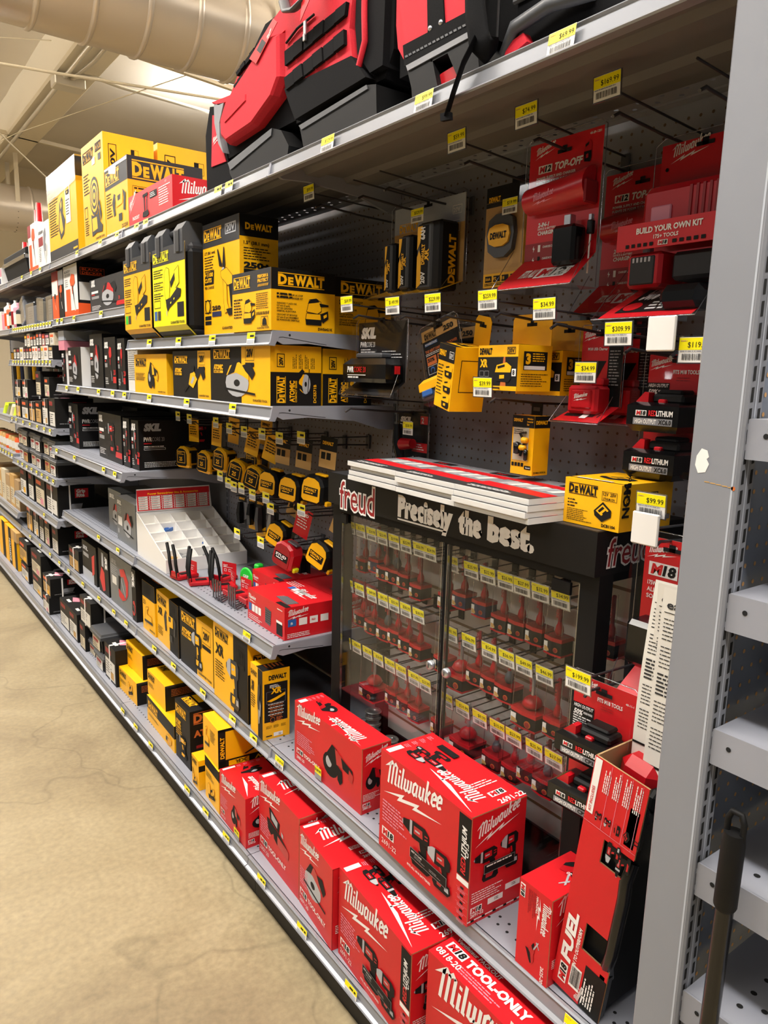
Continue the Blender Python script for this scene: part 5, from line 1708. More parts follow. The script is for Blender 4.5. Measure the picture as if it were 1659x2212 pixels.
def pack(name, label, cat, group, loc, W, zt, zb, flare, card, art=None, art2=None, depth=.03, roll=0.0, yaw=0.0, shell='clear', slot=True, flare_h=.05, fz=None, margin=.008):
    """hang-hole clamshell; origin at the hole. card plane x=0, clear shell bulges toward the aisle (-x)"""
    root = thing(name, label, cat, loc, 0, group, rot=(roll, 0, yaw))
    hw = W / 2
    zk = zb + flare_h if flare else zb
    b = MB()
    b.face([(0, hw, zk), (0, -hw, zk), (0, -hw, zt), (0, hw, zt)], card)
    b.face([(.0008, -hw, zk), (.0008, hw, zk), (.0008, hw, zt), (.0008, -hw, zt)], 'white_dull')
    F = Fr((0, hw, zk), (0, -1, 0), (0, 0, 1), (-1, 0, 0))
    if slot:
        prect(b, F, hw - .017, -zk - .003, .034, .007, 'hole', 5)
        prect(b, F, hw - .006, -zk - .003, .012, .013, 'hole', 5)
    if art:
        art(b, F, W, zt - zk)
    if flare:
        b.face([(-flare, hw + .006, zb), (-flare, -hw - .006, zb), (0, -hw, zk), (0, hw, zk)], card)
        G = Fr((-flare, hw + .006, zb), (0, -1, 0), (flare, 0, zk - zb))
        if art2:
            art2(b, G, W + .012, math.hypot(flare, zk - zb))
    b.build('printed_card', root)
    b = MB()
    mg = margin
    sp = [(zt + .012, -.004, .002, hw * .94), (zt + .006, -.006, .002, hw + mg), (zk + (zt - zk) * .8, -depth * .4, .002, hw + mg), (zk + .02, -depth * .6, .002, hw + mg)]
    if flare:
        sp += [(zk - .004, -depth * .7, .002, hw + mg), (zb - .001, -flare - .006, .002, hw + mg + .004), (zb - .004, -flare - .006, .002, hw + mg + .004)]
    else:
        sp += [(zb + .006, -depth * .5, .002, hw + mg), (zb - .004, -.006, .002, hw)]
    b.loft(rings_box(sp), shell, smooth=False)
    # bright rolled edges of the plastic
    e = [(-.003, -hw - mg, zt), (-.003, hw + mg, zt)]
    b.tube([(-.002, -hw - mg, zk), (-.002, -hw - mg, zt), (-.002, -hw * .94, zt + .011), (-.002, hw * .94, zt + .011), (-.002, hw + mg, zt), (-.002, hw + mg, zk)], .0011, 'clear_edge', 4)
    if flare:
        b.tube([(-flare - .006, -hw - mg - .004, zb - .002), (-flare - .006, hw + mg + .004, zb - .002)], .0013, 'clear_edge', 4)
        for s in (-1, 1):
            b.tube([(-flare - .006, s * (hw + mg + .004), zb - .002), (-depth * .6, s * (hw + mg), zk + .02)], .0009, 'clear_edge', 4)
    b.build('clear_shell', root)
    return root


def topoff_art(b, F, w, h):
    pmil(b, F, w * .10, h * .90, w * .26, rise=.3)
    ptext(b, F, '48-59-1201', w * .97, h * .955, h * .018, 'white', al='R', k=3)
    x = pm18(b, F, w * .14, h * .74, h * .068, 'M12')
    ptext(b, F, 'TOP-OFF', w * .14 + x + .005, h * .745, h * .058, 'white', bold=.04, slant=.2, k=3, maxw=w * .38)
    for i, s in enumerate(('POWER SUPPLY AND CHARGER', 'FUENTE DE PODER Y CARGADOR', "SOURCE D'ALIMENTATION ET CHARGEUR")):
        ptext(b, F, s, w * .12, h * (.69 - i * .036), h * .021, 'white', bold=.03, k=3, maxw=w * .6)
    ptext(b, F, '2-IN-1', w * .18, h * .285, h * .034, 'white', bold=.04, slant=.15, k=3)
    ptext(b, F, 'DEVICE & BATTERY', w * .18, h * .258, h * .018, 'white', k=3, maxw=w * .26)
    ptext(b, F, 'CHARGING', w * .18, h * .215, h * .032, 'white', bold=.04, slant=.15, k=3, maxw=w * .28)
    prect(b, F, 0, 0, w * .5, h * .15, 'red_dark', 2)
    for i, s in enumerate(('CHARGES DEVICES', 'CHARGES M12 BATTERIES')):
        yy = h * (.10 - .1 * i)
        prect(b, F, w * .2, yy - h * .03, w * .035, h * .06, 'white' if i == 0 else 'ink', 4)
        ppoly(b, F, [(w * .12, yy), (w * .14, yy + h * .03), (w * .137, yy + h * .006), (w * .155, yy + h * .006), (w * .13, yy - h * .03), (w * .134, yy - h * .002)], 'white', 4)
        ptext(b, F, s, w * .27, yy, h * .018, 'white', bold=.02, k=4, maxw=w * .22)
    pframe(b, F, w * .78, h * .42, w * .14, h * .06, w * .005, 'white', 3)
    prect(b, F, w * .82, h * .445, w * .06, h * .012, 'white', 3)
    ptool(b, F, 'battery', w * .76, h * .74, w * .1, h * .18, 'mil', k=3)


def topoff_art2(b, G, w, h):
    ptext(b, G, 'FITS ALL', w * .20, h * .34, h * .24, 'white', bold=.04, slant=.2, k=3, maxw=w * .2)
    pm18(b, G, w * .42, h * .28, h * .34, 'M12')
    ptext(b, G, 'BATTERIES', w * .56, h * .34, h * .24, 'white', bold=.04, slant=.2, k=3, maxw=w * .28)


def topoff(label, loc, tone='red'):
    r = pack('charger_pack', label, 'charger pack', 'red charger packs on the upper hooks', loc, .18, .026, -.258, .075, tone, topoff_art, topoff_art2, depth=.04, flare_h=.062)
    b = MB()
    # holster-shaped power adapter: a tapered half tube with an angled mouth
    for (y0, y1, zc, r0, r1) in ((.075, -.03, -.084, .026, .030), (-.03, -.082, -.080, .030, .034)):
        R_ = []
        for (yy, rr, dz) in ((y0, r0, 0), ((y0 + y1) / 2, (r0 + r1) / 2, .002), (y1, r1, .004)):
            R_.append([(-.006 - rr * max(0, math.cos(a)) * 1.1, yy, zc + dz + rr * math.sin(a)) for a in [math.radians(-100 + 200 * i / 12) for i in range(13)]])
        b.loft(R_, 'red_plastic')
    b.box(-.04, -.002, -.088, -.082, -.112, -.07, 'red_dark', bevel=.003)
    b.build('power_adapter', r)
    pmil(bb := MB(), Fr((-.0375, .06, -.092), (0, -1, 0), (0, 0, 1), (-1, 0, 0)), .02, 0, .05, mt='pink', rise=.15)
    bb.build('adapter_logo', r)
    b = MB()
    b.box(-.044, -.006, -.072, -.016, -.218, -.146, 'black_gloss', bevel=.006)
    b.box(-.03, -.014, -.050, -.034, -.146, -.126, 'silver', bevel=.001)
    b.build('wall_plug', r)
    b = MB()
    b.box(-.02, -.008, -.092, -.080, -.165, -.140, 'black_gloss', bevel=.002)
    b.tube([(-.014, -.086, -.165), (-.014, -.085, -.235)], .0018, 'white', 5)
    b.box(-.018, -.010, -.089, -.083, -.140, -.130, 'silver')
    b.build('usb_cable', r)
    return r


topoff('front red charger pack with a black wall plug, upper row centre', (-.19, -.767, 1.977))
topoff('red charger pack hanging farther back, half hidden behind the front one', (-.015, -.822, 1.940))


def kit_art(b, F, w, h):
    pmil(b, F, w * .14, h * .90, w * .40, rise=.24)
    pdisc(b, F, w * .08, h * .82, w * .02, 'ink', 3)


def kit_art2(b, G, w, h):
    ppoly(b, G, [(w * .12, h * .12), (w * .8, h * .12), (w * .8, h * .84), (w * .18, h * .84)], 'ink', 2)
    ptext(b, G, 'HIGH OUTPUT', w * .22, h * .90, h * .09, 'ink', bold=.03, slant=.2, k=3)
    ptext(b, G, '50%', w * .2, h * .46, h * .3, 'white', bold=.04, slant=.25, k=3, maxw=w * .18)
    ptext(b, G, 'MORE POWER', w * .42, h * .66, h * .12, 'white', bold=.03, slant=.2, k=3, maxw=w * .24)
    ptext(b, G, 'RUNS COOLER', w * .42, h * .48, h * .12, 'white', bold=.03, slant=.2, k=3, maxw=w * .24)
    pdisc(b, G, w * .25, h * .26, h * .11, 'red', 4)
    plines(b, G, w * .42, h * .34, w * .24, 3, h * .08, h * .04, 'white', 3)


r = pack('charger_kit_pack', 'big red charger kit pack cut off by the near grey post', 'charger pack', None, (-.110, -1.012, 1.953), .17, .012, -.30, .14, 'red', kit_art, kit_art2, depth=.09, flare_h=.075, margin=.012)
b = MB()
b.box(-.052, -.004, -.085, .085, -.155, -.068, 'red_plastic', bevel=.012)
for i in range(6):
    b.box(-.054, -.05, -.012 - i * .012, -.018 - i * .012 + .001, -.14, -.078, 'red_dark')
b.box(-.056, -.05, .02, .06, -.13, -.104, 'pink', bevel=.002)
b.build('charger_body', r)
b = MB()
F = Fr((-.098, .095, -.182), (0, -1, 0), (0, 0, 1), (-1, 0, 0))
b.box(-.0976, -.094, -.095, .095, -.182, -.138, 'red')
ptext(b, F, 'BUILD YOUR OWN KIT', .04, .026, .009, 'white', bold=.04, w=.125)
ptext(b, F, '175+ TOOLS', .075, .015, .006, 'white', bold=.03)
pm18(b, F, .085, .003, .008)
for i in range(5):
    prect(b, F, .02 + i * .012, .004, .007, .006, 'ink', 2)
    prect(b, F, .112 + i * .013, .004, .008, .006, 'ink', 2)
b.build('banner_strip', r)
b = MB()
b.box(-.085, -.01, .01, .08, -.245, -.185, 'red_plastic', bevel=.006)
b.box(-.087, -.08, .022, .072, -.24, -.192, 'charcoal', bevel=.002)
for i in range(5):
    b.box(-.088, -.086, .03 + i * .008, .034 + i * .008, -.202, -.194, 'silver_print')
b.box(-.07, -.01, -.085, .0, -.235, -.188, 'charcoal', bevel=.006)
b.build('charger_base', r)
b = MB()
b.box(-.135, -.06, -.1, -.02, -.29, -.25, 'black_gloss', bevel=.012)
b.build('battery', r)


# three batteries in one wide pack
def three_art(b, F, w, h):
    prect(b, F, 0, 0, w, h, 'tan', 1)
    prect(b, F, 0, h * .68, w, h * .32, 'grey_light', 2)
    pdew(b, F, w * .08, h * .70, h * .08, 'yellow', k=4, w=w * .28)
    prect(b, F, w * .40, h * .60, w * .34, h * .07, 'blue', 4)
    for i in range(2):
        prect(b, F, w * (.48 + .18 * i), h * .615, w * .03, h * .04, 'white', 5)
    plines(b, F, w * .05, h * .60, w * .34, 5, h * .035, h * .012, 'kraft', 4)
    pframe(b, F, w * .84, h * .78, w * .12, h * .1, w * .006, 'white', 4)
    ptext(b, F, '20V', w * .85, h * .80, h * .05, 'white', bold=.03, k=5, maxw=w * .1)
    pframe(b, F, w * .84, h * .58, w * .1, h * .13, w * .005, 'white', 4)


r = pack('battery_pack', 'wide clear pack of three upright batteries on a tan card', 'battery pack', None, (-.088, -.232, 1.976), .285, .01, -.228, .085, 'tan', three_art, lambda b, G, w, h: prect(b, G, 0, 0, w, h, 'yellow', 1), depth=.07, flare_h=.03, margin=.012)
price_tag((-.135, -.245, 1.944), .050, .034, '$329.99', '$329.99 price tag stuck on the three-battery pack', 'price tags stuck on packs')


def cell_batt(root, y, w, zb, zt, d):
    """upright slide battery: silver rounded spine with a yellow and black printed front"""
    b = MB()
    b.box(-d, -.008, y - w, y, zb, zt, 'black', bevel=.006)
    b.build('battery', root)
    return b


for (y, w, zb, zt, d, big) in ((.106, .036, -.215, -.088, .055, 0), (.036, .048, -.215, -.078, .062, 0), (-.044, .088, -.222, -.058, .066, 1)):
    b = MB()
    b.box(-d, -.006, y - w, y, zb, zt, 'black', bevel=.006)
    fw_ = w * .66 if big else w * .8
    b.box(-d - .004, -d + .01, y - fw_, y, zb + .004, zt - .004, 'grey_plastic', bevel=.004)
    F = Fr((-d - .004, y, zb), (0, -1, 0), (0, 0, 1), (-1, 0, 0))
    h = zt - zb
    prect(b, F, fw_ * .22, h * .08, fw_ * .56, h * .86, 'ink', 2)
    ppoly(b, F, [(fw_ * .06, h * .04), (fw_ * .34, h * .10), (fw_ * .34, h * .5), (fw_ * .2, h * .6), (fw_ * .06, h * .5)], 'yellow', 3)
    ppoly(b, F, [(fw_ * .06, h * .6), (fw_ * .25, h * .7), (fw_ * .4, h * .94), (fw_ * .06, h * .94)], 'yellow', 3)
    g = F.sub(fw_ * .62, h * .10, math.pi / 2)
    ptext(b, g, '20V', 0, 0, fw_ * .26, 'white', bold=.04, k=4, w=h * .18)
    ptext(b, F.sub(fw_ * .58, h * .38, math.pi / 2), 'DEWALT', 0, 0, fw_ * .2, 'yellow', bold=.05, k=4, w=h * .30)
    ptext(b, F.sub(fw_ * .84, h * .42, math.pi / 2), 'XR', 0, 0, fw_ * .3, 'yellow', bold=.05, k=4, w=h * .18)
    if big:
        ptext(b, F.sub(fw_ * .56, h * .74, math.pi / 2), '6AH', 0, 0, fw_ * .26, 'white', bold=.04, k=4, w=h * .18)
        ptext(b, Fr((-d * .8, y - w - .0005, zb), (1, 0, 0), (0, 0, 1)).sub(d * .5, h * .1, math.pi / 2), 'DEWALT', 0, 0, d * .3, 'yellow', bold=.05, w=h * .7)
    b.build('battery', r)

# tracker box with yellow window
def bt_art(b, F, w, h):
    prect(b, F, 0, h * .80, w, h * .2, 'ink', 1)
    prect(b, F, 0, h * .14, w, h * .66, 'tan', 1)
    ptext(b, F, 'DEWALT', w * .07, h * .855, h * .045, 'yellow', bold=.05, k=3, w=w * .3)
    for i, s in enumerate(('AAA', 'P2', '18', 'IP67')):
        prect(b, F, w * (.06 + i * .22), h * .055, w * .17, h * .06, 'ink', 3)
        ptext(b, F, s, w * (.07 + i * .22), h * .07, h * .03, 'yellow', k=4, maxw=w * .14)
    plines(b, F, w * .05, h * .035, w * .8, 2, h * .015, h * .007, 'ink', 3)


r = thing('gadget_box', 'black-topped yellow box with a round yellow gadget in its window', 'box', (-.085, -.57, 1.755), 0, None)
b = MB()
b.box(0, .07, 0, .125, 0, .225, 'yellow')
bt_art(b, Fr((0, .125, 0), (0, -1, 0), (0, 0, 1)), .125, .225)
prect(b, Fr((0, 0, 0), (1, 0, 0), (0, 0, 1)), 0, .18, .07, .045, 'ink', 1)
b.face([(.04, .04, .225), (.04, .085, .225), (.04, .085, .250), (.04, .04, .250)], 'black_matte')
b.build('printed_box', r)
b = MB()
pts = [(-.035, 0), (-.03, .022), (-.012, .03), (.012, .03), (.03, .022), (.035, 0), (.03, -.024), (.012, -.034), (-.012, -.034), (-.03, -.024)]
b.prism([(.0625 + p[0] * 1.25, .115 + p[1] * 1.5) for p in pts], 'x', -.014, -.001, 'grey_plastic')
b.prism([(.0625 + p[0] * 1.0, .113 + p[1] * .75) for p in pts], 'x', -.019, -.013, 'yellow')
ptext(b, Fr((-.019, .0625 + .026, .105), (0, -1, 0), (0, 0, 1), (-1, 0, 0)), 'DEWALT', 0, 0, .013, 'ink', bold=.05, w=.052)
b.build('gadget', r)
b = MB()
b.box(-.022, -.0008, .012, .113, .04, .185, 'clear')
b.build('window_blister', r)
price_tag((-.112, -.548, 1.923), .046, .034, '$59.99', '$59.99 price tag stuck on the black-topped yellow gadget box', 'price tags stuck on packs')


# clear battery pack with black card
def skil_art(b, F, w, h):
    skil_logo(b, F, w * .06, h * .74, h * .16, 'white', w=w * .32)
    a = ptext(b, F, 'PWR', w * .05, h * .585, h * .085, 'white', bold=.04, k=3, w=w * .14)
    ptext(b, F, 'CORE 20', w * .05 + a, h * .585, h * .085, 'white', bold=0, k=3, w=w * .18)
    prect(b, F, w * .05, h * .49, w * .36, h * .05, 'charcoal', 2)
    plines(b, F, w * .06, h * .53, w * .32, 2, h * .04, h * .018, 'white', 3)
    plines(b, F, w * .05, h * .44, w * .32, 1, h * .04, h * .018, 'white', 3)
    plines(b, F, w * .52, h * .50, w * .42, 3, h * .05, h * .014, 'white', 3)


r = pack('battery_pack', 'clear battery pack with a black card at the far end of the middle row', 'battery pack', None, (-.187, -.176, 1.682), .215, .0, -.19, .05, 'black', skil_art, None, depth=.05, flare_h=.035)
b = MB()
b.loft([[(-.052, -.095, -.158), (-.006, -.095, -.158), (-.006, .092, -.158), (-.052, .092, -.158)], [(-.058, -.10, -.148), (-.006, -.10, -.148), (-.006, .096, -.148), (-.058, .096, -.148)],
        [(-.058, -.10, -.112), (-.006, -.10, -.112), (-.006, .096, -.112), (-.058, .096, -.112)], [(-.048, -.085, -.096), (-.006, -.085, -.096), (-.006, .07, -.096), (-.048, .07, -.096)]], 'black_gloss', smooth=False)
b.box(-.045, -.008, -.06, .055, -.096, -.082, 'grey_plastic', bevel=.004)
F = Fr((-.0585, .096, -.158), (0, -1, 0), (0, 0, 1), (-1, 0, 0))
ptext(b, F, 'PWR', .024, .026, .014, 'white', bold=.04, w=.03)
ptext(b, F, 'CORE 20', .055, .026, .014, 'red', bold=.0, w=.055)
prect(b, F, .024, .018, .086, .0016, 'white', 2)
plines(b, F, .026, .011, .05, 1, .01, .004, 'white', 2, ragged=0)
b.box(-.03, -.015, -.104, -.099, -.135, -.115, 'red')
b.build('battery', r)


# slanted flat packs
def pst_art(b, F, w, h):
    prect(b, F, 0, h * .86, w, h * .14, 'tan', 1)
    pdew(b, F, w * .08, h * .885, h * .06, 'ink', k=3, w=w * .34)
    ptext(b, F, '250', w * .62, h * .89, h * .06, 'ink', bold=.05, k=3, w=w * .28)
    prect(b, F, w * .06, h * .79, w * .36, h * .04, 'blue', 2)
    ptext(b, F, 'POWERSTACK', w * .07, h * .797, h * .026, 'white', k=3, w=w * .34)
    ptext(b, F, 'THE NEXT DIMENSION IN POWER', w * .05, h * .70, h * .034, 'orange_ink', bold=.03, k=3, w=w * .9)
    plines(b, F, w * .05, h * .68, w * .9, 2, h * .02, h * .008, 'white', 3)
    for i, s in enumerate(('50%', '25%', 'MOST')):
        prect(b, F, w * (.06 + i * .31), h * .53, w * .27, h * .11, 'orange_ink', 2)
        ptext(b, F, s, w * (.08 + i * .31), h * .575, h * .045, 'ink', bold=.04, k=3, w=w * .2)
        pframe(b, F, w * (.06 + i * .31), h * .41, w * .27, h * .11, w * .006, 'white', 2)
        pdisc(b, F, w * (.19 + i * .31), h * .46, w * .06, 'blue', 3)
        pdisc(b, F, w * (.19 + i * .31), h * .45, w * .045, 'ink', 4)
    plines(b, F, w * .4, h * .36, w * .5, 3, h * .02, h * .008, 'white', 3)
    prect(b, F, w * .6, h * .28, w * .34, h * .03, 'orange_ink', 3)


for i, (loc, roll, lab) in enumerate((((-.16, -.374, 1.664), -.62, 'slanted flat battery pack with blue and orange print'), ((-.095, -.374, 1.658), -.16, 'second flat battery pack hanging behind the slanted one'))):
    r = pack('battery_pack', lab, 'battery pack', 'flat battery packs on one hook', loc, .135, .005, -.182, .0, 'black', pst_art, None, depth=.04, roll=roll * .46)
    b = MB()
    b.box(-.036, -.003, -.062, .062, -.172, -.135, 'grey_plastic', bevel=.005)
    b.loft([[(-.04, -.06, -.15), (-.004, -.06, -.15), (-.004, .06, -.15), (-.04, .06, -.15)], [(-.04, -.06, -.132), (-.004, -.06, -.132), (-.004, .06, -.132), (-.04, .06, -.132)], [(-.03, -.045, -.122), (-.004, -.045, -.122), (-.004, .05, -.122), (-.03, .05, -.122)]], 'yellow', smooth=False)
    b.box(-.042, -.034, .012, .05, -.165, -.15, 'blue', bevel=.002)
    b.box(-.042, -.034, -.04, -.01, -.16, -.14, 'ink', bevel=.002)
    b.build('battery', r)


# yellow battery boxes on hang tabs
def hang_box(label, loc, D, Wb, H, xb, rx=0, rz=0, frontart=None, topart=None, sideart=None):
    root = thing('battery_box', label, 'battery box', loc, 0, 'yellow battery boxes on hooks', rot=(rx, 0, rz))
    b = MB()
    zt = -.045
    b.box(-D, 0, -Wb / 2, Wb / 2, zt - H, zt, 'yellow')
    F = Fr((-D, Wb / 2, zt - H), (0, -1, 0), (0, 0, 1))
    T = Fr((-D, Wb / 2, zt), (0, -1, 0), (1, 0, 0))
    Sd = Fr((-D, -Wb / 2, zt - H), (1, 0, 0), (0, 0, 1))
    if frontart:
        frontart(b, F, Wb, H)
    if topart:
        topart(b, T, Wb, D)
    if sideart:
        sideart(b, Sd, D, H)
    b.build('printed_box', root)
    b = MB()
    q = Wb / 2 - .004
    o = [(-q, zt), (q, zt), (q, .012), (q - .01, .022), (-q + .01, .022), (-q, .012)]
    b.prism(o, 'x', -.0012, 0, 'yellow')
    G = Fr((-.0012, 0, 0), (0, -1, 0), (0, 0, 1))
    prect(b, G, -.016, -.003, .032, .007, 'hole', 1)
    prect(b, G, -.005, -.003, .010, .012, 'hole', 1)
    b.build('hang_tab', root)
    return root


def xrb_front(b, F, w, h):
    prect(b, F, 0, 0, w, h * .74, 'ink', 1)
    prect(b, F, 0, 0, w, h * .10, 'yellow', 2)
    ptext(b, F, 'DEWALT', w * .04, h * .80, h * .13, 'ink', bold=.05, k=2, w=w * .32)
    pframe(b, F, w * .74, h * .80, w * .2, h * .15, w * .01, 'ink', 2)
    ptext(b, F, '20V', w * .76, h * .83, h * .09, 'ink', bold=.03, k=3, w=w * .16)
    ptext(b, F, 'XR', w * .06, h * .52, h * .16, 'yellow', bold=.05, k=2, w=w * .2)
    for i in range(4):
        pframe(b, F, w * (.06 + .13 * (i % 2)), h * (.30 - .16 * (i // 2)), w * .11, h * .13, w * .006, 'print_grey', 2)
    ppoly(b, F, [(w * .6, h * .1), (w * .66, h * .74), (w * .7, h * .74), (w * .74, h * .1)], 'orange_ink', 2)
    ptool(b, F, 'battery', w * .46, h * .18, w * .40, h * .44, 'dew', k=3)
    prect(b, F, w * .88, h * .32, w * .1, h * .16, 'white', 4)
    ptext(b, F, '8', w * .9, h * .35, h * .1, 'ink', bold=.03, k=5)


def xrb_side(b, F, w, h):
    prect(b, F, w * .16, h * .46, w * .70, h * .40, 'ink', 1)
    ptext(b, F, '3', w * .22, h * .60, h * .2, 'yellow', bold=.06, k=2)
    plines(b, F, w * .42, h * .80, w * .4, 4, h * .05, h * .022, 'yellow', 2)
    prect(b, F, w * .18, h * .47, w * .62, h * .08, 'white', 2)
    plines(b, F, w * .1, h * .36, w * .8, 6, h * .05, h * .015, 'ink', 2)


def xrb_top(b, F, w, d):
    ppoly(b, F, [(w * .1, d * .05), (w * .96, d * .05), (w * .96, d * .7), (w * .5, d * .7)], 'ink', 1)
    plines(b, F, w * .3, d * .5, w * .4, 4, d * .09, d * .04, 'white', 2)
    ptool(b, F, 'battery', w * .7, d * .1, w * .22, d * .4, 'dew', k=3)


hang_box('wide yellow battery box on a hang tab, front one of two', (-.166, -.688, 1.656), .088, .132, .092, 0, rz=-.12, frontart=xrb_front, topart=xrb_top, sideart=xrb_side)
hang_box('wide yellow battery box behind the front one, to its right', (-.06, -.700, 1.648), .088, .132, .092, 0, rz=-.05, frontart=xrb_front, topart=xrb_top, sideart=xrb_side)


def y4_front(b, F, w, h):
    prect(b, F, 0, h * .74, w, h * .26, 'ink', 1)
    ptext(b, F, 'DEWALT', w * .05, h * .82, h * .08, 'yellow', bold=.05, k=2, w=w * .42)
    pframe(b, F, w * .68, h * .80, w * .26, h * .11, w * .015, 'white', 2)
    ptext(b, F, '20V', w * .71, h * .82, h * .06, 'white', k=3, w=w * .2)
    for i in range(3):
        ptool(b, F, 'battery', w * .48, h * (.5 - .24 * i), w * .46, h * .21, 'dew', k=3)
    plines(b, F, w * .06, h * .66, w * .36, 10, h * .05, h * .016, 'ink', 2)


hang_box('tilted yellow battery box hanging corner-down, left of the wide boxes', (-.155, -.528, 1.660), .085, .082, .145, 0, rx=.16, rz=-.25, frontart=y4_front, topart=lambda b, F, w, d: (prect(b, F, 0, 0, w, d * .2, 'ink', 1), ptool(b, F, 'battery', w * .2, d * .3, w * .6, d * .4, 'dew', k=3)), sideart=lambda b, F, w, h: pframe(b, F, w * .2, h * .3, w * .6, h * .5, w * .02, 'ink', 1))


# red usb charger packs
def usb_art(b, F, w, h):
    prect(b, F, w * .66, 0, w * .34, h, 'black', 1)
    pmil(b, F, w * .06, h * .90, w * .40, rise=.25)
    ptext(b, F, 'M18 USB Charger', w * .16, h * .74, h * .035, 'white', bold=.03, k=3, w=w * .48)
    ppoly(b, F, [(w * .02, h * .34), (w * .4, h * .34), (w * .62, h * .6), (w * .06, h * .6)], 'black', 2)
    plines(b, F, w * .70, h * .72, w * .26, 12, h * .04, h * .015, 'print_grey', 3)


for (loc, lab) in (((-.128, -.842, 1.634), 'front red usb charger pack with a red adapter'), ((-.055, -.86, 1.632), 'second red usb charger pack behind the front one')):
    r = pack('charger_pack', lab, 'charger pack', 'usb charger packs on one hook', loc, .10, .008, -.17, .07, 'red', usb_art, lambda b, G, w, h: (plines(b, G, w * .1, h * .3, w * .8, 1, h * .2, h * .16, 'ink', 2), prect(b, G, w * .48, h * .2, w * .14, h * .3, 'white', 3)), depth=.05, flare_h=.03, margin=.006)
    b = MB()
    b.box(-.05, -.006, -.034, .04, -.155, -.10, 'red_plastic', bevel=.006)
    b.box(-.053, -.048, -.022, .028, -.145, -.108, 'red_plastic', bevel=.003)
    b.box(-.03, -.008, -.03, .0, -.10, -.085, 'red_plastic', bevel=.003)
    pmil(b, Fr((-.0531, .028, -.13), (0, -1, 0), (0, 0, 1), (-1, 0, 0)), .010, .004, .032, mt='white', rise=.2)
    b.build('usb_adapter', r)
price_tag((-.20, -.862, 1.559), .050, .038, '$34.99', '$34.99 price tag stuck on the front usb charger pack', 'price tags stuck on packs', back='clear_edge')


# packs of two red-latched batteries
def two_art(b, F, w, h):
    pmil(b, F, w * .04, h * .90, w * .34, rise=.25)
    ptext(b, F, 'FITS M18 TOOLS', w * .40, h * .845, h * .03, 'white', bold=.03, k=3, w=w * .4)
    plines(b, F, w * .46, h * .81, w * .3, 2, h * .02, h * .006, 'red_dark', 3)
    prect(b, F, 0, h * .56, w * .36, h * .21, 'ink', 2)
    ptext(b, F, 'HIGH OUTPUT', w * .02, h * .735, h * .026, 'white', bold=.03, slant=.2, k=3, w=w * .32)
    ptext(b, F, '50%', w * .02, h * .675, h * .04, 'white', bold=.04, slant=.2, k=3, w=w * .15)
    ptext(b, F, 'MORE POWER', w * .19, h * .695, h * .017, 'white', bold=.03, k=3, w=w * .15)
    plines(b, F, w * .02, h * .655, w * .3, 6, h * .02, h * .01, 'white', 3)
    ptext(b, F, '48-11-1', w * .97, h * .90, h * .016, 'white', al='R', k=3)


def m18_battery(root, zb, hb, W_, cap, d=.07):
    b = MB()
    hw = W_ / 2
    b.loft([[(-d + .01, -hw + .008, zb), (-.004, -hw + .008, zb), (-.004, hw - .008, zb), (-d + .01, hw - .008, zb)],
            [(-d, -hw, zb + .012), (-.004, -hw, zb + .012), (-.004, hw, zb + .012), (-d, hw, zb + .012)],
            [(-d, -hw, zb + hb * .62), (-.004, -hw, zb + hb * .62), (-.004, hw, zb + hb * .62), (-d, hw, zb + hb * .62)],
            [(-d + .012, -hw + .008, zb + hb * .70), (-.004, -hw + .008, zb + hb * .70), (-.004, hw - .008, zb + hb * .70), (-d + .012, hw - .008, zb + hb * .70)]], 'black_gloss', smooth=False)
    b.box(-d + .02, -.004, -hw + .006, hw * .3, zb + hb * .68, zb + hb * .90, 'black_matte', bevel=.004)
    b.box(-d + .03, -.004, -hw * .7, hw * .2, zb + hb * .88, zb + hb, 'black_matte', bevel=.003)
    F = Fr((-d, hw, zb), (0, -1, 0), (0, 0, 1), (-1, 0, 0))
    pm18(b, F, W_ * .18, hb * .38, hb * .13)
    a = ptext(b, F, 'RED', W_ * .44, hb * .39, hb * .12, 'red', bold=.03, k=3, w=W_ * .15)
    ptext(b, F, 'LITHIUM', W_ * .44 + a, hb * .39, hb * .12, 'white', bold=.03, k=3, w=W_ * .31)
    prect(b, F, W_ * .14, hb * .17, W_ * .76, hb * .16, 'grey_mid', 2)
    ptext(b, F, 'HIGH OUTPUT', W_ * .18, hb * .2, hb * .10, 'white', bold=.03, k=3, w=W_ * .42)
    ptext(b, F, cap, W_ * .64, hb * .2, hb * .10, 'ink', bold=.03, k=3, w=W_ * .24)
    o = b.build('battery', root)
    b = MB()
    b.prism([(hw - .006, zb + hb * .66), (hw * .34, zb + hb * .66), (hw * .34, zb + hb * .92), (hw * .5, zb + hb * .94)], 'x', -d + .012, -d + .03, 'red_plastic')
    b.box(-d + .012, -d + .024, -hw * .3, -hw * .02, zb + hb * .66, zb + hb * .78, 'red_plastic', bevel=.002)
    b.build('release_latch', o)


r = pack('battery_pack', 'red carded pack of two black batteries on the pegboard beside the near post', 'battery pack', 'two-battery packs', (-.112, -1.006, 1.583), .13, .012, -.214, .0, 'red', two_art, None, depth=.085)
m18_battery(r, -.128, .076, .105, 'XC6.0', .075)
m18_battery(r, -.213, .076, .105, 'XC6.0', .075)
r = pack('battery_pack', 'low red pack of two black batteries at the right edge of the display case', 'battery pack', 'two-battery packs', (-.305, -1.042, .995), .128, .02, -.215, .0, 'red', two_art, None, depth=.07, yaw=.05)
m18_battery(r, -.115, .068, .105, 'CP3.0', .065)
m18_battery(r, -.208, .068, .105, 'CP3.0', .075)
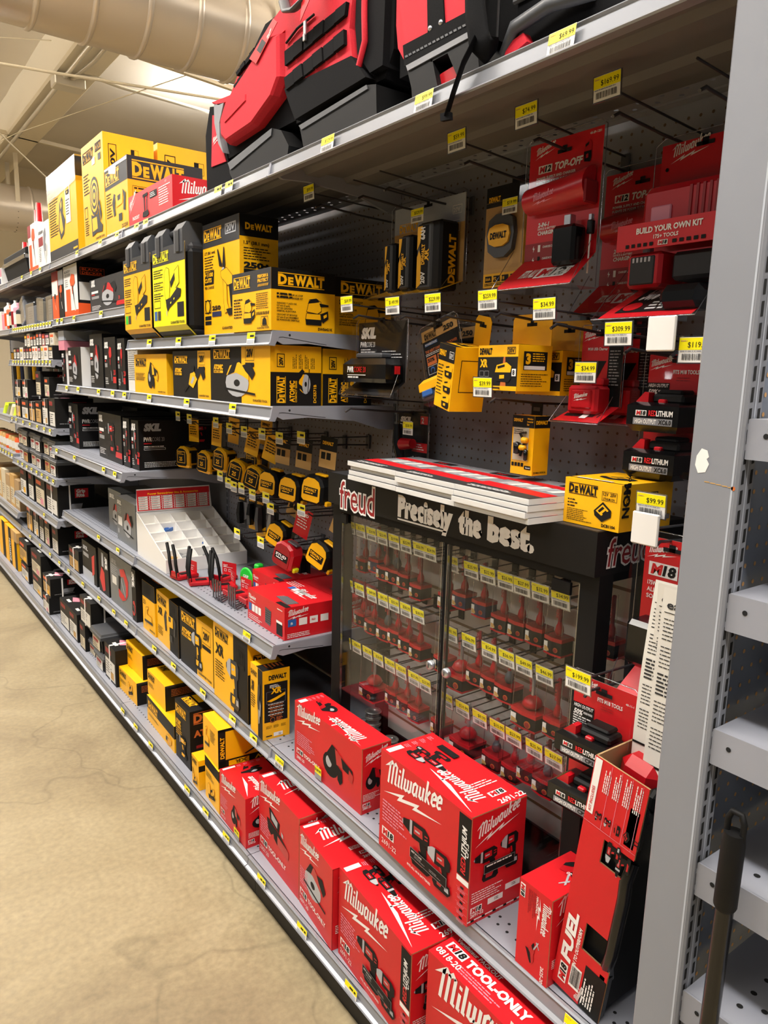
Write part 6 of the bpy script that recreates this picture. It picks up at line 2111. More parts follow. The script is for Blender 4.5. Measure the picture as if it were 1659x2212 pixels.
# earphone box
r = thing('earphone_box', 'yellow earphone box with a clear window hanging alone', 'box', (-.158, -.740, 1.343), 0, None)
b = MB()
b.box(-.04, 0.008, 0, .062, 0, .125, 'yellow')
F = Fr((-.04, .062, 0), (0, -1, 0), (0, 0, 1))
prect(b, F, 0, .100, .062, .025, 'ink', 1)
prect(b, F, .004, .030, .044, .070, 'cream', 1)
ptext(b, F, 'DEWALT', .004, .112, .006, 'yellow', bold=.05, w=.026)
for i, s in enumerate(('Wireless', 'Industrial', 'Ear')):
    ptext(b, F, s, .042, .117 - i * .006, .0035, 'yellow', k=2, maxw=.016)
plines(b, F, .006, .094, .04, 3, .004, .0015, 'ink', 2)
for i in range(4):
    prect(b, F, .003 + i * .009, .017, .007, .008, 'ink', 2)
prect(b, F, .040, .012, .018, .008, 'ink', 2)
ptext(b, F, 'Bluetooth', .0445, .0145, .003, 'white', k=3, maxw=.012)
Sd = Fr((-.04, 0, 0), (1, 0, 0), (0, 0, 1))
prect(b, Sd, 0, .100, .048, .025, 'ink', 1)
ptext(b, Sd, 'DEWALT', .004, .108, .007, 'yellow', bold=.05, w=.036)
ptext(b, Sd, 'DXMA1909036', .004, .004, .004, 'ink', k=2, w=.038)
b.build('printed_box', r)
b = MB()
b.tube([(-.046, .030, .04), (-.044, .022, .07), (-.046, .034, .088), (-.045, .018, .09)], .003, 'black_gloss', 6)
b.lathe((-.047, .040, .055), [(0.0001, -.012), (.007, -.01), (.008, .012), (0.0001, .015)], 'black_gloss', 10)
b.lathe((-.047, .018, .074), [(0.0001, -.006), (.006, -.005), (.007, .006), (0.0001, .008)], 'yellow', 10, 'y')
b.lathe((-.047, .024, .058), [(0.0001, -.008), (.0055, -.007), (.006, .006), (0.0001, .008)], 'yellow', 10, 'y')
b.lathe((-.047, .014, .045), [(0.0001, -.014), (.0045, -.012), (.005, .008), (0.0001, .011)], 'black_gloss', 10)
b.build('earphones', r)
b = MB()
b.box(-.055, -.0408, .015, .06, .029, .100, 'clear')
b.build('clear_window', r)
b = MB()
b.box(-.002, 0, .016, .046, .125, .15, 'black_matte')
b.box(-.003, -.002, .022, .04, .134, .142, 'grey_plastic')
b.build('hang_tab', r)
# small black bit pack behind the catalogues
def bit_art(b, F, w, h):
    skil_logo(b, F, w * .08, h * .84, h * .08, 'white', w=w * .4)
    ptext(b, F, 'TWIST', w * .08, h * .74, h * .06, 'white', bold=.03, k=3)
    prect(b, F, w * .76, h * .82, w * .24, h * .14, 'red', 2)
    ptext(b, F, '2', w * .8, h * .84, h * .09, 'white', bold=.03, k=3)
    prect(b, F, w * .5, h * .34, w * .5, h * .16, 'red', 2)
    plines(b, F, w * .54, h * .46, w * .4, 3, h * .04, h * .014, 'white', 3)


r = pack('screwdriver_pack', 'black carded driver pack with a $38.99 tag, behind the catalogue stacks', 'tool pack', None, (-.052, -.150, 1.437), .135, .004, -.16, .0, 'black', bit_art, None, depth=.05)
b = MB()
b.tube([(-.02, .045, -.03), (-.022, .04, -.08), (-.02, .02, -.15)], [.012, .016, .012], 'black_gloss', 10)
b.tube([(-.02, .02, -.085), (-.022, -.03, -.08)], [.018, .014], 'red_plastic', 10)
b.tube([(-.02, -.03, -.12), (-.022, -.05, -.15)], [.016, .014], 'black_gloss', 10)
b.build('driver_tool', r)
price_tag((-.105, -.196, 1.402), .044, .036, '$38.99', '$38.99 price tag stuck on the black carded driver pack', 'price tags stuck on packs')
# ------------------------------------------------------------------ router bit display case
DX, DY0, DY1, DZ = -.30, -.996, -.100, .4645
case = thing('display_case', 'black display case of router bits with clear doors and a lettered header', 'display case', (DX, DY0, DZ), 0, None)
Wc, Dc = DY1 - DY0, .215
ZH = .7335


def cpart(name, fill, par=case):
    b = MB()
    fill(b)
    return b.build(name, par)


cpart('frame', lambda b: ([b.box(x0, x0 + .04, y0, y0 + .042, 0, ZH, 'black_matte') for x0 in (.016, Dc - .04) for y0 in (0.0, Wc - .044)],
                          b.box(.016, .03, 0.042, Wc - .044, ZH - .022, ZH, 'black_matte'), b.box(.016, .03, 0.042, Wc - .044, 0, .014, 'black_matte'),
                          [b.box(.03, Dc - .04, y0 + .01, y0 + .03, ZH - .02, ZH, 'black_matte') for y0 in (0, Wc - .044)]))
cpart('floor_tray', lambda b: b.box(.018, Dc, .01, Wc - .01, .001, .012, 'black_matte'))


def slat(b):
    b.box(Dc - .02, Dc - .006, .03, Wc - .03, .035, ZH, 'slat')
    for i in range(9):
        z = .085 + i * .072
        b.box(Dc - .0206, Dc - .019, .03, Wc - .03, z, z + .007, 'slat_groove')


cpart('slatwall_back', slat)


def head(b):
    b.box(0, Dc + .06, 0, Wc, ZH, ZH + .083, 'black')
    b.face([(.004, .004, ZH + .0834), (Dc + .03, .004, ZH + .0834), (Dc + .03, Wc - .004, ZH + .0834), (.004, Wc - .004, ZH + .0834)], 'charcoal')
    F = Fr((0, Wc, ZH), (0, -1, 0), (0, 0, 1))
    # outlined red wordmark
    for (bo, mt, k) in ((.055, 'white', 2), (.005, 'red_dark', 3)):
        ptext(b, F, 'freud', .060 - (.003 if bo > .02 else 0), -.004, .070, mt, w=.160 + (.005 if bo > .02 else 0), bold=bo, k=k)
    pl = .018
    x = .316
    ptext(b, F, 'Precisely', x, pl, .044, 'white', w=.198, bold=.075, k=2)
    prect(b, F, x, .006, .178, .004, 'white', 2)
    ptext(b, F, 'the', x + .216, pl, .044, 'white', w=.074, bold=.075, k=2)
    ptext(b, F, 'best.', x + .306, pl, .044, 'white', w=.130, bold=.075, k=2)
    G = Fr((0, 0, ZH), (1, 0, 0), (0, 0, 1))
    for (bo, mt, k) in ((.055, 'white', 2), (.005, 'red_dark', 3)):
        ptext(b, G, 'freud', .030 - (.003 if bo > .02 else 0), .016, .050, mt, w=.130 + (.005 if bo > .02 else 0), bold=bo, k=k, slant=.1)


cpart('header', head)


def door(y0, y1, lab):
    b = MB()
    b.box(.018, .0215, y0, y1, .016, ZH - .024, 'glass')
    o = b.build('glass_door', case)
    for y in (y0, y1):
        b = MB()
        b.box(.017, .0225, y - .0012, y + .0012, .016, ZH - .024, 'clear_edge')
        b.build('door_edge', o)
    return o


dl = door(.432, Wc - .046, 'left')
dr = door(.044, .414, 'right')
for (o, y) in ((dl, .452), (dr, .396)):
    b = MB()
    b.lathe((.017, y, .41), [(.012, 0), (.012, -.008), (.009, -.012), (0.0001, -.012)], 'silver', 16, 'x')
    b.face([(.0045, y - .001, .405), (.0045, y + .001, .405), (.0045, y + .001, .415), (.0045, y - .001, .415)], 'hole')
    b.build('door_lock', o)
b = MB()
b.box(.0225, .032,   .415, .431, .014, ZH - .022, 'black_matte')
b.build('centre_stile', case)
for y0, y1 in ((.06, .105), (Wc - .075, Wc - .05)):
    b = MB()
    b.box(.010, .0165, y0, y1, ZH - .05, ZH - .026, 'black_matte')
    b.build('hinge_plate', case)
for y in (.012, Wc - .016):
    b = MB()
    b.box(.056, Dc - .04, y, y + .003, .012, ZH - .02, 'glass')
    b.build('clear_side', case)

# bit packs: red and black foot, clear tube, the bit itself standing inside
def bit_proto(w, h, d, foot, bitm, big=False):
    r = thing('router_bit_pack', 'x', 'router bit', (0, 0, 0), 0, 'router bits behind the clear doors')
    b = MB()
    o = lambda q, z, k=1: [(-d / 2 * q, -w / 2 * q, z), (-d / 2 * q - .004 * k, 0, z), (-d / 2 * q, w / 2 * q, z), (d / 2 * q, w / 2 * q, z), (d / 2 * q, -w / 2 * q, z)]
    b.loft([o(1, 0), o(1, .034)], foot, smooth=False)
    b.loft([o(1.03, .030), o(1.03, .038)], 'red_plastic', smooth=False)
    b.loft([o(1.03, -.001), o(1.03, .003)], 'red_plastic', smooth=False)
    F = Fr((-d / 2 - .0015, w / 2, 0), (.002, -w / 2, 0), (0, 0, 1), (-1, -.1, 0), .0012)
    prect(b, F, .001, .004, w * .40, .022, 'white', 1)
    ppoly(b, F, [(.003, .006), (.003 + w * .25, .006), (.003 + w * .25, .010), (.003 + w * .16, .015), (.003, .017)], 'tan', 2)
    G = Fr((-d / 2 - .004, 0, 0), (.004, -w / 2, 0), (0, 0, 1), (-1, -.2, 0), .0012)
    pdisc(b, G, w * .22, .013, w * .12, 'orange_ink', 1)
    pdisc(b, G, w * .22, .013, w * .09, 'red_dark', 2)
    b.build('foot_box', r)
    b = MB()
    b.loft([o(.97, .038), o(.92, h - .006), o(.80, h)], 'clear', smooth=False)
    for yy in (-w / 2 * .95, w / 2 * .95):
        b.tube([(-d / 2 * .95, yy, .04), (-d / 2 * .9, yy * .95, h)], .0006, 'clear_edge', 4)
    b.build('clear_tube', r)
    b = MB()
    rr = w * (.34 if big else .22)
    b.lathe((0, 0, .038), [(.004, 0), (rr * .7, .002), (rr, .010), (rr * .8, .020), (rr * .5, .026), (.0045, .03)], bitm, 10)
    b.lathe((0, 0, .068), [(.0042, 0), (.0042, h * .42), (.003, h * .43)], 'red_dark' if not big else 'steel_spool', 8)
    ptext(b, Fr((-.0075, .004, .078), (0, 0, 1), (0, 1, 0), (-1, 0, 0)).sub(0, 0), 'INDUSTRIAL', 0, -.006, .006, 'red_plastic', w=h * .36, bold=.03)
    b.build('router_bit', r)
    return r


BP = [bit_proto(.045, .135, .036, 'ink', 'red_plastic'), bit_proto(.070, .140, .055, 'ink', 'red_plastic', True), bit_proto(.045, .135, .036, 'blue_navy', 'red_plastic'), bit_proto(.052, .125, .038, 'black_matte', 'grey_plastic')]
BITS = {('left', 'top'): [(-.144, 1.0, 0), (-.205, 1.012, 2), (-.244, 1.0, 0), (-.291, 1.002, 3), (-.337, 1.0, 0), (-.390, .985, 0)],
        ('left', 'middle'): [(-.14, .84, 0), (-.193, .833, 0), (-.256, .833, 3), (-.303, .837, 0), (-.351, .831, 0), (-.398, .825, 0)],
        ('left', 'bottom'): [(-.200, .64, 1), (-.300, .662, 0), (-.352, .66, 0), (-.400, .655, 0)],
        ('right', 'top'): [(-.503, .99, 0), (-.555, 1.006, 2), (-.623, 1.004, 2), (-.687, .988, 0), (-.740, .99, 0), (-.792, .992, 0), (-.845, .986, 0)],
        ('right', 'middle'): [(-.496, .826, 0), (-.556, .806, 1), (-.616, .838, 0), (-.664, .836, 0), (-.714, .833, 3), (-.786, .802, 1), (-.856, .808, 0)],
        ('right', 'bottom'): [(-.495, .657, 0), (-.590, .646, 1), (-.687, .654, 3), (-.745, .653, 0), (-.792, .674, 0), (-.842, .668, 3)]}
used = set()
for (side, row), lst in BITS.items():
    for i, (y, z, k) in enumerate(lst):
        lab = 'router bit pack, %s from left, %s row behind the %s door' % (ORD[i], row, side)
        p = BP[k]
        if k not in used:
            used.add(k)
            p.location = (-.2, y, z)
            p['label'] = lab
        else:
            copy_thing(p, (-.2, y, z), label=lab)
for i, (y, z) in enumerate(((-.935, 1.0), (-.94, .84), (-.93, .72))):
    copy_thing(BP[0], (-.150, y, z), label='router bit pack seen through the clear right side, %s from the top' % ORD[i], group='router bits behind the clear right side')
# scan hooks and price tags of the case
bh = thing('bit_hook', 'x', 'hook', (0, 0, 0), 0, 'scan hooks inside the display case')
b = MB()
b.box(-.004, 0, -.010, .010, -.004, .034, 'black_matte', bevel=.001)
b.build('back_plate', bh)
b = MB()
b.tube([(-.002, 0, .004), (-.12, 0, .006), (-.132, 0, .014)], .002, 'wire_dark', 5)
b.build('product_arm', bh)
b = MB()
b.tube([(-.002, 0, .028), (-.142, 0, .026)], .0016, 'wire_dark', 5)
b.build('tag_arm', bh)
TAGS = {('left', 'top'): (1.128, [-.139, -.187, -.238, -.287, -.338, -.387, -.440, -.482], '26.99 23.99 24.99 23.99 19.99 25.99 26.99 24.99'),
        ('left', 'middle'): (.962, [-.135, -.188, -.246, -.298, -.346, -.395, -.447], '36.99 39.99 49.99 41.99 35.99 38.99 38.99'),
        ('left', 'bottom'): (.793, [-.129, -.180, -.233, -.284, -.336, -.384, -.437, -.482], '49.99 38.99 41.99 26.99 26.99 26.99 27.99 27.99'),
        ('right', 'top'): (1.120, [-.559, -.626, -.679, -.733, -.780, -.831, -.883], '29.99 25.99 32.99 26.99 27.99 32.99 34.99'),
        ('right', 'middle'): (.952, [-.568, -.630, -.696, -.749, -.800, -.856], '41.99 46.99 54.99 36.99 49.99 46.99'),
        ('right', 'bottom'): (.784, [-.562, -.620, -.678, -.734, -.783, -.842, -.895], '34.99 24.99 9.99 15.99 27.99 25.99 37.99')}
first = True
for (side, row), (z, ys, pr) in TAGS.items():
    for i, (y, p) in enumerate(zip(ys, pr.split())):
        w_ = .045 if side == 'right' else .043
        price_tag((-.25, y, z), w_, .036, '$' + p, '$%s price tag, %s from left, %s row of the %s door' % (p, ORD[i], row, side), 'price tags in the display case', tilt=-.12, back='clear_edge')
        lab = 'wire hook behind the %s tag from left, %s row, %s door' % (ORD[i], row, side)
        if first:
            bh.location = (-.1055, y, z - .03)
            bh['label'] = lab
            first = False
        else:
            copy_thing(bh, (-.1055, y, z - .03), label=lab)
# solder spools on the case floor
def spool(x, y, z, lab, top='silver'):
    r = thing('solder_spool', lab, 'spool', (x, y, z), 0, 'solder spools in the display case')
    b = MB()
    b.lathe((0, 0, 0), [(.024, 0), (.025, .0015), (.025, .003), (.017, .0035), (.0175, .016), (.025, .0165), (.025, .018), (.024, .0195), (.010, .0195), (.009, .017), (0.0001, .017)], 'steel_spool', 20)
    b.build('spool_body', r)
    b = MB()
    for i in range(4):
        b.tube([(.0185 * math.cos(a), .0185 * math.sin(a), .005 + .0033 * i) for a in [2 * math.pi * k / 16 for k in range(16)]], .0017, 'silver', 5, closed=True)
    b.build('solder_wire', r)
    if top == 'red':
        b = MB()
        b.lathe((0, 0, .0197), [(.020, 0), (.012, .0002)], 'orange_ink', 16)
        b.build('paper_label', r)


for i in range(4):
    spool(-.150, -.128, .4768 + i * .0201, 'solder spool in the tall stack, %s from the bottom' % ORD[i])
spool(-.175, -.180, .4768, 'solder spool with an orange label beside the tall stack', 'red')
spool(-.165, -.235, .4768, 'lower solder spool of the short pair')
spool(-.165, -.235, .4969, 'upper solder spool of the short pair')
spool(-.215, -.215, .4768, 'solder spool in front, between the short pair and the tall stack')
price_tag((-.215, -.150, .500), .045, .034, '$19.99', '$19.99 price tag leaning by the solder spools', 'price tags in the display case', small=False)
# catalogues and the yellow charger carton on the header
def cata(loc, w, d, lab, rz, seed):
    t = .0116
    b = MB()
    b.box(0, d, 0, w, 0, t, 'page_edge')
    for k in range(6):
        b.box(-.0003, .0, .001, w - .001, .0012 + k * .0016, .0016 + k * .0016, 'white_dull')
    T = Fr((0, w, t), (0, -1, 0), (1, 0, 0))
    prect(b, T, 0, 0, w, d, 'grey_mid', 1)
    ppoly(b, T, [(0, d * .0), (w, d * .0), (w, d * .16), (0, d * .22)], 'charcoal', 2)
    ppoly(b, T, [(0, d * .22), (w, d * .16), (w, d * .34), (0, d * .42)], 'red', 2)
    for k in range(6):
        ppoly(b, T, [(w * (.1 + .13 * k), d * .44), (w * (.2 + .13 * k), d * .42), (w * (.26 + .13 * k), d * .62), (w * (.16 + .13 * k), d * .64)], 'white_dull' if k % 2 else 'silver_print', 2)
    ppoly(b, T, [(0, d * .66), (w, d * .62), (w, d * .76), (0, d * .80)], 'red', 2)
    prect(b, T, w * .55, d * .80, w * .36, d * .12, 'ink', 3)
    ptext(b, T, 'freud', w * .62, d * .83, d * .05, 'red', bold=.04, k=4, maxw=w * .2)
    plines(b, T, w * .1, d * .1, w * .6, 2, d * .04, d * .018, 'white', 3, seed=seed)
    o = b.build('catalogue')
    o.location = loc
    o.rotation_euler = (0, 0, rz)
    return tag(o, lab, 'catalogue', 'thick catalogues on the display case')


HT = DZ + ZH + .0842
nm = ('left', 'middle', 'right')
for s, (x, y, rz) in enumerate(((-.343, -.460, -.045), (-.360, -.678, -.05), (-.374, -.892, -.05))):
    for k in range(4):
        cata((x + .004 * ((k * 7 + s) % 3), y + .002 * (k % 2), HT + k * .0118), .214, .222, 'thick catalogue, %s from the bottom, %s stack on the display case' % (ORD[k], nm[s]), rz, s)


def chg_front(b, F, w, h):
    pdew(b, F, w * .08, h * .70, h * .17, 'ink', k=2, w=w * .52)
    pframe(b, F, w * .68, h * .62, w * .26, h * .20, w * .006, 'ink', 2)
    ptext(b, F, '12V', w * .70, h * .73, h * .07, 'ink', k=2, w=w * .09)
    ptext(b, F, '20V', w * .82, h * .73, h * .07, 'ink', k=2, w=w * .10)
    ptext(b, F, 'LITHIUM ION', w * .70, h * .64, h * .05, 'ink', k=2, w=w * .2)
    ptool(b, F, 'charger', w * .56, h * .16, w * .3, h * .44, 'dew', k=3)
    ptext(b, F, 'DCB1104', w * .94, h * .06, h * .06, 'ink', al='R', bold=.04, k=2)
    plines(b, F, w * .07, h * .52, w * .2, 3, h * .07, h * .025, 'ink', 2)
    plines(b, F, w * .07, h * .32, w * .46, 7, h * .04, h * .014, 'ink', 2)


def chg_side(b, F, w, h):
    ptext(b, F.sub(w * .16, h * .3, math.pi / 2), 'NOM', 0, 0, w * .12, 'ink', bold=.04, k=2)
    ptext(b, F.sub(w * .16, h * .6, math.pi / 2), 'DCB1104', 0, 0, w * .06, 'ink', k=2)
    pframe(b, F, w * .3, h * .3, w * .4, h * .5, w * .012, 'ink', 2)
    pframe(b, F, w * .36, h * .5, w * .12, h * .14, w * .012, 'ink', 2)
    prect(b, F, w * .36, h * .7, w * .1, h * .07, 'ink', 2)


carton('charger_carton', 'small yellow charger carton standing on the display case header', 'carton', None, (-.278, -1.022, HT + .0002), .15, .126, .084, 'yellow', chg_front, chg_side,
       lambda b, F, w, d: (ptool(b, F, 'charger', w * .2, d * .3, w * .6, d * .36, 'dew', k=2), prect(b, F, 0, d * .06, w, d * .03, 'ink', 1), plines(b, F, w * .1, d * .1, w * .7, 1, d * .1, d * .04, 'white', 2)), rz=-1)

# ------------------------------------------------------------------ instruction papers and extra packs by the near post
def leaflet(x, y, lab, L_, bend):
    b = MB()
    n = 10
    w = .056
    for i in range(n):
        za, zb_ = 1.225 - L_ * i / n, 1.225 - L_ * (i + 1) / n
        fa, fb = bend * math.sin(math.pi * i / n) - .02 * i / n, bend * math.sin(math.pi * (i + 1) / n) - .02 * (i + 1) / n
        for (dx, fl) in ((0, 0), (.0007, 1)):
            q = [(fa + dx, w / 2, za), (fb + dx, w / 2, zb_), (fb + dx, -w / 2, zb_), (fa + dx, -w / 2, za)]
            b.face(q if not fl else q[::-1], 'paper')
        F = Fr((fb, w / 2, zb_), (0, -1, 0), (fa - fb, 0, za - zb_), (-1, 0, 0))
        if i == 0:
            ptext(b, F, 'eaz', w * .16, L_ / n * .3, .013, 'charcoal', bold=.02, w=w * .62)
            prect(b, F, w * .1, L_ / n * .14, w * .9, .0012, 'ink', 2)
        elif i == 6:
            prect(b, F, 0, L_ / n * .5, w, .004, 'ink', 2)
        elif i in (7,):
            pframe(b, F, w * .08, .002, w * .6, L_ / n - .004, .0006, 'charcoal', 2)
            pdisc(b, F, w * .3, L_ / n * .4, .007, 'ink', 2)
            pdisc(b, F, w * .48, L_ / n * .65, .006, 'ink', 2)
        else:
            plines(b, F, w * .12, L_ / n * .9, w * .78, 6, L_ / n / 7, .0016 if i % 3 else .003, 'charcoal', 2, seed=i)
    o = b.build('instruction_leaflet')
    o.location = (x, y, 0)
    return tag(o, lab, 'leaflet', 'folded instruction leaflets by the near post')


leaflet(-.300, -1.146, 'long paper leaflet hanging left of the other two beside the near post', .43, -.012)
leaflet(-.314, -1.160, 'long paper leaflet hanging in the middle beside the near post', .44, .008)
leaflet(-.328, -1.180, 'long paper leaflet hanging closest to the near post', .46, .0)


def pw_art(b, F, w, h):
    pmil(b, F, w * .08, h * .88, w * .5, rise=.2)
    pm18(b, F, w * .10, h * .72, h * .10)
    for i, s in enumerate(('175W POWER SUPPLY', 'ALIMENTACION', 'SOURCE')):
        ptext(b, F, s, w * .10, h * (.65 - .05 * i), h * .03, 'white', bold=.02, k=3, maxw=w * .7)


r = pack('power_supply_pack', 'red power supply pack behind the paper leaflets', 'power supply', None, (-.235, -1.103, 1.262), .105, .018, -.275, .06, 'red', pw_art, None, depth=.06, margin=.012)
b = MB()
b.box(-.06, -.004, -.04, .04, -.2, -.12, 'black_gloss', bevel=.008)
b.build('power_supply', r)
r = pack('accessory_pack', 'dark blue pack low behind the right leg of the display case', 'pack', None, (-.05, -.985, .72), .11, .01, -.235, .0, 'blue_navy', lambda b, F, w, h: (plines(b, F, w * .2, h * .9, w * .6, 6, h * .05, h * .012, 'print_grey', 3), [pdisc(b, F, w * R.random(), h * R.random(), .0006, 'white', 3, seg=5) for i in range(30)]), None, depth=.05)
b = MB()
b.box(-.03, -.004, -.03, .03, -.19, -.11, 'blue_navy', bevel=.01)
b.build('boxed_item', r)
# ------------------------------------------------------------------ end-of-run post, its pegboard and shelves facing this way
b = MB()
b.box(-.470, -.4305, -1.326, -1.258, 0, 2.45, 'post', bevel=.003)
F = Fr((-.470, -1.258, 0), (0, -1, 0), (0, 0, 1))
for (x0, x1) in ((.060, .0625),):
    prect(b, F, x0, 0, x1 - x0, 2.45, 'grey_light', 1)
ppoly(b, F, [(.010, 1.452), (.016, 1.462), (.024, 1.460), (.027, 1.452), (.024, 1.449), (.028, 1.443), (.024, 1.432), (.014, 1.430), (.009, 1.440)], 'white', 1)
for k in range(5):
    prect(b, F, .024 + k * .008, 1.4195 - .0008 * k, .007, .0012, 'tan', 1)
pdisc(b, F, .063, 1.416, .0028, 'orange_ink', 1)
G = Fr((-.470, -1.326, 0), (1, 0, 0), (0, 0, 1))
z = .1
while z < 2.4:
    for (x0, x1) in ((.007, .013), (.027, .033)):
        ppoly(b, G, [(x0, z), (x1, z + .001), (x1, z + .019), (x0, z + .018)], 'hole', 1)
    z += .0254
prect(b, G, .0185, 0, .003, 2.45, 'grey_light', 1)
tag(b.build('end_post'), 'tall grey slotted post in front at the right edge of the picture', 'post')
b = MB()
b.box(-.43, .5, -1.306, -1.294, .12, 2.3, 'peg_end')
for k in range(34):
    for j in range(78):
        x, z = -.415 + .0254 * k, .16 + .0254 * j
        if x < .12 and z < 1.65:
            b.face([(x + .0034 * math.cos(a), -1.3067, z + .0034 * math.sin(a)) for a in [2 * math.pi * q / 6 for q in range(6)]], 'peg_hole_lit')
tag(b.build('pegboard_panel'), 'blue-grey pegboard of the end display right of the tall post', 'back panel')
for i, z in enumerate((1.503, 1.281, 1.095, .897, .694, .40)):
    r = thing('store_shelf', 'short grey perforated shelf right of the tall post, %s from the top' % ORD[i], 'shelf', (-.462, -1.328, z), 0, 'shelves of the end display')
    b = MB()
    b.box(.003, .93, -.34, 0, -.004, 0, 'shelf')
    b.box(.003, .93, -.343, -.338, -.04, 0, 'shelf')
    for k in range(22):
        for (row, yy) in enumerate((-.06, -.085, -.16, -.185, -.26, -.285)):
            disc(b, .04 + .0381 * k + (.019 if row % 2 else 0), yy, .0005, .0045, 'hole', 10)
    b.build('shelf_board', r)
    b = MB()
    b.prism([(.012, -.008), (.012, -.022), (.002, -.022), (.002, -.03), (.012, -.03), (.012, -.046), (.0, -.05), (-.16, -.05), (-.34, -.038), (-.343, .0), (.0, .0)], 'x', 0, .0035, 'shelf')
    b.face([(-.0006, -.022 + .0035 * math.cos(a), -.020 + .0035 * math.sin(a)) for a in [2 * math.pi * q / 10 for q in range(10)]], 'hole')
    b.build('bracket', r)
r = thing('broom_handle', 'black broom handle with a hanging hole, leaning beside the tall post', 'handle', (-.485, -1.372, 0), 0, None, rot=(.012, -.004, 0))
b = MB()
b.tube([(0, 0, 0), (0, 0, .95)], .0115, 'black_gloss', 14)
b.build('pole', r)
b = MB()
b.lathe((0, 0, 0), [(.012, .875), (.0145, .88), (.0145, .97), (.013, .985)], 'black_matte', 16)
b.tube([(0, -.010, .975), (0, -.0105, 1.0), (0, -.006, 1.012), (0, .006, 1.012), (0, .0105, 1.0), (0, .010, .975)], .0042, 'black_matte', 8)
b.build('grip', r)

# ------------------------------------------------------------------ hanging tape measures and knives of the second bay
def tape(kind):
    """tape measure: rounded case, face plate toward the aisle, blade mouth, belt clip"""
    body, trim, plate = {'y': ('yellow', 'black_matte', 'black_matte'), 'k': ('black_matte', 'black_matte', 'yellow'), 'r': ('red_plastic', 'grey_plastic', 'black_matte'), 'g': ('black_matte', 'green', 'black_gloss')}[kind]
    r = thing('tape_measure', 'x', 'tape measure', (0, 0, 0), 0, 'tape measures')
    prof = [(-.036, -.030), (-.036, .012), (-.028, .028), (-.010, .036), (.016, .036), (.032, .024), (.037, .004), (.037, -.030), (.028, -.037), (-.028, -.037)]
    b = MB()
    ring = lambda s, x: [(x, p[0] * s, p[1] * s) for p in prof]
    b.loft([ring(.86, -.024), ring(1.0, -.017), ring(1.0, .017), ring(.86, .024)], body, smooth=False)
    b.build('tape_case', r)
    b = MB()
    if kind == 'y':
        b.loft([ring(.80, -.0255), ring(.80, -.0235)], trim, smooth=False)
        F = Fr((-.0256, .026, -.026), (0, -1, 0), (0, 0, 1), (-1, 0, 0))
        pframe(b, F, .004, .006, .044, .040, .002, 'yellow', 1)
        ptext(b, F, '25', .016, .014, .012, 'yellow', bold=.03, k=2)
        plines(b, F, .008, .040, .034, 2, .005, .002, 'yellow', 2)
        prect(b, Fr((-.012, -.0372, -.02), (1, 0, 0), (0, 0, 1)), 0, 0, .024, .038, trim, 1)
        prect(b, Fr((-.012, -.0372, .0), (1, 0, 0), (0, 0, 1)), -.006, .016, .036, .008, trim, 1)
    elif kind == 'g':
        b.lathe((-.0245, 0, 0), [(.033, 0), (.034, -.003), (.028, -.004)], 'green', 24, 'x')
        F = Fr((-.029, .022, -.02), (0, -1, 0), (0, 0, 1), (-1, 0, 0))
        ptext(b, F, 'GRIP', .008, .022, .009, 'white', bold=.03)
        ptext(b, F, "25'", .014, .006, .009, 'white', bold=.03)
    else:
        b.loft([ring(.82, -.0255), ring(.82, -.0235)], plate if kind == 'k' else 'red_dark', smooth=False)
        F = Fr((-.0257, .028, -.026), (0, -1, 0), (0, 0, 1), (-1, 0, 0))
        prect(b, F, .004, .012, .048, .020, 'ink', 1)
        ptext(b, F, 'DEWALT' if kind == 'k' else 'STUD', .007, .022, .007, 'yellow' if kind == 'k' else 'white', bold=.04, k=2, w=.040)
        plines(b, F, .010, .016, .03, 1, .004, .003, 'yellow' if kind == 'k' else 'white', 2)
    b.build('face_plate', r)
    b = MB()
    b.box(-.010, .010, -.043, -.034, -.038, -.026, 'lime' if kind == 'r' else trim if kind != 'k' else 'yellow', bevel=.002)
    b.build('blade_tip', r)
    b = MB()
    if kind == 'g':
        b.box(-.012, .012, -.036, -.014, .026, .046, 'green', bevel=.004)
    else:
        b.box(-.009, .009, -.030, .006, .0345, .040, 'yellow' if kind == 'k' else trim, bevel=.002)
    b.build('lock_button', r)
    b = MB()
    b.box(.026, .028, -.012, .012, -.02, .03, 'silver')
    b.build('belt_clip', r)
    if kind != 'g':
        b = MB()
        b.box(.029, .0298, -.030, .030, -.02, .135, 'clear')
        b.face([(.0285, .028, .05), (.0285, -.028, .05), (.0285, -.028, .13), (.0285, .028, .13)], 'yellow' if kind in 'y' else 'red' if kind == 'r' else 'black')
        F = Fr((.0285, .028, .05), (0, -1, 0), (0, 0, 1), (-1, 0, 0))
        if kind == 'k':
            prect(b, F, 0, 0, .056, .045, 'tan', 1)
            for i in range(2):
                prect(b, F, .006 + .018 * i, .022, .014, .018, 'ink', 2)
        else:
            plines(b, F, .008, .05, .04, 4, .008, .003, 'ink' if kind == 'y' else 'white', 2)
        ptext(b, F, 'DEWALT' if kind != 'r' else 'STUD', .008, .060, .008, 'ink' if kind == 'y' else 'yellow' if kind == 'k' else 'white', bold=.05, k=2, w=.036)
        b.build('hang_card', r)
    return r


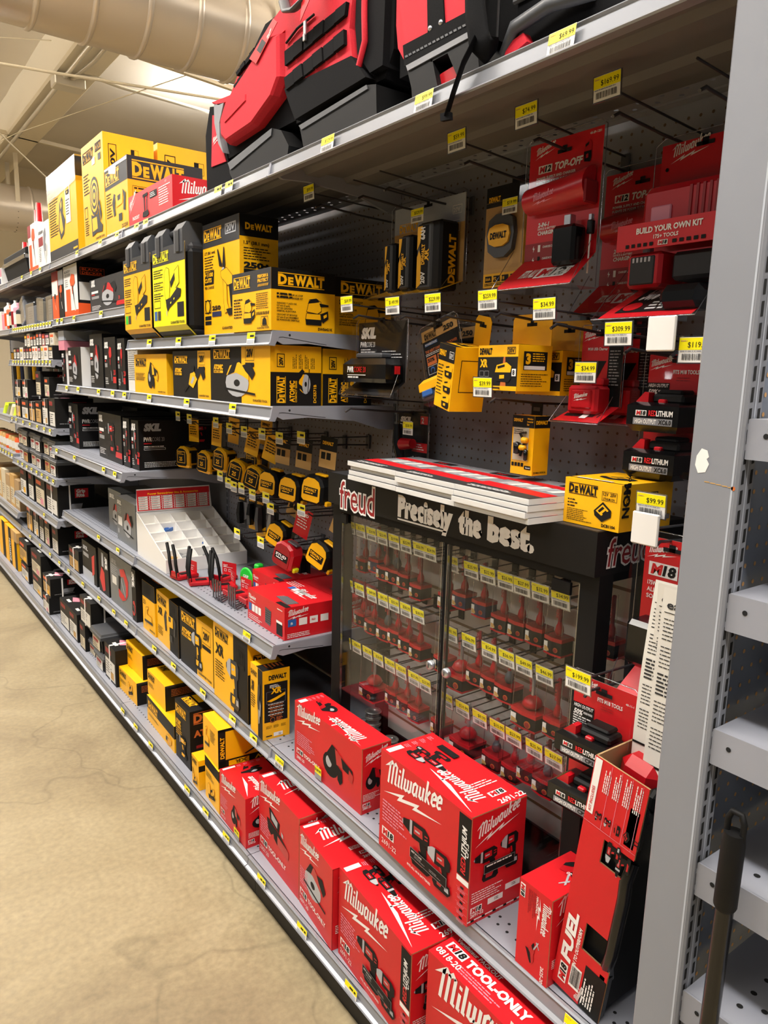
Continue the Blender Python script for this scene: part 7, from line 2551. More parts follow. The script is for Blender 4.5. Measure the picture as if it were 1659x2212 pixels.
TP = {k: tape(k) for k in 'ykrg'}
usedt = set()
for (k, x, y, z, rx, rz, lab) in (
        ('y', -.21, 1.15, 1.19, .0, .25, 'yellow tape measure, farthest of the hanging row, in front of the black drill kit'),
        ('y', -.20, .955, 1.19, .08, .2, 'yellow tape measure, second from the far end of the hanging row'),
        ('y', -.20, .80, 1.215, .1, .2, 'yellow tape measure, third from the far end of the hanging row'),
        ('y', -.12, .69, 1.215, .1, .2, 'yellow tape measure hanging behind another, fourth from the far end'),
        ('y', -.21, .64, 1.19, .25, .35, 'big-faced yellow tape measure, fifth from the far end of the hanging row'),
        ('y', -.21, .505, 1.182, .3, .35, 'big-faced yellow tape measure next to the black ones'),
        ('k', -.21, .390, 1.182, .1, .3, 'black and yellow tape measure, farthest of the three black ones'),
        ('k', -.21, .250, 1.182, .1, .3, 'black and yellow tape measure, middle of the three black ones'),
        ('k', -.21, .105, 1.200, .1, .3, 'black and yellow tape measure beside the black display header'),
        ('k', -.20, .355, 1.012, .35, .3, 'black and yellow tape measure on the lower hook row, above the red one'),
        ('r', -.22, .270, .962, .30, .3, 'red and black tape measure with a lime blade end'),
        ('k', -.20, .085, 1.000, .4, .3, 'tilted black and yellow tape measure on the lower row by the display case'),
        ('g', -.20, .560, .812, .0, .15, 'black and bright green tape measure standing on the shelf')):
    p = TP[k]
    if k in usedt:
        p = copy_thing(p, (x, y, z), label=lab)
    else:
        usedt.add(k)
        p['label'] = lab
    p.location = (x, y, z)
    p.rotation_euler = (rx, 0, rz)
    p.scale = (1.2, 1.2, 1.2)

# plain tag hooks of the second bay
ph = thing('peg_hook', 'x', 'hook', (0, 0, 0), 0, 'scan hooks of the second bay')
b = MB()
b.box(-.006, 0, -.010, .010, -.012, .032, 'grey_plastic', bevel=.001)
b.build('back_plate', ph)
b = MB()
b.tube([(-.003, 0, 0), (-.21, 0, .008), (-.225, 0, .018)], .0026, 'wire_dark', 6)
b.build('product_arm', ph)
b = MB()
b.tube([(-.003, 0, .026), (-.245, 0, .028)], .002, 'wire_dark', 5)
b.build('tag_arm', ph)
H2 = [(1.141, 1.358), (1.019, 1.354), (.763, 1.357), (.647, 1.344), (.527, 1.341), (.393, 1.344), (.274, 1.340), (.137, 1.353), (.732, 1.163), (.662, 1.146), (.614, 1.139), (.552, 1.142), (.467, 1.132), (.367, 1.135), (.335, 1.105), (.134, 1.132), (.591, .972), (.407, .977)]
for i, (y, z) in enumerate(H2):
    row, k = (('upper', i) if i < 8 else ('middle', i - 8) if i < 16 else ('lower', i - 16))
    lab = 'tape hook of the second bay, %s from the far end of the %s row' % (ORD[k], row)
    if i == 0:
        ph.location, ph['label'] = (-.001, y, z - .03), lab
    else:
        copy_thing(ph, (-.001, y, z - .03), label=lab)
    price_tag((-.25, y, z), .048, .038, '$24.99', 'small tag on the %s tape hook row, %s from the far end' % (row, ORD[k]), 'price tags over the tape measures', small=True)
# carded utility knives and blades
def carded(y, z, x, w, h, lab, col, body, cat='knife'):
    r = thing('utility_knife_pack', lab, cat, (x, y, z), 0, 'carded knives and blades below the tape measures', rot=(0, 0, .15))
    b = MB()
    b.box(0, .001, -w / 2, w / 2, 0, h, col)
    F = Fr((0, w / 2, 0), (0, -1, 0), (0, 0, 1), (-1, 0, 0))
    prect(b, F, 0, h * .78, w, h * .2, 'ink', 1)
    ptext(b, F, 'DEWALT', w * .1, h * .84, h * .06, 'yellow', bold=.05, k=2, w=w * .7)
    ppoly(b, F, [(0, 0), (w, 0), (w, h * .3), (0, h * .1)], 'yellow' if col == 'black' else 'charcoal', 1)
    plines(b, F, w * .1, h * .22, w * .7, 3, h * .05, h * .02, 'print_grey', 2)
    b.build('hang_card', r)
    b = MB()
    b.loft([[(-.02, -.008, h * .15), (-.002, -.008, h * .15), (-.002, .008, h * .15), (-.02, .008, h * .15)], [(-.024, -.011, h * .45), (-.002, -.011, h * .45), (-.002, .011, h * .45), (-.024, .011, h * .45)], [(-.018, -.007, h * .78), (-.002, -.007, h * .78), (-.002, .007, h * .78), (-.018, .007, h * .78)]], body, smooth=False)
    b.build('knife_body', r)
    b = MB()
    b.tube([(-x + .003, 0, h - .004), (-.03, 0, h - .004)], .002, 'wire_dark', 5)
    b.build('peg_wire', r)


carded(.86, .93, -.10, .055, .135, 'carded black and grey utility knife, farthest of the knives', 'grey_mid', 'black_matte')
carded(.77, .94, -.10, .055, .13, 'carded black utility knife, second from the far end', 'black', 'black_gloss')
carded(.66, .93, -.12, .06, .15, 'carded grey folding knife below the big yellow tape measures', 'black', 'grey_plastic')
carded(.56, .92, -.12, .06, .15, 'carded silver folding knife right of the grey one', 'black', 'silver')
carded(.45, .82, -.12, .07, .13, 'carded blade pack behind the green tape measure', 'black', 'black_matte', 'blade pack')
carded(.34, .82, -.12, .07, .13, 'carded blade pack with a yellow corner behind the red cartons', 'black', 'black_matte', 'blade pack')

# red nail cartons
def nail_top(b, F, w, d):
    pmil(b, F, w * .42, d * .62, w * .42, rise=-.0)
    for i, c in enumerate(('blue', 'white', 'white', 'white')):
        prect(b, F, w * (.26 + .10 * i), d * (.58 - .0 * i), w * .085, d * .13, c, 2)
    ppoly(b, F, [(w * .52, d * .18), (w * .9, d * .12), (w * .92, d * .32), (w * .6, d * .34)], 'grey_plastic', 2)
    for i in range(5):
        ppoly(b, F, [(w * .54, d * (.19 + .028 * i)), (w * .9, d * (.14 + .036 * i)), (w * .9, d * (.147 + .036 * i)), (w * .54, d * (.197 + .028 * i))], 'grey_mid', 3)
    prect(b, F, w * .74, d * .02, w * .26, d * .10, 'ink', 2)
    for i in range(4):
        plines(b, F, w * .05, d * (.86 - .05 * i), w * .3, 1, d * .03, d * .015, 'white', 2)


def nail_front(b, F, w, h):
    pmil(b, F, w * .04, h * .72, w * .20, rise=.0)
    for i, c in enumerate(('blue', 'white', 'white', 'white')):
        prect(b, F, w * (.04 + .09 * i), h * .32, w * .075, h * .24, c, 2)
    ppoly(b, F, [(w * .5, h * .22), (w * .64, h * .18), (w * .66, h * .66), (w * .5, h * .72)], 'grey_plastic', 2)
    for i in range(6):
        prect(b, F, w * .51, h * (.26 + .07 * i), w * .14, h * .015, 'ink', 3)
    prect(b, F, w * .80, h * .08, w * .15, h * .44, 'ink', 2)
    prect(b, F, w * .80, h * .44, w * .15, h * .08, 'white', 3)
    plines(b, F, w * .04, h * .18, w * .4, 3, h * .06, h * .022, 'white', 2)
    plines(b, F, w * .82, h * .86, w * .14, 1, h * .06, h * .03, 'white', 2)


def nail_side(b, F, w, h):
    pmil(b, F, w * .07, h * .72, w * .36, rise=.14)
    for i, c in enumerate(('blue', 'white', 'white', 'white')):
        prect(b, F, w * (.06 + .20 * i), h * .40, w * .15, h * .22, c, 2)
    ptext(b, F, 'n', w * .11, h * .46, h * .10, 'white', bold=.03, k=3)
    ptext(b, F, '960', w * .49, h * .48, h * .06, 'red', bold=.03, k=3)
    plines(b, F, w * .05, h * .16, w * .6, 3, h * .05, h * .022, 'white', 2)
    prect(b, F, w * .90, h * .3, w * .1, h * .26, 'ink', 2)


for (x, y, D, l, rz, lab) in ((-.37, .019, .183, .249, -.9, 'front red nail carton on the waist-high shelf edge'), (-.252, .275, .185, .19, 0, 'red nail carton beyond the front one, under the hanging red tape measure'), (-.182, .006, .168, .25, 0, 'red nail carton at the back, seen through the left side of the display case')):
    carton('nail_carton', lab, 'carton', 'red nail cartons', (x, y, .7724), D, l, .099, 'red', nail_front, nail_side, nail_top, rz=rz)

# white bit bin with slanted compartments and a red table sign
r = thing('bit_bin', 'white sloping bit bin with compartments and a red table sign', 'bin', (-.405, .895, .7724), math.radians(-1.5), None)
b = MB()
Wb, Db = .335, .365
b.prism([(0, 0), (0, .054), (Db - .03, .17), (Db, .18), (Db, 0)], 'x', 0, .003, 'white')
b.prism([(0, 0), (0, .054), (Db - .03, .17), (Db, .18), (Db, 0)], 'x', Wb - .003, Wb, 'white')
b.box(.003, Wb - .003, 0, .003, 0, .054, 'white')
b.box(.003, Wb - .003, Db - .003, Db, 0, .18, 'white')
b.face([(.003, .003, .018), (Wb - .003, .003, .018), (Wb - .003, Db - .03, .134), (.003, Db - .03, .134)], 'white_dull')
b.face([(.003, Db - .03, .134), (Wb - .003, Db - .03, .134), (Wb - .003, Db - .03, .17), (.003, Db - .03, .17)], 'white_dull')
b.build('bin_tray', r)
b = MB()
for i in range(1, 5):
    x = Wb * i / 5
    b.prism([(.003, .018), (.003, .050), (Db - .03, .166), (Db - .03, .134)], 'x', x - .0008, x + .0008, 'white')
b.build('divider_set', r)
b = MB()
for i in range(1, 5):
    y = (Db - .03) * i / 5
    z = .018 + (.116) * i / 5
    b.box(.003, Wb - .003, y - .0008, y + .0008, z, z + .032, 'white')
b.build('cross_divider_set', r)
b = MB()
b.face([(.0, Db - .006, .18), (Wb - .006, Db - .006, .18), (Wb - .012, Db + .004, .275), (.004, Db + .004, .275)], 'white')
F = Fr((.0, Db - .0065, .18), (1, 0, 0), (.0, .010, .095), (0, -1, .1))
prect(b, F, .004, .004, Wb - .018, .087, 'red', 1)
ptext(b, F, 'Power Screwdriver Bits & Accessories', .05, .070, .008, 'yellow', bold=.03, k=2, w=.22)
for i in range(6):
    for j in range(6):
        prect(b, F, .010 + i * .0525, .008 + j * .0096, .049, .008, 'white_dull', 2)
        pdisc(b, F, .052 + i * .0525, .012 + j * .0096, .0042, 'red', 3, seg=8)
        plines(b, F, .013 + i * .0525, .012 + j * .0096, .03, 1, .004, .0016, 'charcoal', 3, seed=i * 7 + j)
b.build('table_sign', r)
for (u, v, sz, mt, lab) in ((.30, .75, .030, 'blue', 'blue bit holder in the back left compartments of the white bin'), (.62, .44, .034, 'blue', 'blue bit holder in the middle of the white bin'), (.13, .13, .018, 'tan', 'tan bit packet in the front left compartment'), (.27, .18, .030, 'clear_edge', 'clear bit packet in the second front compartment'), (.5, .10, .024, 'clear_edge', 'clear bit packet in the middle front compartment')):
    b = MB()
    b.loft([[(-sz, -.008, 0), (sz * .8, -.01, 0), (sz, .01, 0), (-sz * .8, .008, 0)], [(-sz * .9, -.007, .014), (sz * .5, -.01, .022), (sz * .9, .008, .012), (-sz * .6, .008, .018)]], mt, smooth=False)
    o = b.build('bit_packet')
    o.location = (-.402 + Wb * u, .902 + (Db - .03) * v, .7724 + .020 + .116 * v)
    o.rotation_euler = (math.atan(.116 / .335), 0, u * 2)
    tag(o, lab, 'bit packet', 'loose bits in the white bin')

# red tool hangers lying on the shelf
def hanger(loc, rz, lab, silver=False, tilt=0.0):
    r = thing('tool_hanger', lab, 'hanger', loc, 0, 'red tool hangers on the waist-high shelf', rot=(0, tilt, rz))
    b = MB()
    b.box(-.045, .045, -.032, .032, 0, .016, 'red_plastic', bevel=.004)
    b.box(-.045, -.038, -.030, .030, .004, .030, 'red_plastic', bevel=.002)
    b.box(-.02, .02, -.012, .012, .0155, .0175, 'black_matte')
    b.build('hanger_base', r)
    b = MB()
    b.box(.035, .036, -.03, .04, .014, .060, 'red')
    F = Fr((.035, .04, .014), (0, -1, 0), (0, 0, 1), (-1, 0, 0))
    pmil(b, F, .006, .030, .022, rise=.15)
    for i in range(2):
        pframe(b, F, .010 + i * .022, .010, .012, .010, .0016, 'white', 2)
    plines(b, F, .006, .026, .05, 1, .004, .002, 'white', 2)
    b.build('card_tab', r)
    n = 4 if silver else 2
    for i in range(n):
        yy = (-.024 + .016 * i) if silver else (-.022 + .044 * i)
        b = MB()
        if silver:
            b.tube([(-.04, yy, .014), (-.075, yy, .002), (-.082, yy, .010), (-.082, yy, .075)], .0028, 'wire', 6)
        else:
            b.tube([(-.040, yy, .012), (-.045, yy + .004, .06), (-.040, yy + .018, .092), (-.030, yy + .050, .125)], .0062, 'black_matte', 8)
        b.build('prong', r)


for (x, y, z, rz, lab, s, t) in ((-.365, .81, .7735, .15, 'red tool hanger with black arms lying farthest along the shelf edge', False, 0), (-.345, .70, .7735, -.25, 'red tool hanger with black arms in front of the white bit bin', False, 0), (-.255, .70, .7735, .4, 'red tool hanger with black arms set back behind the others', False, 0),
                                (-.30, .600, .7735, -.2, 'red tool hanger with black arms and a printed tab beside the green tape measure', False, 0), (-.300, .480, .7735, .1, 'red hanger with four silver prongs, farther of the two', True, 0), (-.290, .375, .7735, 0, 'red hanger with four silver prongs, next to the red nail cartons', True, 0)):
    hanger((x, y, z), rz, lab, s, t)
# ------------------------------------------------------------------ red and black tool bags on the top shelf
def slab(b, pts, x0, x1, mt, ch=0.0):
    """padded panel: outline in (y,z), thickness along x; ch rounds its front rim"""
    if ch:
        cy = sum(p[0] for p in pts) / len(pts)
        cz = sum(p[1] for p in pts) / len(pts)
        sh = lambda k: [(cy + (p[0] - cy) * k, cz + (p[1] - cz) * k) for p in pts]
        d = x1 - x0
        rs = [[(x1, *p) for p in pts], [(x0 + d * .45, *p) for p in pts], [(x0 + d * .12, *p) for p in sh(1 - ch * .5)], [(x0, *p) for p in sh(1 - ch)]]
        a = sum(pts[i - 1][0] * pts[i][1] - pts[i][0] * pts[i - 1][1] for i in range(len(pts)))
        b.loft([r[::-1] for r in rs] if a > 0 else rs, mt, smooth=False)
    else:
        b.prism(pts, 'x', x0, x1, mt)


def webbing(b, p0, p1, p2, p3, x, n=6, mt='black_cloth'):
    """a strap sewn down every few centimetres"""
    for i in range(n):
        t0, t1 = i / n, (i + .92) / n
        L0 = lambda t, a, c: (a[0] + (c[0] - a[0]) * t, a[1] + (c[1] - a[1]) * t)
        slab(b, [L0(t0, p0, p3), L0(t1, p0, p3), L0(t1, p1, p2), L0(t0, p1, p2)], x - .004 - (.002 if i % 2 else 0), x + .004, mt)


bag = thing('tool_backpack', 'red and black tool backpack leaning at the far end of the bags', 'bag', (-.2, .22, 2.0692))
bo = Vector((.2, -.22, -2.0692))


def bp(fill, name):
    b = MB()
    fill(b)
    b.xform(Matrix.Translation(bo)).build(name, bag)


bp(lambda b: slab(b, [(.386, 2.15), (.065, 2.16), (-.055, 2.16), (-.045, 2.45), (.12, 2.45), (.30, 2.35), (.392, 2.26)], -.372, -.07, 'black_cloth', .06), 'bag_body')
bp(lambda b: (slab(b, [(.344, 2.245), (.341, 2.205), (.306, 2.181), (.128, 2.189), (.009, 2.23), (-.030, 2.266), (-.029, 2.367), (.029, 2.377), (.104, 2.353), (.297, 2.29)], -.412, -.365, 'red_bag', .10),
              slab(b, [(.302, 2.243), (.296, 2.231), (.154, 2.256), (.153, 2.272)], -.4145, -.40, 'red_bag', .1)), 'padded_pocket')
bp(lambda b: slab(b, [(.44, 2.323), (.305, 2.309), (.253, 2.346), (.038, 2.421), (-.04, 2.44), (-.04, 2.376), (.124, 2.361), (.318, 2.297), (.392, 2.303)], -.392, -.34, 'red_bag', .05), 'upper_panel')
bp(lambda b: (webbing(b, (.262, 2.323), (.256, 2.313), (.06, 2.348), (.06, 2.366), -.396, 7), webbing(b, (.245, 2.352), (.240, 2.342), (.10, 2.372), (.10, 2.386), -.396, 5)), 'webbing_loops')
bp(lambda b: (slab(b, [(.317, 2.134), (.046, 2.165), (.0, 2.15), (-.04, 2.105), (-.03, 2.0705), (.28, 2.0705), (.309, 2.106)], -.392, -.10, 'black_matte', .0), slab(b, [(.317, 2.134), (.046, 2.165), (.05, 2.148), (.30, 2.112)], -.3945, -.39, 'grey_plastic')), 'hard_base')
bp(lambda b: (slab(b, [(.485, 2.334), (.421, 2.32), (.397, 2.202), (.364, 2.174), (.326, 2.0705), (.517, 2.0705), (.522, 2.257)], -.374, -.20, 'black_cloth', .03), slab(b, [(.46, 2.30), (.417, 2.29), (.399, 2.208), (.367, 2.152), (.473, 2.157)], -.377, -.37, 'red_bag'),
              pmil(b, Fr((-.3775, .455, 2.22), (0, -1, 0), (0, 0, 1), (-1, 0, 0)), 0, 0, .05, rise=.3)), 'back_panel')
bp(lambda b: slab(b, [(.413, 2.314), (.345, 2.303), (.377, 2.256), (.375, 2.215), (.353, 2.17), (.386, 2.202), (.412, 2.264)], -.392, -.372, 'grey_mid', .0), 'shoulder_strap')
bp(lambda b: (slab(b, [(.129, 2.348), (.09, 2.325), (-.025, 2.384), (-.005, 2.399)], -.416, -.4145, 'red'), pmil(b, Fr((-.4165, .03, 2.372), (0, -1, .45), (0, .45, 1), (-1, 0, 0)), 0, -.012, .026, rise=.2), slab(b, [(.085, 2.355), (.065, 2.341), (.035, 2.357), (.055, 2.372)], -.4165, -.4155, 'charcoal')), 'hang_tag')

bag = thing('tool_backpack', 'tall red tool backpack with black webbing bands, middle of the bags', 'bag', (-.2, -.2, 2.0692))
bo = Vector((.2, .2, -2.0692))
bp(lambda b: slab(b, [(-.04, 2.15), (-.43, 2.15), (-.46, 2.2), (-.46, 2.55), (-.03, 2.55)], -.375, -.06, 'black_cloth', .04), 'bag_body')
bp(lambda b: slab(b, [(-.029, 2.50), (-.030, 2.238), (-.057, 2.202), (-.335, 2.218), (-.322, 2.279), (-.332, 2.334), (-.332, 2.50)], -.398, -.36, 'red_bag', .02), 'front_panel')
bp(lambda b: slab(b, [(-.033, 2.236), (-.053, 2.203), (-.087, 2.152), (-.39, 2.163), (-.332, 2.221)], -.401, -.36, 'black_cloth', .0), 'lower_panel')
bp(lambda b: (webbing(b, (-.041, 2.317), (-.043, 2.284), (-.317, 2.306), (-.323, 2.33), -.401, 6), webbing(b, (-.039, 2.258), (-.048, 2.228), (-.316, 2.249), (-.314, 2.279), -.401, 6)), 'webbing_loops')
bp(lambda b: (slab(b, [(-.105, 2.134), (-.393, 2.147), (-.425, 2.14), (-.43, 2.0705), (-.129, 2.0705)], -.398, -.08, 'black_matte'), slab(b, [(-.105, 2.134), (-.393, 2.147), (-.397, 2.138), (-.119, 2.122)], -.4005, -.397, 'grey_plastic')), 'hard_base')
bp(lambda b: (slab(b, [(-.340, 2.5), (-.332, 2.28), (-.343, 2.22), (-.393, 2.168), (-.44, 2.17), (-.45, 2.5)], -.392, -.1, 'black_cloth', .03), b.tube([(-.395, -.372, 2.45), (-.397, -.376, 2.29), (-.397, -.380, 2.236), (-.395, -.356, 2.195)], .007, 'red_bag', 6)), 'side_pocket')
bp(lambda b: (b.tube([(-.402, -.045, 2.335), (-.403, -.10, 2.349), (-.403, -.178, 2.353)], .003, 'black_matte', 5), b.box(-.409, -.404, -.150, -.139, 2.318, 2.350, 'silver', bevel=.001), b.box(-.411, -.403, -.149, -.140, 2.306, 2.322, 'silver', bevel=.001)), 'zipper')
bp(lambda b: b.tube([(-.40, -.05, 2.45), (-.425, -.075, 2.41), (-.437, -.11, 2.375), (-.44, -.15, 2.362), (-.437, -.19, 2.368), (-.42, -.215, 2.40), (-.40, -.22, 2.45)], .013, 'grey_plastic', 8, flat=.45), 'grab_handle')
bp(lambda b: slab(b, [(-.20, 2.43), (-.235, 2.44), (-.225, 2.355), (-.185, 2.325)], -.443, -.4415, 'red'), 'hang_tag')

bag = thing('tool_tote', 'red tool tote with a grey hard base and hanging black strap, nearest of the bags', 'bag', (-.2, -.62, 2.0692))
bo = Vector((.2, .62, -2.0692))
bp(lambda b: slab(b, [(-.47, 2.14), (-.73, 2.14), (-.73, 2.5), (-.465, 2.5)], -.372, -.06, 'black_cloth', .02), 'bag_body')
bp(lambda b: slab(b, [(-.470, 2.42), (-.473, 2.239), (-.481, 2.194), (-.507, 2.16), (-.508, 2.188), (-.486, 2.42)], -.385, -.33, 'red_bag'), 'side_panel')
bp(lambda b: (slab(b, [(-.488, 2.45), (-.49, 2.278), (-.514, 2.184), (-.586, 2.182), (-.582, 2.45)], -.393, -.36, 'red_bag', .02), slab(b, [(-.629, 2.45), (-.629, 2.229), (-.637, 2.182), (-.698, 2.182), (-.712, 2.22), (-.715, 2.45)], -.393, -.36, 'red_bag', .02)), 'front_panel')
bp(lambda b: slab(b, [(-.582, 2.45), (-.584, 2.244), (-.589, 2.182), (-.638, 2.182), (-.631, 2.228), (-.63, 2.45)], -.396, -.36, 'black_cloth'), 'centre_strap')
for (y, z) in ((-.597, 2.190), (-.628, 2.190)):
    bp(lambda b: b.lathe((-.396, y, z), [(.0052, 0), (.0045, -.003), (0.0001, -.0042)], 'silver', 10, 'x'), 'rivet')
bp(lambda b: (slab(b, [(-.514, 2.186), (-.704, 2.183), (-.712, 2.149), (-.521, 2.146)], -.398, -.36, 'black_cloth'), [slab(b, [(-.525 - .012 * i, 2.160), (-.533 - .012 * i, 2.160), (-.531 - .012 * i, 2.164), (-.523 - .012 * i, 2.164)], -.399, -.397, 'grey_plastic') for i in range(15)]), 'stitched_band')
bp(lambda b: (slab(b, [(-.527, 2.144), (-.603, 2.1445), (-.622, 2.0905), (-.63, 2.0705), (-.55, 2.0705), (-.545, 2.10)], -.397, -.08, 'black_matte'), slab(b, [(-.603, 2.1445), (-.603, 2.130), (-.651, 2.131), (-.651, 2.1455)], -.397, -.08, 'black_matte'),
              slab(b, [(-.651, 2.1455), (-.651, 2.131), (-.681, 2.083), (-.684, 2.0705), (-.74, 2.0705), (-.735, 2.10), (-.709, 2.147)], -.397, -.08, 'black_matte'), slab(b, [(-.528, 2.145), (-.71, 2.148), (-.716, 2.138), (-.534, 2.134)], -.3995, -.396, 'grey_mid'),
              slab(b, [(-.60, 2.1), (-.62, 2.108), (-.668, 2.112), (-.69, 2.0705), (-.62, 2.0705)], -.385, -.37, 'red_plastic')), 'hard_base')
bp(lambda b: (b.tube([(-.405, -.735, 2.45), (-.418, -.737, 2.26), (-.424, -.752, 2.16), (-.424, -.765, 2.11), (-.42, -.785, 2.088), (-.405, -.79, 2.10), (-.40, -.785, 2.18), (-.40, -.78, 2.45)], .022, 'black_cloth', 8, flat=.10)), 'strap_loop')
bp(lambda b: (b.tube([(-.430, -.764, 2.112), (-.442, -.748, 2.075), (-.444, -.728, 2.035), (-.443, -.709, 2.0)], .014, 'black_cloth', 8, flat=.10), slab(b, [(-.697, 2.006), (-.722, 2.003), (-.724, 1.99), (-.699, 1.993)], -.448, -.440, 'black_cloth')), 'strap_tail')
r = thing('tool_bag', 'dark tool bag lying nearest the post on the top shelf, mostly out of the picture', 'bag', (-.2, -.97, 2.0692))
b = MB()
b.box(-.17, .14, -.19, .19, .001, .16, 'black_cloth', bevel=.02)
b.box(-.176, -.165, -.18, .18, .10, .125, 'grey_mid', bevel=.003)
b.build('bag_body', r)
b = MB()
b.tube([(-.185, .18, .02), (-.195, .15, .05), (-.19, .08, .062), (-.18, 0, .055)], .012, 'grey_plastic', 8)
b.build('carry_handle', r)
b = MB()
b.prism([(.175, .005), (.165, .03), (.13, .036), (.12, .02)], 'x', -.195, -.178, 'red_bag')
b.build('red_tab', r)

# ------------------------------------------------------------------ price tags clipped in the shelf rails
def rail_tags(z, d, sname, ys, base=False, prices=None, w=.034, h=.030, grp='price tags in the shelf rails', near=False):
    for i, y in enumerate(sorted(ys)):
        p = prices[i] if prices else None
        price_tag((-d - .0085, y, z - .020), w, h, p or '$9.99', ('%s price tag on the rail of the %s' % (p, sname)) if p else 'small tag, %s rail, %s from the near end' % (sname, ORD[i]), grp, tilt=.14, small=not p)


RT = [(2.069, .4204, 'topmost shelf, nearest bay', [-.955, -.625, -.285], ['$69.99', '$99.99', '$129.99'], .053, .034),
      (2.069, .4204, 'topmost shelf, second bay', [.235, .31, .935, 1.035], None, .050, .034), (2.069, .4204, 'topmost shelf, third bay', [1.27, 1.50, 1.87], None, .045, .034), (2.069, .4204, 'topmost shelf, fourth bay', [2.63, 2.86, 3.12], None, .045, .034),
      (1.654, .4154, 'sander shelf', [.115, .38, .66, .95], None, .048, .034), (1.453, .4154, 'saw shelf of the second bay', [.24, .60, .97], None, .046, .034), (1.453, .4154, 'saw shelf of the third bay', [1.27, 1.43, 1.64, 1.99, 2.21], None, .046, .032),
      (1.787, .4154, 'trimmer shelf', [1.55, 2.0, 2.24, 2.33], None, .046, .032), (1.127, .458, 'drill kit shelf', [1.30, 1.46, 1.95, 2.31], None, .044, .032), (.772, .4204, 'grey saw carton shelf', [1.43, 1.73], None, .044, .030),
      (.464, .424, 'second-lowest shelf, second bay', [.10, .25, .49, .77, .98], None, .048, .030), (.464, .424, 'second-lowest shelf, third bay', [1.34, 1.52, 1.76, 2.05, 2.34], None, .046, .030), (.464, .424, 'second-lowest shelf, fourth bay', [2.55, 2.78, 3.05, 3.34], None, .046, .030),
      (.138, .50, 'bottom deck, second bay', [.14, .30, .46, .83, 1.01, 1.18], None, .048, .028), (.138, .50, 'bottom deck, nearest bay', [-.56, -.33, -.10], None, .050, .028),
      (1.58, .43, 'short tagged shelf', [2.48 + .085 * k for k in range(13)], None, .04, .030), (1.782, .4154, 'clear fan pack shelf', [2.5 + .072 * k for k in range(15)], None, .05, .030),
      (1.215, .445, 'strapped nail box shelf', [2.50, 2.64, 2.82, 3.02, 3.22, 3.44, 3.58], None, .04, .030), (.94, .445, 'lidded tub shelf', [2.49 + .14 * k for k in range(8)], None, .04, .030), (.71, .45, 'tall nail carton shelf', [2.75], None, .04, .03), (.96, .44, 'amber tub shelf', [3.70 + .11 * k for k in range(9)], None, .05, .03)]
for (z, d, n, ys, pr, w, h) in RT:
    rail_tags(z, d, n, ys, prices=pr[::1] if pr else None, w=w, h=h)
rail_tags(.772, .4147, 'waist-high shelf', [.160], prices=['$79.99'], w=.05, h=.032)
rail_tags(.464, .424, 'second-lowest shelf beside the big kit carton', [-1.135], prices=['$149.99'], w=.055, h=.034)
rail_tags(.464, .424, 'second-lowest shelf below the grinder carton', [-.065], prices=['$169.99'], w=.05, h=.032)

# ------------------------------------------------------------------ nail boxes, tubs and packs farther down the aisle
def nailbox(loc, D, l, h, lab, seed, grp, rz=0, strap=False, lid=False):
    rr = random.Random(seed)
    lc = rr.choice(('cream', 'white_dull', 'white_dull', 'tan'))

    def fr(b, F, w, hh):
        s = rr.random()
        prect(b, F, w * .06, hh * .06, w * .86, hh * (.42 + .2 * s), lc, 1)
        plines(b, F, w * .12, hh * (.40 + .15 * s), w * .6, 5, hh * .07, hh * .025, 'charcoal', 2, seed=seed)
        prect(b, F, w * .1, hh * .74, w * .5, hh * .14, 'red_dark' if s < .6 else 'orange', 1)
        if s > .4:
            prect(b, F, w * .5, hh * .1, w * .3, hh * .2, rr.choice(('tan', 'yellow', 'pink')), 2)
        if strap:
            prect(b, F, w * .44, 0, w * .09, hh, 'white', 3)

    def sd(b, F, w, hh):
        prect(b, F, w * .46, hh * .60, w * .36, hh * .28, 'red', 1)
        ptext(b, F, 'Grip', w * .50, hh * .755, hh * .10, 'white', bold=.05, k=2, w=w * .24)
        ptext(b, F, 'Rite', w * .50, hh * .63, hh * .10, 'white', bold=.05, k=2, w=w * .22)
        ppoly(b, F, [(w * .3, hh * .2), (w * .6, hh * .2), (w * .66, hh * .42), (w * .36, hh * .42)], 'grey_mid', 1)
        plines(b, F, w * .1, hh * .14, w * .6, 1, hh * .05, hh * .025, 'print_grey', 1)
        if strap:
            prect(b, F, w * .3, 0, w * .04, hh, 'white', 3)

    def tp(b, F, w, d):
        ppoly(b, F, [(w * .2, d * .3), (w * .6, d * .2), (w * .75, d * .4), (w * .4, d * .5)], 'pink', 1)
        prect(b, F, w * .3, d * .1, w * .3, d * .08, 'white_dull', 1)
        if strap:
            prect(b, F, w * .44, 0, w * .09, d, 'white', 2)
    return carton('nail_carton', lab, 'carton', grp, loc, D, l, h, 'black', fr, sd, tp, rz=rz)


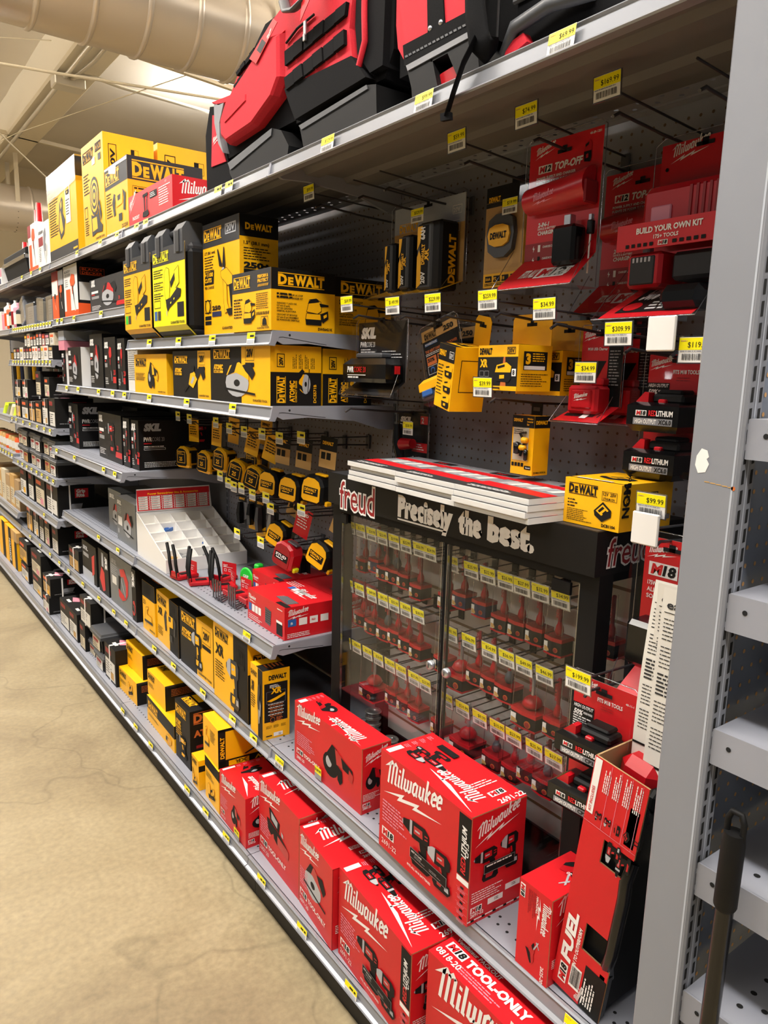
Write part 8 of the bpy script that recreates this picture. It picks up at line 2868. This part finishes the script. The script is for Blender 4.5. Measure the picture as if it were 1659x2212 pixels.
def tub(loc, w, h, lab, seed):
    r = thing('nail_tub', lab, 'tub', loc, 0, 'lidded nail tubs')
    b = MB()
    rg = lambda q, z: [(.0 - q, -q, z), (.16 + q, -q, z), (.16 + q, w + q, z), (-q, w + q, z)]
    b.loft([rg(-.006, 0), rg(0, h * .72)], 'black', smooth=False)
    F = Fr((-.0012, w, 0), (0, -1, 0), (0, 0, 1), (-1, 0, 0))
    prect(b, F, w * .14, h * .06, w * .7, h * .58, random.Random(seed).choice(('cream', 'white_dull', 'tan')), 3)
    prect(b, F, w * .2, h * .42, w * .5, h * .16, 'red_dark', 4)
    plines(b, F, w * .2, h * .34, w * .5, 3, h * .1, h * .04, 'charcoal', 4, seed=seed)
    b.build('tub_body', r)
    b = MB()
    b.loft([rg(.006, h * .70), rg(.007, h * .86), rg(.003, h * .90), rg(.0, h)], 'grey_plastic', smooth=False)
    b.build('tub_lid', r)


k = 0
for (grp, x, z, lst) in (
        ('nail cartons on the bottom deck', -.47, .1382, [(1.392, .165, .17, 0, 1, 'beside the yellow cartons'), (1.90, .10, .138, 0, 0, 'under a strapped one'), (2.05, .165, .15, 0, 0, 'slightly open'), (2.215, .20, .15, 0, 0, 'with a torn top'), (2.59, .16, .10, -.02, 1, 'jutting over the deck edge'), (2.92, .27, .12, .01, 0, 'under a taller one'), (3.31, .24, .11, .01, 0, 'in the fourth bay')]),
        ('nail cartons stacked second on the bottom deck', -.465, .2785, [(1.79, .20, .138, 0, 1, 'wearing a white strap')]), ('nail cartons stacked second on the bottom deck', -.48, .2387, [(2.585, .19, .11, 0, 1, 'with a white strap and orange label')]),
        ('nail cartons stacked second on the bottom deck', -.46, .2587, [(2.915, .28, .15, .0, 0, 'with a big red logo end'), (3.32, .26, .14, 0, 0, 'at the far end of the fourth bay')]),
        ('nail cartons on the second-lowest shelf', -.41, .4642, [(2.20, .21, .12, 0, 1, 'at the far end of the third bay'), (2.655, .15, .155, 0, 0, 'first of the fourth bay row'), (2.87, .13, .19, 0, 0, 'second of the fourth bay row'), (3.02, .125, .19, 0, 0, 'third of the fourth bay row'), (3.17, .155, .18, 0, 1, 'fourth of the fourth bay row'), (3.345, .19, .18, 0, 1, 'fifth of the fourth bay row')]),
        ('nail cartons on the fourth bay shelf', -.43, .7102, [(2.515, .28, .185, 0, 1, 'broad, with a script wordmark end'), (2.83, .26, .175, 0, 0, 'with a grey lozenge end'), (3.14, .16, .18, 0, 0, 'narrow and pale-labelled'), (3.36, .20, .18, 0, 0, 'farthest on its shelf')]),
        ('strapped nail boxes in the fourth bay', -.43, 1.2152, [(2.46, .14, .16, 0, 0, 'lower and nearest'), (2.63, .14, .15, 0, 1, 'lower, second along'), (2.80, .15, .13, 0, 0, 'lower, third along'), (2.97, .16, .12, 0, 1, 'lower, fourth along'), (3.16, .20, .12, 0, 0, 'lower, fifth along'), (3.40, .16, .12, 0, 1, 'lower, farthest')]),
        ('upper strapped nail boxes in the fourth bay', -.43, 1.3755, [(2.56, .12, .11, 0, 0, 'upper and nearest'), (2.77, .13, .14, 0, 0, 'upper, tallest')]), ('upper strapped nail boxes in the fourth bay', -.43, 1.3455, [(3.14, .16, .115, 0, 1, 'upper, strapped, third along'), (3.36, .18, .11, 0, 1, 'upper, strapped, farthest')])):
    for (y, l, h, dx, st, d) in lst:
        k += 1
        nailbox((x + dx, y, z), .2, l, h, 'black nail carton %s, %s' % (d, {'nail cartons on the b': 'on the bottom deck', 'nail cartons stacked ': 'stacked on the bottom deck', 'nail cartons on the s': 'second-lowest shelf', 'nail cartons on the f': 'fourth bay shelf'}.get(grp[:21], 'fourth bay strapped boxes')), k, grp, strap=bool(st))
for i, (y, z, w, h) in enumerate(((1.57, .1382, .15, .085), (1.60, .2240, .17, .095), (1.775, .1382, .13, .075))):
    tub((-.45 if i == 2 else -.47, y, z), w, h, ('lidded black nail tub on the bottom deck, lower one', 'wide lidded black nail tub stacked on another on the bottom deck', 'small lidded black nail tub on the bottom deck')[i], i)
for i in range(6):
    for j in range(2):
        y = 2.49 + i * .185
        tub((-.43 + .01 * (i % 2), y, .9402 + j * .1012), .165, .10, 'lidded black nail tub, %s from the near end, %s layer' % (ORD[i], ('lower', 'upper')[j]), 40 + i * 2 + j)
# small boxes on the short shelf of the fourth bay
rr = random.Random(5)
y = 2.46
i = 0
while y < 3.5:
    w = rr.choice((.075, .09, .11))
    z = 1.5802
    for j in range(2):
        if j and y > 3.2:
            break
        i += 1
        h = rr.choice((.066, .078)) if j else .074
        col = rr.choice(('white_dull', 'black', 'black', 'cream', 'red_dark'))
        lc = rr.choice(('red_dark', 'orange', 'tan', 'pink', 'yellow'))
        carton('fastener_box', 'small fastener box with a %s face, %s from the near end, %s layer' % ({'white_dull': 'white', 'black': 'black', 'cream': 'cream', 'red_dark': 'dark red'}[col], ORD[int((y - 2.46) / .088)], ('lower', 'upper')[j]), 'box', 'fastener boxes on the short shelf', (-.425 + .01 * j, y, z), .14, w - .006, h, col,
               lambda b, F, ww, hh: (prect(b, F, ww * .12, hh * .1, ww * .76, hh * .5, 'white_dull', 1), prect(b, F, ww * .12, hh * .66, ww * .7, hh * .2, lc, 1), plines(b, F, ww * .2, hh * .5, ww * .5, 3, hh * .12, hh * .05, 'charcoal', 2)), None)
        z += h + .0004
    y += w
for i in range(2):
    carton('fastener_box', ('pale lilac box at the near end of the short shelf, lower', 'pale lilac box at the near end of the short shelf, upper', 'grey box on the near end of the short shelf stack')[i], 'box', 'pale boxes at the near end of the short shelf', (-.40, 2.315, 1.6286 + i * .05), .14, .12, .048, ('pink', 'grey_light', 'grey_light')[i], None, None)
# clear fan packs, drinks and hanging goods
for i, (y, w, h, ti) in enumerate(((2.53, .15, .14, 0), (2.745, .18, .135, .08), (2.985, .24, .13, 0), (3.26, .12, .15, -.35))):
    r = thing('clear_fan_pack', ('clear plastic pack nearest on the fan pack shelf', 'greenish clear pack, second on the fan pack shelf', 'wide pale clear pack, third on the fan pack shelf', 'tipped clear pack, fourth on the fan pack shelf')[i], 'pack', (-.40, y, 1.7825 + (.046 if ti < 0 else 0)), 0, 'clear packs in the fourth bay', rot=(ti, 0, 0))
    b = MB()
    b.box(0, .12, 0, w, 0.001, h, 'clear_edge', bevel=.006)
    b.build('clear_pack', r)
    b = MB()
    b.box(.01, .1, .012, w - .012, .006, h - .02, ('white_dull', 'cream', 'white', 'white')[i], bevel=.004)
    plines(b, Fr((.0095, w, 0), (0, -1, 0), (0, 0, 1)), w * .2, h * .6, w * .5, 4, h * .1, h * .03, 'print_grey', 1)
    b.build('packed_item', r)
for i in range(6):
    b = MB()
    h = .10 + .02 * (i % 3)
    b.lathe((0, 0, 0), [(.032, 0), (.034, .004), (.034, h), (.02, h + .012), (.014, h + .02), (.014, h + .035), (0.0001, h + .036)], ('black', 'pink', 'white_dull', 'black', 'orange', 'white_dull')[i], 12)
    b.lathe((0, 0, .02), [(.0346, 0), (.0346, h * .6)], ('cream', 'white', 'red_dark', 'cream', 'white', 'orange')[i], 12)
    o = b.build('spray_bottle')
    o.location = (-.38, 3.445 + .08 * i, 1.7823)
    tag(o, 'small bottle on the far end of the fan pack shelf, %s from the near end' % ORD[i], 'bottle', 'bottles past the clear packs')
for i in range(8):
    r = thing('hanging_pack', 'dark carded pack hanging under the short shelf, %s from the near end' % ORD[i], 'pack', (-.22, 2.56 + .13 * i, 1.405), 0, 'packs hanging under the short shelf')
    b = MB()
    b.box(0, .002, -.045, .045, 0, .125, ('red_dark', 'black', 'red_dark', 'charcoal')[i % 4])
    b.box(-.03, 0, -.036, .036, .006, .09, ('charcoal', 'pink', 'black', 'red_dark')[i % 4], bevel=.006)
    b.build('carded_item', r)
    b = MB()
    b.tube([(.226, 0, .128), (-.03, 0, .128)], .003, 'wire', 5)
    b.build('peg_wire', r)
# fifth bay
GF = 'goods on the fifth bay shelves'
cols = ('kraft', 'tan', 'kraft', 'cream', 'tan', 'kraft')
for i in range(6):
    carton('nail_carton', 'plain brown carton in the fifth bay, %s from the near end' % ORD[i], 'carton', 'brown cartons in the fifth bay', (-.42, 3.69 + .17 * i, .5552), .2, .16, .21 + .02 * (i % 2), cols[i], lambda b, F, w, h: (prect(b, F, w * .1, h * .1, w * .8, h * .5, 'cream', 1), plines(b, F, w * .15, h * .5, w * .6, 5, h * .07, h * .02, 'charcoal', 2)), None)
for i in range(9):
    b = MB()
    b.lathe((0, 0, 0), [(.048, 0), (.05, .006), (.05, .085), (.046, .09), (.046, .1), (0.0001, .1)], 'tan' if i % 3 else 'orange', 12)
    b.lathe((0, 0, .02), [(.0506, 0), (.0506, .05)], 'white_dull', 12)
    o = b.build('nail_jar')
    o.location = (-.37, 3.73 + .115 * i, .9603)
    tag(o, 'amber nail jar in the fifth bay, %s from the near end' % ORD[i], 'jar', 'amber jars in the fifth bay')
for i, (y, z, l, h, c, lab) in enumerate(((3.68, .1382, .19, .20, 'yellow', 'yellow nailer carton on the bottom deck past the nail cartons'), (3.88, .1382, .22, .27, 'yellow', 'tall yellow carton with a black band at the far end of the bottom deck'), (4.12, .1382, .25, .275, 'yellow', 'tall yellow carton last on the bottom deck'), (3.67, .3385, .2, .07, 'tan', 'brown carton on the yellow nailer carton'))):
    carton('nailer_carton', lab, 'carton', 'cartons on the far bottom deck', (-.46, y, z), .3, l, h, c, lambda b, F, w, hh: (prect(b, F, w * .55, 0, w * .45, hh, 'ink' if c == 'yellow' else 'kraft', 1), ptext(b, F.sub(w * .88, hh * .1, math.pi / 2), 'BOSTITCH', 0, 0, w * .22, 'white', bold=.04, k=3, w=hh * .6) if l == .22 else None), None)
for i in range(7):
    r = thing('hanging_tool', 'blue and yellow tool hanging in the fifth bay, %s from the near end' % ORD[i], 'hand tool', (-.24, 3.72 + .14 * i, 1.30 + .03 * (i % 2)), 0, 'tools hanging in the fifth bay')
    b = MB()
    c = ('blue_navy', 'yellow', 'charcoal', 'cream')[i % 4]
    b.tube([(0, 0, 0), (0, .01, .12), (0, 0, .26)], [.022, .016, .02], c, 8)
    b.build('tool_handle', r)
    b = MB()
    b.box(-.02, .02, -.03, .03, .26, .34, ('white_dull', 'black', 'yellow', 'blue_navy')[i % 4], bevel=.004)
    b.build('card_top', r)
    b = MB()
    b.tube([(.246, 0, .34), (-.03, 0, .34)], .003, 'wire', 5)
    b.build('peg_wire', r)
for i in range(4):
    b = MB()
    b.loft([[(-.05, -.05, 0), (.05, -.05, 0), (.05, .05, 0), (-.05, .05, 0)], [(-.045, -.045, .06), (.045, -.045, .06), (.03, .04, .075), (-.03, .04, .075)]], ('lime', 'cream', 'clear_edge', 'lime')[i], smooth=False)
    o = b.build('bagged_part')
    o.location = (-.36, 3.74 + .13 * i, 1.2053)
    tag(o, 'bagged green or clear item on the fifth bay shelf, %s from the near end' % ORD[i], 'bag', 'bagged items in the fifth bay')
for i in range(5):
    b = MB()
    b.box(0, .2, 0, .11, 0, .11 + .02 * (i % 2), ('pink', 'white_dull', 'red', 'orange', 'white')[i], bevel=.004)
    o = b.build('boxed_good')
    o.location = (-.40, 3.92 + .13 * i, 1.7803)
    tag(o, 'small bright box high in the fifth bay, %s from the near end' % ORD[i], 'box', 'bright boxes high in the fifth bay')
r = thing('storage_tote', 'black lidded tote at the far end of the top shelf', 'tote', (-.40, 3.12, 2.0692), 0, None)
b = MB()
b.loft([[(.02, .02, 0), (.36, .02, 0), (.36, .68, 0), (.02, .68, 0)], [(0, 0, .10), (.38, 0, .10), (.38, .70, .10), (0, .70, .10)]], 'black_matte', smooth=False)
b.build('tote_body', r)
b = MB()
b.box(-.01, .39, -.01, .71, .10, .125, 'clear_edge', bevel=.004)
b.box(.0, .38, 0, .70, .124, .165, 'black_matte', bevel=.006)
b.build('tote_lid', r)
carton('boxed_set', 'white and pink printed box lying before the black tote', 'box', None, (-.415, 3.84, 2.0692), .14, .18, .11, 'white', lambda b, F, w, h: (prect(b, F, 0, h * .5, w, h * .45, 'pink', 1), prect(b, F, w * .1, h * .1, w * .7, h * .3, 'blue_navy', 1), prect(b, F, w * .1, h * .6, w * .6, h * .14, 'red', 2)), None)
for i, (y, h) in enumerate(((3.62, .30), (3.56, .335), (4.05, .32))):
    b = MB()
    b.lathe((0, 0, 0), [(.034, 0), (.032, .01), (.016, h), (0.0001, h)], 'red_plastic', 12)
    o = b.build('red_cone')
    o.location = (-.22, y, 2.2345 if i < 2 else 2.0692)
    tag(o, ('tapered red tube standing on the black tote, left one', 'tapered red tube standing on the black tote, right one', 'tapered red tube at the left edge of the picture')[i], 'cone', 'red tapered tubes on the top shelf')
